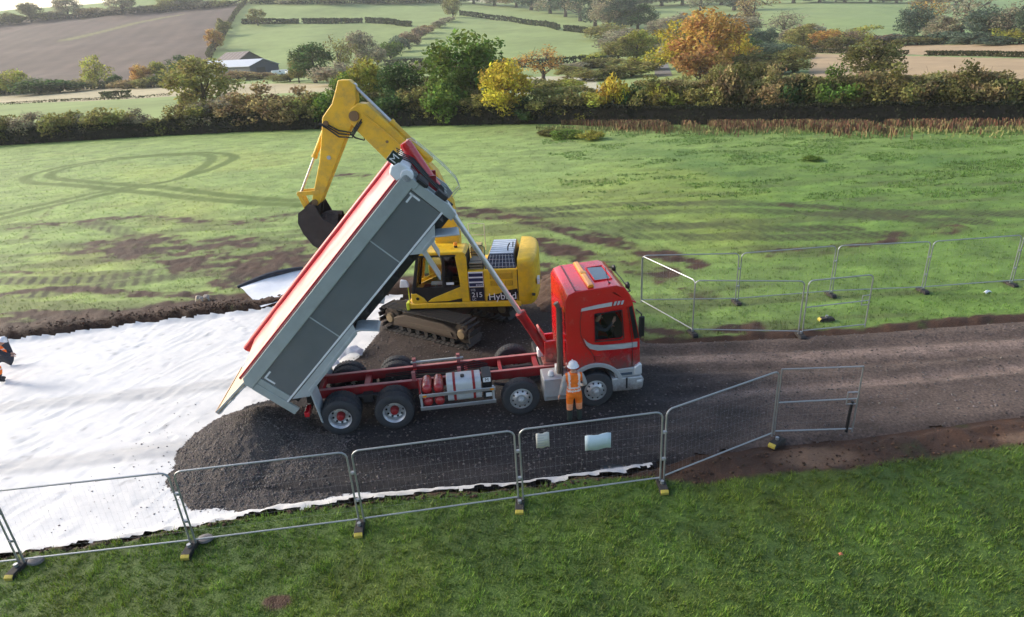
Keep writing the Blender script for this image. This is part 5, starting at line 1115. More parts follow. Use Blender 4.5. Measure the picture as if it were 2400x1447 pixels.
NAMED = [(-49.26, 113.8, -0.03, 9.77, 12.91, ('spread', 'OLV', 'broad olive oak rising over the hedge at left')),
 (-3.86, 89.92, -0.05, 11.12, 13.43, ('round', 'GRN', 'tallest rounded green tree behind the raised excavator arm')),
 (0.9, 81.2, 0, 7.4, 7.06, ('round', 'YEL', 'bright yellow tree in front of the tall green tree')),
 (10.17, 150, 0, 7.56, 11.57, ('bare', 'ORG', 'pale orange half-bare tree behind the yellow tree')),
 (-18.25, 93.74, -0.02, 8.54, 7.52, ('round', 'YGR', 'yellow-green tree just right of the excavator knuckle')),
 (-13.26, 91.04, -0.01, 7.59, 7.62, ('round', 'DGRN', 'dark green tree left of the tallest green tree')),
 (-8.79, 90.07, -0.05, 6.74, 6.45, ('bush', 'OLV', 'low olive tree between the dark and the tall green trees')),
 (-6.24, 86.27, -0.03, 6.98, 5.9, ('round', 'GRN', 'green tree filling the left foot of the tallest tree')),
 (-20.22, 120, 0, 5.07, 5.99, ('round', 'OLV', 'olive tree peeping between the two trees right of the excavator knuckle')),
 (16.42, 160, 0, 2.84, 7.99, ('round', 'OLV', 'olive tree behind the pale orange half-bare tree')),
 (-20.61, 91.2, -0.03, 6.81, 4.54, ('round', 'GRN', 'green tree hidden just behind the excavator knuckle')),
 (30.68, 92, 0, 4.64, 6.36, ('round', 'OLV', 'olive tree between the rust bush and the right hedge')),
 (33.43, 86.78, -0.05, 5.14, 5.45, ('round', 'DOL', 'dark olive tree in the right hedge below the dark pair')),
 (42.88, 140, 0, 13.1, 15.72, ('round', 'ORG', 'large orange autumn tree beside the lane')),
 (40.19, 150, 0, 11.31, 7.78, ('tall', 'YEL', 'yellow-orange tree on the left flank of the large orange tree')),
 (37.47, 125, 0, 6.75, 9.29, ('bush', 'RUST', 'rust coloured weeping bush below the large orange tree')),
 (53.33, 150, 0, 7.62, 6.48, ('tall', 'YEL', 'slim yellow tree on the right flank of the large orange tree')),
 (44.08, 215, 0, 9.28, 13.2, ('round', 'YGR', 'yellow-green roadside tree left of the lane')),
 (37.5, 210, 0, 7.7, 11.64, ('round', 'OLV', 'olive roadside tree furthest left of the lane')),
 (55.61, 100, 0, 6.54, 9.64, ('round', 'DOL', 'dark round oak standing above the right hedge')),
 (57.03, 130, 0, 4.84, 8.91, ('round', 'OLV', 'small domed olive tree before the stubble field')),
 (13.04, 76.39, -0.01, 5.71, 3.83, ('bush', 'YEL', 'yellow bush standing in the hedge line')),
 (15, 75.52, -0.02, 5.03, 3.09, ('bush', 'DGRN', 'dark green bush right of the yellow hedge bush')),
 (-53.99, 202.42, -0.01, 11.25, 14.85, ('round', 'DGRN', 'dark green tree at the right of the barn')),
 (-60.5, 208.4, -0.01, 7.57, 6.42, ('round', 'OLV', 'small olive tree next to the barn yard')),
 (-50.12, 219.35, -0.03, 13.13, 12.69, ('bare', 'OLV', 'thin olive tree behind the barn trees')),
 (-54.08, 276.26, 0.1, 14.87, 14.28, ('round', 'GRY', 'grey green tree at the foot of the sloping hedge')),
 (-171.88, 514.55, 26.48, 11.71, 13.86, ('spread', 'OLV', 'lone spreading tree on the upper hill hedge')),
 (-31.25, 541.1, 24.22, 14.7, 15.56, ('round', 'OLV', 'hilltop tree where the field hedges meet')),
 (-158.34, 394.4, 11.31, 11.36, 12.4, ('round', 'ORG', 'orange tree on the hedge beside the ploughed field')),
 (-179.9, 468.66, 19.82, 11.53, 11.83, ('round', 'OLV', 'olive tree above the orange one on the ploughed field hedge')),
 (-176.7, 251.66, 0.03, 8.94, 12.05, ('round', 'YGR', 'yellow-green tree at the foot of the ploughed field, far left')),
 (-157.19, 271.25, 0.02, 12.5, 8.61, ('tall', 'YGR', 'tall pale green tree below the ploughed field')),
 (-142.7, 257.05, 0.02, 5.33, 5.08, ('bush', 'DGRN', 'small dark bush right of the tall pale green tree')),
 (-126.32, 243.71, -0, 8.12, 8.24, ('round', 'ORG', 'orange topped tree below the ploughed field')),
 (-121.91, 248.17, 0.01, 8.54, 7.93, ('round', 'YGR', 'yellow-green tree right of the orange topped tree')),
 (-111.54, 243.69, -0.01, 10.59, 10.74, ('round', 'DGRN', 'dark green tree left of the barn')),
 (-120.71, 275.73, -0.01, 10.08, 10.48, ('round', 'YGR', 'yellow-green crown beside the barn roof')),
 (121.41, 290.66, 1.53, 11.86, 16.84, ('bare', 'GRY', 'large grey bare tree beyond the lane')),
 (122.85, 330, 2.9, 20.81, 23.84, ('bare', 'BRN', 'tallest pale bare tree at the top edge, right of the lane')),
 (90.52, 238.39, -0.01, 7.13, 7.05, ('round', 'BLU', 'dark tree right of the lane behind the orange tree')),
 (96.54, 241.95, -0.01, 7.1, 6.56, ('round', 'BLU', 'dark tree just left of the grey bare tree')),
 (141.18, 479.66, 13.54, 21.04, 25.88, ('bare', 'GRY', 'thin bare tree on the ridge above the large orange tree'))]
for x, y, z, h, w, (k, c, lb) in NAMED: plant('tree' if k != 'bush' else 'bush', k, x, y, z, h, w, CMAP[c], lb, 'tree' if k != 'bush' else 'bush')
CW = dict(GRN='green', DGRN='dark green', OLV='olive', YEL='yellow', YGR='yellow-green', ORG='orange', RUST='rusty', BRN='brown', GRY='grey', PUR='purplish', DOL='dark olive', BLU='bluish green')
ORDS = ['leftmost', 'second', 'third', 'fourth', 'fifth', 'sixth', 'seventh', 'eighth', 'ninth', 'tenth', 'eleventh', 'twelfth', 'thirteenth', 'fourteenth', 'fifteenth', 'sixteenth', 'seventeenth', 'eighteenth', 'nineteenth', 'twentieth', 'twenty-first', 'twenty-second', 'twenty-third', 'twenty-fourth', 'twenty-fifth', 'twenty-sixth', 'twenty-seventh', 'twenty-eighth', 'twenty-ninth', 'thirtieth', 'thirty-first', 'thirty-second', 'thirty-third', 'thirty-fourth', 'thirty-fifth', 'thirty-sixth', 'thirty-seventh', 'thirty-eighth', 'thirty-ninth', 'fortieth']
def row(data, name, cat, where, group):
    for i, (x, y, z, h, w, (k, c)) in enumerate(sorted(data, key=lambda d: d[0]/d[1])):
        sc = {'far woodland trees': (1.3, 1.7), 'copse at upper right': (1.12, 1.5), 'roadside bushes by the lane': (1.35, 1.6), 'valley hedge bushes': (1.2, 1.4), 'tree belt behind the stubble': (1.15, 1.5), 'skyline trees at left': (1.05, 1.25)}.get(group, (1, 1)); h, w = h*sc[0], w*sc[1]
        plant(name, k, x, y, z, h, w, CMAP[c], '%s %s, %s%s %s' % (CW[c], cat, ORDS[i], ' from left' if i else '', where), cat, group)
row([(-422.75, 623.73, 42.91, 10.65, 11.87, ('bush', 'DOL')),
 (-415.04, 624.09, 43.16, 8, 8.18, ('bush', 'DOL')),
 (-406.42, 627.95, 44.11, 15.34, 17.11, ('round', 'DOL')),
 (-394.98, 632.27, 44.92, 8.76, 15.04, ('bush', 'OLV')),
 (-387.82, 634.93, 45.26, 8.12, 12.85, ('bush', 'GRY')),
 (-381.34, 641.75, 46.43, 16.98, 18.21, ('spread', 'GRY')),
 (-368.6, 641.66, 46.41, 7.52, 11.45, ('bush', 'GRY')),
 (-359.07, 641.89, 46.57, 8.88, 19.08, ('bush', 'BRN')),
 (-342.53, 636.14, 46.18, 6.11, 15.15, ('bush', 'GRY')),
 (-325.18, 628.34, 45.67, 16.63, 23.03, ('spread', 'GRY')),
 (-311.68, 631.8, 46.38, 6.06, 15.05, ('bush', 'GRY')),
 (-298.46, 637.6, 46.84, 7.13, 18.96, ('bush', 'OLV')),
 (-287.73, 641.97, 47.42, 11.58, 23.6, ('round', 'OLV')),
 (-274.05, 641.41, 47.32, 10.9, 19.03, ('round', 'GRY')),
 (-259.43, 643.15, 47.26, 8.55, 17.58, ('bush', 'GRY')),
 (-243.18, 643.05, 47.38, 7.19, 15.3, ('bush', 'OLV')),
 (-440.23, 624.41, 42.55, 10.66, 14.86, ('bush', 'DOL')),
 (-454.63, 623.32, 41.99, 15.26, 22.18, ('round', 'DOL'))], 'tree', 'tree', 'on the skyline above the ploughed field', 'skyline trees at left')
row([(-173.1, 636.9, 46.3, 6.11, 18.96, ('bush', 'GRY')),
 (-142.48, 635.22, 44.51, 6.11, 22.72, ('bush', 'GRY')),
 (-113.22, 663.41, 44.4, 5.33, 23.77, ('bush', 'BLU')),
 (-83.29, 677.4, 43.31, 6.18, 24.29, ('bush', 'GRY')),
 (-55.83, 688.74, 42.61, 6.67, 20.59, ('bush', 'BLU')),
 (-207.66, 650.66, 48.83, 5.54, 15.49, ('bush', 'GRY')),
 (-19.01, 696.74, 39.75, 10.88, 22.9, ('round', 'BLU')),
 (1.74, 676.5, 35.9, 14.23, 24.25, ('round', 'GRY')),
 (21.33, 655.15, 32.53, 15.23, 21.54, ('round', 'BRN')),
 (33.04, 617.12, 28.46, 18.04, 22.12, ('round', 'BLU')),
 (46.16, 572.64, 23.72, 17.74, 20.57, ('round', 'GRY')),
 (54.46, 535.24, 19.81, 18.97, 19.23, ('round', 'BLU')),
 (61.64, 501.22, 15.79, 17.87, 18.06, ('bare', 'GRY')),
 (65.28, 452.31, 11.63, 20.4, 19, ('round', 'BLU')),
 (69.14, 424.91, 9.17, 16.48, 15.38, ('round', 'GRY')),
 (76.65, 416, 8.2, 14.35, 15.1, ('round', 'BLU')),
 (85.07, 413.34, 7.71, 11.54, 15.06, ('round', 'DGRN')),
 (97.71, 568.67, 21.31, 18.6, 20.44, ('round', 'BRN')),
 (129.27, 620.68, 24.5, 16.91, 22.33, ('round', 'BLU')),
 (154.93, 649.27, 26.2, 13.81, 27.31, ('round', 'GRY')),
 (177.7, 660.51, 26.08, 13.34, 27.8, ('round', 'BLU')),
 (203.09, 626.92, 23.31, 12.7, 26.42, ('round', 'GRY')),
 (190.06, 554.32, 17.19, 16.74, 23.34, ('round', 'BLU')),
 (260.79, 609.56, 20.72, 10.06, 25.77, ('round', 'GRY')),
 (287.32, 618.52, 20.28, 8.86, 22.45, ('round', 'BLU')),
 (307.71, 613.67, 18.92, 8.13, 22.3, ('round', 'GRY')),
 (332.07, 616.79, 17.68, 8.19, 22.43, ('round', 'BLU')),
 (353.95, 614.91, 15.69, 8.19, 22.4, ('round', 'GRY')),
 (330.49, 533.42, 11.83, 8.62, 19.45, ('round', 'BRN')),
 (367.11, 553.89, 11.17, 7.42, 20.24, ('round', 'GRY'))], 'tree', 'tree', 'in the far woodland along the top', 'far woodland trees')
row([(146.25, 241.11, -0.08, 10.62, 9.15, ('round', 'BLU')),
 (152.74, 243.57, -0.05, 13.31, 8.16, ('bare', 'ORG')),
 (141.4, 218.19, -0.03, 7.3, 8.07, ('round', 'GRY')),
 (146.13, 215.05, -0.02, 12.76, 11.8, ('bare', 'GRY')),
 (140.58, 195.75, -0.02, 8.58, 10.23, ('round', 'BLU')),
 (141.45, 188.29, -0, 10.17, 7.61, ('bare', 'GRY')),
 (136.18, 177.22, -0, 4.35, 4.4, ('tall', 'YGR')),
 (137.22, 173.24, -0.02, 9.4, 8.51, ('round', 'BLU')),
 (138.32, 167.2, -0.01, 10.03, 9.22, ('round', 'GRY')),
 (133.44, 191.61, -0.01, 3.8, 7.14, ('bush', 'BLU')),
 (135.03, 203.23, -0.01, 3.78, 6.94, ('bush', 'BLU'))], 'tree', 'tree', 'in the copse at upper right', 'copse at upper right')
row([(97.66, 218.14, -0.03, 7.05, 9.68, ('round', 'OLV')),
 (100.58, 208.51, -0.01, 5.08, 8, ('round', 'ORG')),
 (105.8, 205.91, -0.02, 5.49, 6.62, ('bare', 'PUR')),
 (112.27, 212.12, -0.02, 6.13, 5.24, ('tall', 'YGR')),
 (120.01, 215.31, -0.02, 3.75, 8.02, ('bush', 'PUR')),
 (124.82, 213.14, -0.02, 3.22, 7.94, ('bush', 'BLU')),
 (126.59, 205.07, -0.01, 2.63, 7.66, ('bush', 'DOL')),
 (132.43, 179.42, -0.02, 2.11, 7.84, ('bush', 'BLU')),
 (96.86, 207.51, -0.01, 3.62, 6.44, ('bush', 'DOL')),
 (99.69, 200.03, -0.02, 4.19, 6.21, ('bush', 'DOL'))], 'tree', 'tree', 'in the belt behind the stubble fields', 'tree belt behind the stubble')
row([(-160.33, 239.84, 0.01, 4.99, 13.35, ('bush', 'DGRN')),
 (-155.81, 243.4, 0.03, 3.66, 10.56, ('bush', 'DGRN')),
 (-152.94, 248.74, 0.04, 3.74, 9.25, ('bush', 'OLV')),
 (-188.62, 252.91, 0.03, 6.69, 12.47, ('bush', 'DGRN')),
 (-132.12, 244.6, -0.01, 3.4, 7.58, ('bush', 'BRN')),
 (-115.13, 242.56, -0.01, 4.21, 9.01, ('bush', 'DGRN')),
 (-121.23, 239.57, -0.01, 3.61, 7.43, ('bush', 'OLV')),
 (-94.82, 251.2, -0.02, 3.49, 9.34, ('bush', 'BRN')),
 (-88.15, 254.68, -0.03, 2.65, 7.9, ('bush', 'BRN')),
 (-76.86, 238.94, -0.04, 1.67, 5.95, ('bush', 'OLV')),
 (-66.96, 220.56, -0.03, 2.82, 6.85, ('bush', 'DOL')),
 (-43.56, 184.43, -0.01, 5.36, 9.14, ('bush', 'GRY')),
 (-38.58, 188.59, -0.02, 4.07, 8.2, ('bush', 'GRN')),
 (-1.81, 179.49, -0, 3.15, 7.83, ('bush', 'GRY')),
 (20.34, 185.89, -0.01, 2.18, 6.96, ('bush', 'GRY')),
 (26.78, 190.12, -0.03, 2.22, 8.3, ('bush', 'DOL')),
 (30.35, 190.09, -0.01, 2.56, 7.11, ('bush', 'OLV')),
 (-28.62, 248.36, -0.08, 2.45, 9.25, ('bush', 'GRY')),
 (-14.52, 221.02, -0.01, 2.31, 8.25, ('bush', 'BRN'))], 'bush', 'bush', 'in the valley hedges below the hill fields', 'valley hedge bushes')
row([(-32.86, 501.42, 20.61, 4.41, 10.92, ('bush', 'GRY')),
 (-36.32, 463.08, 16.52, 5.63, 10.1, ('bush', 'GRY')),
 (-41.04, 435.07, 13.59, 6.28, 9.51, ('bush', 'BRN')),
 (-43.98, 409.65, 10.45, 7.76, 9.96, ('bush', 'PUR')),
 (-46.16, 373.16, 7.37, 8.78, 10.45, ('bush', 'PUR')),
 (-47.63, 344.73, 5.09, 8.16, 10.52, ('bush', 'BLU')),
 (-48.62, 316.79, 2.85, 9.68, 10.84, ('bush', 'GRN')),
 (-50.98, 294.62, 1.29, 8.06, 9.04, ('bush', 'GRY'))], 'bush', 'bush', 'in the hedge sloping down the hill', 'bushes of the sloping field hedge')
row([(134.09, 403.82, 7.58, 5.45, 12.34, ('bush', 'BLU')),
 (83.03, 328.67, 2.79, 5.61, 10.09, ('bush', 'OLV')),
 (65.94, 297.27, 1.62, 4.26, 7.33, ('bush', 'YGR')),
 (81.57, 248.45, 0.02, 3.59, 9.24, ('bush', 'OLV')),
 (80.27, 222.99, -0.02, 3.88, 8.3, ('bush', 'DGRN')),
 (79.82, 336.67, 3.12, 7.63, 8.25, ('round', 'GRY')),
 (63.95, 335.46, 3.08, 5.72, 12.36, ('bush', 'GRY')),
 (31.22, 212.22, -0.01, 3.09, 6.59, ('bush', 'YGR')),
 (71.28, 178.82, -0.02, 3.55, 6.68, ('bush', 'BLU')),
 (67.81, 178.56, -0.02, 3.34, 5.56, ('bush', 'BLU')),
 (73.49, 174.67, -0.02, 3.27, 5.44, ('bush', 'BLU')),
 (56.28, 352.54, 4.36, 6.58, 12.95, ('bush', 'OLV')),
 (51.18, 286.97, 0.97, 5.75, 10.6, ('bush', 'GRY')),
 (50.17, 239.3, -0.06, 4.84, 8.14, ('bush', 'OLV')),
 (36.84, 165.45, -0.01, 3.4, 6.19, ('bush', 'YGR')),
 (29.08, 147.15, -0.01, 2.78, 6.45, ('bush', 'OLV')),
 (99.91, 377.5, 4.92, 8.51, 13.83, ('bush', 'GRY')),
 (102.73, 358.57, 3.7, 7.1, 10.98, ('bush', 'BLU')),
 (109.96, 318.03, 2.41, 8.12, 13.63, ('bush', 'GRY')),
 (98.39, 271.73, 0.91, 5.46, 8.38, ('bush', 'OLV')),
 (52.6, 129.21, -0, 2.69, 6.49, ('bush', 'DOL')),
 (51.78, 138.11, -0.01, 3.27, 6.91, ('bush', 'OLV')),
 (117.23, 266.34, 0.66, 5.81, 9.85, ('bush', 'GRY')),
 (115.83, 252.17, 0.15, 4.37, 9.36, ('bush', 'BLU')),
 (57.79, 172.05, -0.03, 3.83, 7.49, ('bush', 'ORG')),
 (24.07, 145.02, -0.03, 2.32, 5.45, ('bush', 'DOL')),
 (18.35, 143.33, -0.02, 2.12, 5.39, ('bush', 'OLV')),
 (10.86, 121.01, -0.01, 1.96, 5.34, ('bush', 'YGR')),
 (6.44, 117.82, -0, 2.26, 4.45, ('bush', 'OLV'))], 'bush', 'bush', 'among the roadside trees by the lane', 'roadside bushes by the lane')
# tall shrubs of the boundary hedge, right half and centre
rowR = []
cols = ['OLV', 'YGR', 'OLV', 'OLV', 'BRN', 'DOL', 'BRN', 'DGRN', 'OLV', 'GRN', 'OLV', 'BRN', 'OLV', 'BRN', 'OLV', 'DOL', 'BRN', 'OLV']
HB = [(16.78, 72.59, -0.01, 3.81, 4.15, 0),
 (18.88, 71.55, -0.01, 3.97, 3.86, 0),
 (20.82, 71.01, -0.06, 4.21, 3.83, 0),
 (22.77, 69.88, -0.04, 4.06, 3.77, 0),
 (24.52, 68.76, -0, 4.66, 3.48, 0),
 (26.22, 68.13, -0.03, 5.36, 3.65, 0),
 (28.13, 67.36, -0.05, 4.34, 3.64, 0),
 (29.99, 66.56, -0.06, 4.46, 3.8, 0),
 (31.56, 65.27, -0, 3.82, 3.54, 0),
 (33.5, 64.86, -0.07, 4.12, 3.72, 0),
 (35.16, 63.98, -0.06, 3.91, 3.67, 0),
 (36.75, 63.08, -0.04, 4.1, 3.82, 0),
 (38.43, 62.07, -0.02, 4.11, 3.96, 0),
 (40.3, 61.47, -0.06, 3.86, 3.73, 0),
 (41.83, 60.43, -0.03, 3.95, 3.86, 0),
 (43.72, 59.71, -0.05, 4.12, 3.81, 0),
 (45.11, 58.66, -0.01, 3.77, 3.57, 0),
 (46.74, 58.01, -0.03, 3.84, 3.72, 0),
 (48.44, 57.26, -0.04, 3.8, 3.85, 0),
 (50.29, 56.32, -0.03, 3.75, 3.98, 0),
 (15.53, 73.37, -0.03, 3.09, 3.27, 0)]
row([(x, y+2.0+(i % 3), 0, h*1.3, w*1.3, (('twig', 'bush', 'twig')[i % 3], cols[i % len(cols)])) for i, (x, y, z, h, w, _) in enumerate(HB)], 'shrub', 'shrub', 'in the tall right boundary hedge', 'tall shrubs of the right boundary hedge')
HC = [(-22.33, 86.15, -0.01, 4.24, 4.89, 0),
 (-18.96, 85.93, -0.02, 4.43, 4.87, 0),
 (-14.62, 84.75, -0.03, 3.77, 4.82, 0),
 (-9.83, 83.42, -0.04, 4.26, 4.74, 0),
 (-6.49, 81.74, -0.03, 4.53, 4.64, 0),
 (-2.24, 80.47, -0.03, 3.26, 4.6, 0),
 (3.64, 78.42, -0.03, 2.71, 4, 0),
 (4.87, 77.85, -0.03, 3.21, 4.45, 0),
 (7.76, 76.61, -0.05, 3.12, 4.39, 0),
 (10.55, 75.26, -0.05, 3.25, 4.31, 0)]
row([(x, y+2.0, 0, h*1.25, w*1.25, (('bush', 'twig')[i % 2], ['GRN', 'GRN', 'DGRN', 'OLV', 'GRN', 'OLV', 'DGRN', 'OLV', 'OLV', 'YGR'][i])) for i, (x, y, z, h, w, _) in enumerate(HC)], 'shrub', 'shrub', 'in the hedge beneath the tall trees', 'shrubs of the middle boundary hedge')
HL = [(-42.37, 90.03, -0.03, 4.57, 5.09, 0),
 (-38.87, 89.96, -0.01, 4.35, 5.38, 0),
 (-35.17, 89.33, -0.04, 4.75, 5.61, 0),
 (-31.47, 88.58, -0.05, 4.97, 5.84, 0),
 (-27.79, 87.7, -0.05, 4.77, 5.51, 0),
 (-24.4, 86.63, -0, 4.31, 4.91, 0)]
row([(x, y+2.2, 0, h*1.22, w*1.25, ('twig', ['OLV', 'GRY', 'BRN', 'BRN', 'BRN', 'OLV'][i])) for i, (x, y, z, h, w, _) in enumerate(HL)], 'shrub', 'shrub', 'in the twiggy hedge left of the excavator', 'twiggy hedge shrubs')
HF = [(-70.8, 89.35, -0, 4.64, 5.05, 0),
 (-68.29, 90.65, -0.02, 4.06, 4.57, 0),
 (-64.35, 90.44, -0, 4.16, 4.56, 0),
 (-60.18, 90.28, -0, 4.47, 4.83, 0),
 (-56.9, 90.61, -0.03, 3.3, 3.44, 0),
 (-53.78, 90.76, -0.01, 4.39, 5.42, 0),
 (-49.93, 90.66, -0, 3.3, 4.01, 0),
 (-46.06, 89.88, -0.02, 2.74, 3.99, 0),
 (-43.32, 89.57, -0.03, 3.05, 4.54, 0)]
row([(x, y+2.0, 0, h*1.12, w*1.1, (('twig', 'bush')[i % 2], ['DOL', 'DOL', 'GRY', 'OLV', 'GRY', 'OLV', 'GRY', 'DOL', 'DOL'][i])) for i, (x, y, z, h, w, _) in enumerate(HF)], 'shrub', 'shrub', 'in the low hedge at far left', 'low shrubs of the left boundary hedge')

def hedge_strip(name, pts, h, w, n, size, col, label, group=None, cat='hedge', jitter=.25, core=False):
    """clipped hedge: leaf quads filling a box that follows a line"""
    global vr
    P = np.array(smoothline(pts, 6)); seg = np.linalg.norm(np.diff(P, axis=0), axis=1); cum = np.concatenate([[0], np.cumsum(seg)]); L = cum[-1]
    s = vr.random(n)*L; x = np.interp(s, cum, P[:, 0]); y = np.interp(s, cum, P[:, 1])
    hh = h*(1+jitter*(fbm(s/4., s*0, 55, 3)-.5)*2); u = vr.random(n); zz = hh*np.where(u < .4, 1-.12*vr.random(n), vr.random(n))
    yo = (vr.random(n)-.5)*w*(1.15-.35*zz/np.maximum(hh, .1)); xo = (vr.random(n)-.5)*.4; z0 = H(x, y)
    C = np.stack([x+xo, y+yo, z0+zz], 1)
    nn = vr.normal(size=(n, 3)); nn /= np.linalg.norm(nn, axis=1)[:, None]; a = np.cross(nn, vr.normal(size=(n, 3))); a /= np.linalg.norm(a, axis=1)[:, None]; b = np.cross(nn, a)
    sz = size*(.6+.8*vr.random(n))[:, None]; V = np.stack([C-a*sz, C-b*sz*.7, C+a*sz, C+b*sz*.7], 1).reshape(-1, 3)
    cc = (.6+.8*vr.random((n, 1)))*np.ones((1, 3))*(1+.2*(vr.random((n, 3))-.5))
    o0 = np.array([P[0, 0], P[0, 1], float(H(P[0, 0], P[0, 1]))])
    t = thing(name, label, cat, o0, 0, group); c = npobj('foliage', V-o0, np.arange(len(V)).reshape(-1, 4), m_leaf, t, False, np.repeat(cc, 4, 0)); c.color = (*col, 1)
    m = MB()
    for k in range(int(L/2.5)+1):
        q = min(L, k*2.5+.4); px, py = np.interp(q, cum, P[:, 0]), np.interp(q, cum, P[:, 1]); pz = float(H(px, py)); m.tube([(px-o0[0], py-o0[1], pz-o0[2]-.05), (px-o0[0]+.1, py-o0[1], pz-o0[2]+h*.7)], [.05, .02], 5)
    st = m.build('stems', m_bark, t); st['kind'] = 'stuff'
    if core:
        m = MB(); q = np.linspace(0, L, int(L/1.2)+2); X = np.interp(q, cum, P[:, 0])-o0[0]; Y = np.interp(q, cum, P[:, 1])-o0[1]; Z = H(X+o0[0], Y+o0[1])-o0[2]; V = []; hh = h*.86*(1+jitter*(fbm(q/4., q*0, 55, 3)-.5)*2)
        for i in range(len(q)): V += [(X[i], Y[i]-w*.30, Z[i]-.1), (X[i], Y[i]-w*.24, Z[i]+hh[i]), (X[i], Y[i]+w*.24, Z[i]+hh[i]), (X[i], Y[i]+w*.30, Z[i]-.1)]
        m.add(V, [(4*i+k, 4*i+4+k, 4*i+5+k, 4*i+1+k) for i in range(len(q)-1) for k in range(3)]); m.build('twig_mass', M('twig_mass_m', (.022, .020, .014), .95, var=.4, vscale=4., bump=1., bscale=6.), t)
    return t
hx = HEDGE
dk = (.030, .036, .018)
hedge_strip('hedge', hx[0:4], 1.9, 2.6, 9000, .17, dk, 'dark clipped boundary hedge at the far left end of the field', core=True)
hedge_strip('hedge', hx[3:7], 1.9, 2.6, 8000, .16, dk, 'dark clipped boundary hedge behind the excavator arm', core=True)
hedge_strip('hedge', hx[6:9], 1.9, 2.4, 8000, .15, dk, 'dark clipped boundary hedge beneath the tall green trees', core=True)
hedge_strip('hedge', hx[8:13], 1.8, 2.4, 11000, .13, dk, 'dark clipped boundary hedge along the right half of the field', core=True)
back = lambda P, d: [(x, y+d) for x, y in P]
hedge_strip('hedge', back(hx[8:13], 3.4), 3.9, 3.0, 17000, .13, (.30, .27, .115), 'tall khaki hedge mass behind the clipped hedge on the right', jitter=.35)
hedge_strip('hedge', back(hx[5:9], 3.6), 3.5, 2.8, 10000, .15, (.24, .24, .085), 'tall olive hedge mass beneath the trees in the middle', jitter=.4)
hedge_strip('hedge', back(hx[3:6], 3.6), 3.2, 2.6, 9000, .16, (.30, .235, .125), 'tall twiggy brown hedge mass left of the excavator arm', jitter=.35)
hc = (.055, .070, .032)
hedge_strip('hedge', [(-186.5, 524.3), (-159.5, 520.1), (-141.3, 510.8)], 3.0, 4, 1500, .8, hc, 'dark hedge across the hill field, left of the gap')
hedge_strip('hedge', [(-137.8, 509.2), (-115.7, 505.9), (-94.7, 508.2)], 3.0, 4, 1500, .8, hc, 'dark hedge across the hill field, middle piece')
hedge_strip('hedge', [(-92.2, 507.7), (-74.2, 493), (-55.6, 474.8)], 3.2, 4, 1300, .8, hc, 'dark hedge across the hill field, right piece')
hedge_strip('hedge', [(-26.9, 561.9), (-2.5, 526.5), (23.9, 480.9), (39.6, 424.2)], 3.0, 4, 2200, .8, hc, 'hedge running down right from the hilltop tree')
hedge_strip('hedge', [(41.7, 419.4), (53.1, 393.4), (62.2, 382.5)], 2.8, 4, 1100, .8, hc, 'short hedge continuing beyond the gap below the woodland')
hedge_strip('hedge', [(-147.7, 355.5), (-166.3, 418.7), (-195.5, 524.8), (-213.7, 601.1), (-228.3, 667)], 3.5, 5, 2600, .8, (.10, .10, .05), 'overgrown hedge along the right edge of the ploughed field')
hedge_strip('hedge', [(-469.3, 633.6), (-439.7, 635.2), (-384.1, 638.4), (-321.7, 629), (-269.9, 640.5), (-226.7, 649.6)], 3.2, 5, 3600, .8, (.10, .10, .07), 'skyline hedge along the top of the ploughed field')
hedge_strip('hedge', [(-218.8, 649.1), (-152.1, 627.8), (-101.8, 666.3), (-43.4, 686.1)], 3.5, 5, 2600, .8, hc, 'skyline hedge along the top of the green hill field')
hedge_strip('hedge', [(90.6, 202.1), (94.3, 179.8), (98.2, 162.6)], 1.0, 1.6, 1900, .25, (.07, .075, .03), 'low hedge between the two stubble fields, left piece')
hedge_strip('hedge', [(98.3, 155.6), (101.8, 144.8), (103.5, 130.4)], .9, 1.6, 1900, .25, (.07, .075, .03), 'low hedge between the two stubble fields, right piece')
hedge_strip('hedge', [(110.1, 249.8), (121.3, 232.2), (131.2, 202.2), (136.9, 173.5)], 2.2, 3, 2600, .4, (.055, .075, .045), 'hedge along the back of the stubble strip')
hedge_strip('hedge', [(-212.7, 269.7), (-175.1, 254), (-156, 259.2), (-130.4, 247.2), (-112, 244)], 2.2, 3.5, 3600, .5, (.05, .06, .03), 'dark hedge along the foot of the ploughed field')
hedge_strip('hedge', [(-138.5, 189.2), (-120.2, 188.4), (-99, 181.8), (-89.1, 185.2)], .55, .8, 900, .2, (.10, .095, .05), 'thin straggling hedge between the pale and green left fields')
hedge_strip('hedge', [(-110.1, 189.3), (-105.7, 188.9), (-102.5, 190.7)], 1.6, 2.0, 600, .3, (.09, .11, .05), 'small scrub island in the pale field at left')
hedge_strip('hedge', [(-46.4, 282.7), (-28.2, 275.6), (-2.1, 228), (11.5, 215.7), (35.5, 206)], 2.4, 4, 3200, .5, (.07, .085, .045), 'hedge along the foot of the green hill field')
hedge_strip('hedge', [(108.1, 439.9), (121.7, 412.4), (133.8, 388.1)], 3, 4, 1400, .7, hc, 'hedge across the far field above the orange tree')

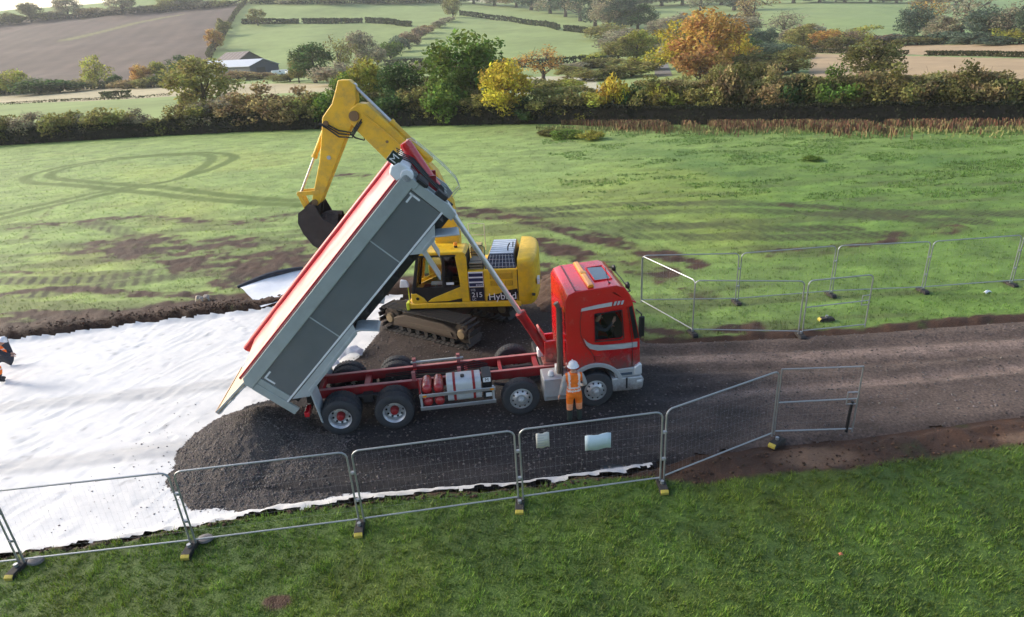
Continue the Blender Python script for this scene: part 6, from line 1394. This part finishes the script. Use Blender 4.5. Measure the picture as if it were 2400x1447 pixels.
# lane between the roadside trees
def ribbon(name, pts, w, mat, lift=.05):
    P = np.array(smoothline(pts, 10)); d = np.gradient(P, axis=0); d /= np.linalg.norm(d, axis=1)[:, None]; n = np.stack([-d[:, 1], d[:, 0]], 1)
    A = P+n*w/2; B = P-n*w/2; V = np.concatenate([np.c_[A, H(A[:, 0], A[:, 1])+lift], np.c_[B, H(B[:, 0], B[:, 1])+lift]]); k = len(P)
    return npobj(name, V, [(i, i+1, k+i+1, k+i) for i in range(k-1)], mat, None, True)
o = ribbon('lane', [(81.6, 373.7), (74.7, 325), (64.1, 270), (45.7, 190.1), (34.7, 141.3)], 3.6, M('lane_tarmac', (.17, .155, .14), .8, var=.1)); tag(o, 'grey lane climbing between the roadside trees', kind='structure')

# dead dock stems along the hedge foot and rough tussocks
def stems(n, fx, fy, hmin, hmax, cols, name, label, wid=.035):
    x = fx(n); y = fy(x, n); h = hmin+(hmax-hmin)*vr.random(n); c = np.array(cols)[vr.integers(0, len(cols), n)]*(.6+.8*vr.random((n, 1)))
    a = vr.random(n)*6.28; lean = vr.normal(size=(n, 2))*.15
    dx, dy = np.cos(a)*wid, np.sin(a)*wid; z = H(x, y)-.03
    V = np.stack([np.c_[x-dx, y-dy, z], np.c_[x+dx, y+dy, z], np.c_[x+lean[:, 0]*h+dx*.8, y+lean[:, 1]*h+dy*.8, z+h], np.c_[x+lean[:, 0]*h-dx*.8, y+lean[:, 1]*h-dy*.8, z+h*.97]], 1).reshape(-1, 3)
    o = npobj(name, V, np.arange(len(V)).reshape(-1, 4), M('dry_stem', attr='Col', rough=.85, var=.2, vscale=3.), None, False, np.repeat(c, 4, 0)); tag(o, label, kind='stuff')
hyi = lambda x: hedge_y(x)
def dx_(n):
    x = np.where(vr.random(3*n) < .8, vr.uniform(12, 40, 3*n), vr.uniform(7, 46, 3*n)); k = vr.random(3*n) < sstep(.22, .5, fbm(x/2.6, x*0, 66, 3)); x = x[k]
    return np.resize(x, n)
stems(17000, dx_, lambda x, n: hyi(x)-1.4-np.abs(vr.normal(0, 3.4, n))*(.25+1.2*fbm(x/2.3, x*0+3, 67, 3)**1.5)*sstep(8, 16, x)*(1-.5*sstep(30, 44, x)), .15, .75, [(.15, .06, .035), (.17, .075, .04), (.11, .06, .035), (.26, .19, .08), (.13, .15, .05)], 'dock_stems', 'dead reddish dock stems along the foot of the right hedge')
stems(5000, lambda n: vr.uniform(4, 48, n), lambda x, n: hyi(x)-3.5-np.abs(vr.normal(0, 2.2, n)), .1, .4, [(.26, .23, .09), (.20, .22, .07), (.14, .18, .05)], 'rough_grass', 'pale rough grass in front of the dead docks')
for i, (x, y, z, h, w, (k, c, lb)) in enumerate([(6.67, 66.16, -0.07, 1.13, 3, ('bush', 'GRN', 'low green bramble patch at the left end of the docks')),
 (8.74, 63.91, -0.08, 1.14, 2.49, ('bush', 'YGR', 'lighter green bramble patch beside the docks')),
 (4.93, 68.82, -0.05, 0.87, 2.67, ('bush', 'DOL', 'dark bramble patch furthest left of the docks')),
 (22.97, 47.76, -0.05, 0.57, 1.27, ('bush', 'GRN', 'dark green tussock in the rough grass at right'))]): plant('bramble', k, x, y, z, h, w, CMAP[c], lb, 'bramble')

# ------------------------------------------------------------------ grass blades
gr = np.random.default_rng(21)
def grass(name, x, y, z, col, h0, h1, blades, wid, label, spread=.05, hs=None):
    n = len(x); N = n*blades; i = np.repeat(np.arange(n), blades)
    a = gr.random(N)*6.28; r = spread*gr.random(N); bx = x[i]+np.cos(a)*r; by = y[i]+np.sin(a)*r; h = (h0+(h1-h0)*gr.random(N))*(1 if hs is None else hs[i])
    b = gr.random(N)*6.28; ln = h*(.35+.75*gr.random(N)); tx = bx+np.cos(b)*ln; ty = by+np.sin(b)*ln; w = wid*(.6+.8*gr.random(N)); px, py = -np.sin(b)*w, np.cos(b)*w
    V = np.stack([np.c_[bx-px, by-py, z[i]-.01], np.c_[bx+px, by+py, z[i]-.01], np.c_[tx, ty, z[i]+h]], 1).reshape(-1, 3)
    c = col[i]*(.6+.95*gr.random((N, 1)))*(1+.25*(gr.random((N, 3))-.5)); c = np.repeat(c, 3, 0); c[2::3] *= 1.25
    o = npobj(name, V, np.arange(len(V)).reshape(-1, 3), M('grass_blade', attr='Col', rough=.55, var=.12, vscale=2., spec=.4, trans=.3), None, False, c); tag(o, label, kind='stuff'); return o
n = 30000; y = gr.uniform(5.5, 14.2, n); x = gr.uniform(-1.05, 1.12, n)*(y+4); c, ms = field_color(x, y); k = (y < Lo(x)-.02) & (ms < .3+.4*gr.random(n)); x, y, c = x[k], y[k], c[k]
tuf = sstep(.28, .72, fbm(x/.24, y/.24, 51, 3)); dk = 1-.18*sstep(-2, 9, x)*sstep(9, 12.5, y)  # dk paints the lorry's shadow into the blades by the fence, right
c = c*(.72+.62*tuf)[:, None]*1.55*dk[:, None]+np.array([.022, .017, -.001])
grass('near_grass', x, y, field_height(x, y), c, .03, .095, 9, .008, 'short green grass in front of the near fence', .09, .65+.7*tuf)
n = 42000; y = 19+72*gr.random(n)**1.5; x = gr.uniform(-.98, 1.05, n)*(y+2); c, ms = field_color(x, y); k = (y > Up(x)+.15) & (y < hedge_y(x)-.5) & (ms < .35+.3*gr.random(n)) & (track_mask(x, y) < .35); x, y, c = x[k], y[k], c[k]
z = field_height(x, y)*(1-sstep(80, 96, y))
grass('field_grass', x, y, z, c*1.0, .03, .11, 5, .012, 'pale dewy grass across the field behind the works', .12)

# lusher tussocks in the rough right-hand end of the field
n = 30000; y = gr.uniform(34, 66, n); x = gr.uniform(4, 48, n); k = (fbm(x/3.2, y/1.5, 201, 4)+.10*sstep(10, 26, x) > .60) & (y < hedge_y(x)-2.5) & (x < 1.02*(y+2)); x, y = x[k], y[k]
c = np.array([.098, .178, .034])*(.5+1.0*fbm(x/1.2, y/1.2, 202, 3))[:, None]; z = field_height(x, y)
grass('tussock_grass', x, y, z, c, .05, .15, 5, .020, 'lush green tussocks in the rough right end of the field', .15)

# ------------------------------------------------------------------ people
m_skin = M('skin', (.45, .25, .18), .55, var=.08)
m_org = M('hi_vis_orange', (.95, .20, .010), .65, var=.2, vscale=9., bump=.9, bscale=11.)
m_orgp = M('hi_vis_orange_pale', (.90, .36, .18), .65, var=.2, vscale=9., bump=.9, bscale=11.)
m_refl = M('reflective_tape', (.80, .66, .62), .4, var=.08)
m_slv = M('grey_sleeve', (.38, .37, .36), .8, var=.2, vscale=9., bump=.9, bscale=11.)
m_boot = M('boot_green', (.03, .042, .036), .6, var=.2)
m_darkc = M('dark_clothes', (.025, .028, .04), .85, var=.2)
m_hat = M('helmet_white', (.78, .78, .80), .3, var=.04, coat=.3)
def skin_body(J, E, mats, pick, parent, name='body', lev=3, loc=(0, 0, 0)):
    """J: joints {key:(x,y,z,r)}, E: bones; pick(x,y,z)->material slot"""
    keys = list(J); me = bpy.data.meshes.new(name); me.from_pydata([J[k][:3] for k in keys], [(keys.index(a), keys.index(b)) for a, b in E], []); me.update()
    o = bpy.data.objects.new(name, me); COL.objects.link(o); s = o.modifiers.new('skin', 'SKIN'); s.use_smooth_shade = True
    for i, k in enumerate(keys):
        sv = me.skin_vertices[0].data[i]; r = J[k][3]; sv.radius = r if isinstance(r, tuple) else (r, r); sv.use_root = (k == 'pelvis')
    q = o.modifiers.new('sub', 'SUBSURF'); q.levels = lev; q.render_levels = lev
    bpy.context.view_layer.update(); m2 = bpy.data.meshes.new_from_object(o.evaluated_get(bpy.context.evaluated_depsgraph_get())); bpy.data.objects.remove(o); bpy.data.meshes.remove(me)
    m2.materials.clear()
    for m in mats: m2.materials.append(m)
    for p in m2.polygons: p.use_smooth = True; p.material_index = pick(*p.center)
    b = link(bpy.data.objects.new(name, m2), parent); b.location = loc; return b
def hand(parent, wrist, d, n, mat, side=1):
    """palm and five fingers; d along the hand, n out of the back of the hand"""
    w = Vector(wrist); d = Vector(d).normalized(); n = Vector(n); n = (n-d*n.dot(d)).normalized(); s = d.cross(n)*side
    m = MB(); P = lambda a, b, c: w+d*a+s*b+n*c
    V = [P(a, b, c) for a in (-.01, .085) for b in (-.035, .035) for c in (-.013, .013)]; m.add(V, [(0, 1, 3, 2), (4, 6, 7, 5), (0, 4, 5, 1), (2, 3, 7, 6), (0, 2, 6, 4), (1, 5, 7, 3)])
    for b, l in ((-.028, .062), (-.010, .075), (.009, .080), (.028, .070)): m.tube([P(.08, b, 0), P(.08+l*.5, b, -.006), P(.08+l*.85, b, -.024), P(.08+l*.95, b, -.036)], [.0095, .009, .008, .006], 6)
    m.tube([P(.015, .034, -.004), P(.045, .058, -.010), P(.080, .064, -.020)], [.012, .0105, .008], 6)
    return m.build('hand', mat, parent, bevel=.004)
def helmet(parent, c, tilt=0., mat=None):
    m = MB(); m.lathe([(0, .125), (.05, .122), (.09, .10), (.118, .055), (.126, 0), (.135, -.012), (.148, -.018), (.146, -.028), (.12, -.022)], c, (0, math.sin(tilt), math.cos(tilt)), 24)
    m.box(c[0]-.012, c[0]+.012, c[1]-.09, c[1]+.09, c[2]+.10, c[2]+.132); h = m.build('hard_hat', mat or m_hat, parent); return h
def face(parent, c, f=1):
    m = MB(); m.lathe([(0, .03), (.012, .015), (.016, 0), (.012, -.02)], (c[0], c[1]+.098*f, c[2]-.01), (0, f, -.3), 8); m.build('nose', m_skin, parent)
    for s_ in (-1, 1):
        m = MB(); m.lathe([(0, .008), (.011, .004), (.013, -.004)], (c[0]+s_*.036, c[1]+.088*f, c[2]+.018), (0, f, 0), 8); m.build('eye', M('eye_dark', (.03, .02, .02), .3), parent)
        m = MB(); m.lathe([(0, .012), (.02, .008), (.03, 0), (.022, -.01)], (c[0]+s_*.093, c[1]-.0, c[2]-.005), (s_, 0, 0), 10); m.build('ear', m_skin, parent)
    m = MB(); m.box(c[0]-.025, c[0]+.025, c[1]+.088*f-.006, c[1]+.088*f+.006, c[2]-.062, c[2]-.052); m.build('mouth', M('lip', (.30, .12, .10), .5), parent, bevel=.003)
EB = [('pelvis', 'spine'), ('spine', 'chest'), ('chest', 'neck0'), ('neck0', 'neck1'), ('neck1', 'head'), ('head', 'crown'), ('chest', 'ls'), ('ls', 'le'), ('le', 'lw'), ('chest', 'rs'), ('rs', 're'), ('re', 'rw'), ('pelvis', 'lh'), ('lh', 'lk'), ('lk', 'la'), ('la', 'lt'), ('pelvis', 'rh'), ('rh', 'rk'), ('rk', 'ra'), ('ra', 'rt')]
J1 = dict(pelvis=(0, 0, .96, (.165, .12)), spine=(0, .015, 1.14, (.155, .115)), chest=(0, .03, 1.34, (.175, .12)), neck0=(0, .03, 1.49, (.08, .07)), neck1=(0, .045, 1.55, .056), head=(0, .06, 1.645, (.080, .095)), crown=(0, .055, 1.73, (.072, .085)),
          ls=(-.20, .03, 1.42, .078), le=(-.285, -.02, 1.15, .055), lw=(-.355, .0, .91, .038), rs=(.20, .03, 1.42, .078), re=(.285, -.01, 1.16, .055), rw=(.265, .20, 1.0, .038),
          lh=(-.105, 0, .88, .115), lk=(-.115, .02, .50, .085), la=(-.12, 0, .11, .066), lt=(-.13, .16, .05, .052), rh=(.105, 0, .88, .115), rk=(.125, .03, .50, .085), ra=(.13, .01, .11, .066), rt=(.145, .17, .05, .052))
def pick1(x, y, z):
    if z > 1.515: return 5
    arm = abs(x) > .205+max(0, (z-1.36))*.0 and z > .86
    if arm: return 3
    if z < .40: return 4
    if z < .43: return 6
    if z < .63: return 2
    if z < .985: return 0
    if 1.00 < z < 1.055 or 1.09 < z < 1.145: return 1
    if z > 1.12 and .095 < abs(x) < .145: return 1
    return 0
w1 = thing('person', 'worker in orange vest and white helmet standing beside the lorry cab', 'person', (1.53, 14.95, 0), R(6)); w1.scale = (1.1, 1.08, 1.03)
skin_body(J1, EB, [m_org, m_refl, m_orgp, m_slv, m_boot, m_skin, m_blk], pick1, w1)
helmet(w1, (0, .058, 1.70)); face(w1, (0, .06, 1.64))
hand(w1, (-.355, .0, .90), (-.12, .04, -.3), (-1, 0, 0), m_skin, 1); hand(w1, (.265, .21, .995), (-.2, .3, -.1), (1, 0, .3), m_white, -1)
m = MB(); m.tube([(-.16+.32*k/10*1.0, -.128+.03*abs(k-5)/5, .985+.01*math.sin(k)) for k in range(11)], .012, 6); m.build('vest_hem', m_org, w1)
# second worker, half out of frame, stooping over a black sheet
J2 = dict(J1); J2.update(spine=(0, .10, 1.10, (.155, .115)), chest=(0, .24, 1.24, (.175, .12)), neck0=(0, .36, 1.32, (.08, .07)), neck1=(0, .41, 1.36, .056), head=(0, .49, 1.42, (.08, .095)), crown=(0, .54, 1.49, (.072, .085)),
          ls=(-.20, .26, 1.27, .078), le=(-.24, .40, 1.02, .055), lw=(-.16, .56, .90, .038), rs=(.20, .26, 1.27, .078), re=(.26, .42, 1.04, .055), rw=(.18, .60, .92, .038), rk=(.14, .16, .52, .085), ra=(.15, .02, .13, .066), rt=(.15, .18, .06, .052))
def pick2(x, y, z):
    if y > .34 and z > 1.3 and abs(x) < .14: return 5
    if abs(x) > .205 and z > .8: return 3
    if y > .45: return 3
    if z < .34: return 4
    if .50 < z < .56: return 1
    if z < .96: return 0
    if 1.06 < z < 1.11: return 1
    return 0
p2 = [(-17.98, 19.98)][0]
w2 = thing('person', 'worker in orange trousers cut off by the left edge, on the sheet', 'person', (p2[0], p2[1], -.19), R(-62))
skin_body(J2, EB, [m_org, m_refl, m_orgp, m_darkc, m_blk, m_skin], pick2, w2)
helmet(w2, (0, .51, 1.47), .5); hand(w2, (-.16, .56, .90), (.2, .5, -.3), (0, 0, 1), m_skin, 1); hand(w2, (.18, .60, .92), (-.2, .5, -.3), (0, 0, 1), m_skin, -1); face(w2, (0, .49, 1.41))
V = []; n = 10; q0 = [(-18.88, 21.44)][0]; q1 = [(-18.69, 21.9)][0]
for i in range(n+1):
    for j in range(n+1):
        a, b = i/n, j/n; V.append((q0[0]+(q1[0]-q0[0]+.25)*a-.1+.10*math.sin(5*b), q0[1]-.15+.5*b*a, -.15+(.55+.35*a)*b+.10*math.sin(4*a+3*b)))
o = npobj('plastic_sheet', V, [(i*(n+1)+j, (i+1)*(n+1)+j, (i+1)*(n+1)+j+1, i*(n+1)+j+1) for i in range(n) for j in range(n)], M('black_plastic_sheet', (.02, .022, .03), .35), None, True); tag(o, 'crumpled black plastic sheet held by the worker at the left edge', 'plastic sheet')
s = o.modifiers.new('t', 'SOLIDIFY'); s.thickness = .004
# driver
dr = thing('person', 'lorry driver in dark clothes seen through the cab window', 'person', tuple(Matrix.Translation(truck.location) @ Matrix.Rotation(_h, 4, 'Z') @ Vector((7.16, -.70, 1.76))), _h)
JD = dict(pelvis=(0, 0, .06, (.15, .16)), spine=(.02, 0, .28, (.12, .15)), chest=(.08, -.02, .50, (.13, .17)), neck0=(.12, -.04, .66, (.07, .08)), neck1=(.14, -.05, .72, .055), head=(.19, -.07, .83, (.095, .08)), crown=(.19, -.07, .92, (.085, .072)),
          ls=(.08, .18, .58, .075), le=(.30, .22, .38, .052), lw=(.52, .12, .42, .036), rs=(.08, -.22, .58, .075), re=(.34, -.28, .48, .052), rw=(.56, -.20, .70, .036), lh=(.05, .11, .04, .10), lk=(.45, .13, .06, .075), la=(.50, .13, -.30, .055), lt=(.62, .13, -.36, .045), rh=(.05, -.11, .04, .10), rk=(.45, -.13, .06, .075), ra=(.50, -.13, -.30, .055), rt=(.62, -.13, -.36, .045))
skin_body(JD, EB, [m_darkc, m_skin], lambda x, y, z: 1 if (z > .70 and x < .4) or (x > .53 and z > .3) else 0, dr)
hand(dr, (.56, -.20, .70), (.3, .2, .6), (0, -1, 0), m_skin, 1); hand(dr, (.52, .12, .42), (.6, -.1, .1), (0, 0, 1), m_skin, 1)
fm = sub('face_features', dr, (.19, -.07, .83), (0, 0, R(-135))); fm.name = 'face'; face(fm, (0, 0, 0))
m = MB(); m.lathe([(0, .095), (.05, .088), (.082, .055), (.092, .015), (.09, .0)], (.165, -.06, .875), (-.45, .12, 1), 18); m.build('hair', M('hair_brown', (.05, .035, .025), .8), dr)

# ------------------------------------------------------------------ barn, parked vans, scraps, litter
def barn(name, label, x, y, z, L, W, eave, ridge, rz, roof_m, wall_m, gable_m):
    t = thing(name, label, 'barn', (x, y, z-.1), rz)
    m = MB(); m.box(-L, 0, -W/2, -W/2+.2, 0, eave); m.build('side_wall', wall_m, t); m = MB(); m.box(-L, 0, W/2-.2, W/2, 0, eave); m.build('side_wall', wall_m, t)
    for xx in (-.01, -L): m = MB(); m.prism([(-W/2, 0), (W/2, 0), (W/2, eave), (0, ridge), (-W/2, eave)], xx, xx+.2*(-1 if xx > -1 else 1), 'x'); m.build('gable_wall', gable_m, t)
    for s_ in (-1, 1):
        m = MB(); o_ = .5; zz = eave-(ridge-eave)/(W/2)*o_
        V = [(-L-.5, s_*(W/2+o_), zz+.12), (.5, s_*(W/2+o_), zz+.12), (.5, 0, ridge+.12), (-L-.5, 0, ridge+.12)]; V += [(a, b, c+.15) for a, b, c in V]
        m.add(V, [(0, 1, 2, 3), (7, 6, 5, 4), (0, 4, 5, 1), (1, 5, 6, 2), (2, 6, 7, 3), (3, 7, 4, 0)]); rf = m.build('roof', roof_m, t)
        k = 1.2
        while k < L: mm = MB(); mm.add([(-k, s_*(W/2+o_), zz+.28), (-k+.12, s_*(W/2+o_), zz+.28), (-k+.12, 0, ridge+.28), (-k, 0, ridge+.28)], [(0, 1, 2, 3)]); mm.build('roof_seam', M('roof_seam_m', (.42, .45, .5), .5), rf); k += 3.
    m = MB(); m.box(-.02, .06, -W*.28, W*.02, 0, eave*.85); m.build('doorway', m_blk, t)
    return t
barn('barn', 'long barn with pale metal roof and dark gable on the hillside', -97., 288., .3, 46, 14, 3.8, 6.2, math.atan2(-.60, .80), M('barn_roof', (.42, .46, .52), .5, var=.08), M('barn_wall', (.10, .11, .12), .8), M('barn_gable', (.05, .06, .085), .8))
barn('barn', 'brown-roofed shed just behind the pale-roofed barn', -112., 316., 2.0, 18, 12, 4.4, 7.6, math.atan2(-.60, .80), M('shed_roof', (.13, .10, .09), .7, var=.15), M('shed_wall', (.10, .09, .08), .8), M('shed_gable', (.08, .07, .065), .8))
def van(x, y, rz, label):
    t = thing('parked_van', label, 'van', (x, y, float(H(x, y))), rz, 'vans by the barn')
    m = MB(); m.prism([(-2.3, .35), (-2.3, 1.9), (.9, 1.95), (1.5, 1.3), (2.4, 1.05), (2.45, .35)], -.9, .9); m.build('body', m_white, t, bevel=.08)
    m = MB(); m.prism([(.55, 1.25), (.6, 1.75), (.85, 1.78), (1.38, 1.28)], -.915, .915); m.build('window', m_blk, t)
    for a in (-1.5, 1.5):
        for s_ in (-1, 1): m = MB(); m.lathe([(0, -.1), (.2, -.1), (.33, -.1), (.34, 0), (.33, .1), (0, .1)], (a, s_*.85, .34), (0, 1, 0), 14); m.build('wheel', m_rub, t)
for (x, y), rz, lb in zip([(-89.1, 279.1), (-87.6, 283.3), (-79.9, 266.8)], (.4, .2, .9), ('white van parked nearest the dark gable of the barn', 'white van in the middle of the three by the barn', 'white van furthest right of the three by the barn')): van(x, y, rz, lb)
def crumple(name, x, y, z, sx, sy, hh, seed, label, mat, cat, rz=0.):
    n = 12; V = []
    for i in range(n+1):
        for j in range(n+1):
            a, b = i/n*2-1, j/n*2-1; f = max(0, 1-(a*a+b*b)*.62); w = float(fbm(np.array(a*2.2+seed), np.array(b*2.2), seed, 3)); V.append((a*sx*(.8+.4*w), b*sy*(.75+.5*w), hh*(f**.6)*(.45+1.1*w)+.01))
    o = npobj(name, V, [(i*(n+1)+j, (i+1)*(n+1)+j, (i+1)*(n+1)+j+1, i*(n+1)+j+1) for i in range(n) for j in range(n)], mat, None, True); o.location = (x, y, z); o.rotation_euler = (0, 0, rz); return tag(o, label, cat)
m_scrap = M('scrap_fabric', (.80, .80, .82), .8, var=.1, dirt=(.4, .36, .33), dirt_amt=.3)
q = [(-5.7, 19.96), (-5.97, 21.12), (-6.2, 19.13), (-6.36, 17.93)]
crumple('fabric_scrap', q[0][0], q[0][1], .0, .42, .22, .30, 3, 'crumpled white fabric scrap behind the lorry chassis, right of the tipped body', m_scrap, 'fabric scrap', .3)
crumple('fabric_scrap', q[1][0]-.25, q[1][1]-.5, .0, .22, .35, .62, 8, 'upright white fabric fold against the tipped body mudguard', m_scrap, 'fabric scrap', .2)
crumple('fabric_scrap', q[2][0], q[2][1], .0, .32, .2, .2, 5, 'small white fabric scrap low behind the lorry rear wheels', m_scrap, 'fabric scrap', .8)
q = [(-13.57, 26.19), (-13.31, 26.24), (17.78, 21.82), (6.23, 9.64)]
for i in (0, 1): crumple('stone', q[i][0], q[i][1], .02, .16, .13, .22, 11+i, ('left of two pale stones on the bank above the sheet', 'right of two pale stones on the bank above the sheet')[i], M('pale_stone', (.42, .36, .30), .9, var=.2), 'stone')
crumple('litter', q[2][0], q[2][1], .03, .16, .06, .08, 15, 'scrap of white litter in the grass near the far fence', m_white, 'litter', .4)
crumple('litter', q[3][0], q[3][1], .03, .04, .03, .03, 16, 'tiny orange scrap lying in the foreground grass', M('orange_scrap', (.5, .16, .08), .7), 'litter')

# ------------------------------------------------------------------ autumn haze
m = bpy.data.materials.new('haze_air'); m.use_nodes = True; t = m.node_tree; t.nodes.remove(t.nodes['Principled BSDF'])
pv = t.nodes.new('ShaderNodeVolumePrincipled'); pv.inputs['Color'].default_value = (.93, .95, .97, 1); pv.inputs['Density'].default_value = HAZE; pv.inputs['Anisotropy'].default_value = .1
t.links.new(pv.outputs[0], t.nodes['Material Output'].inputs['Volume'])
b = MB(); b.box(-1790, 1790, -75, 1160, -14, 92); hz = b.build('haze', m, None, smooth=False); tag(hz, 'thin pale autumn haze hanging over the valley', kind='stuff')
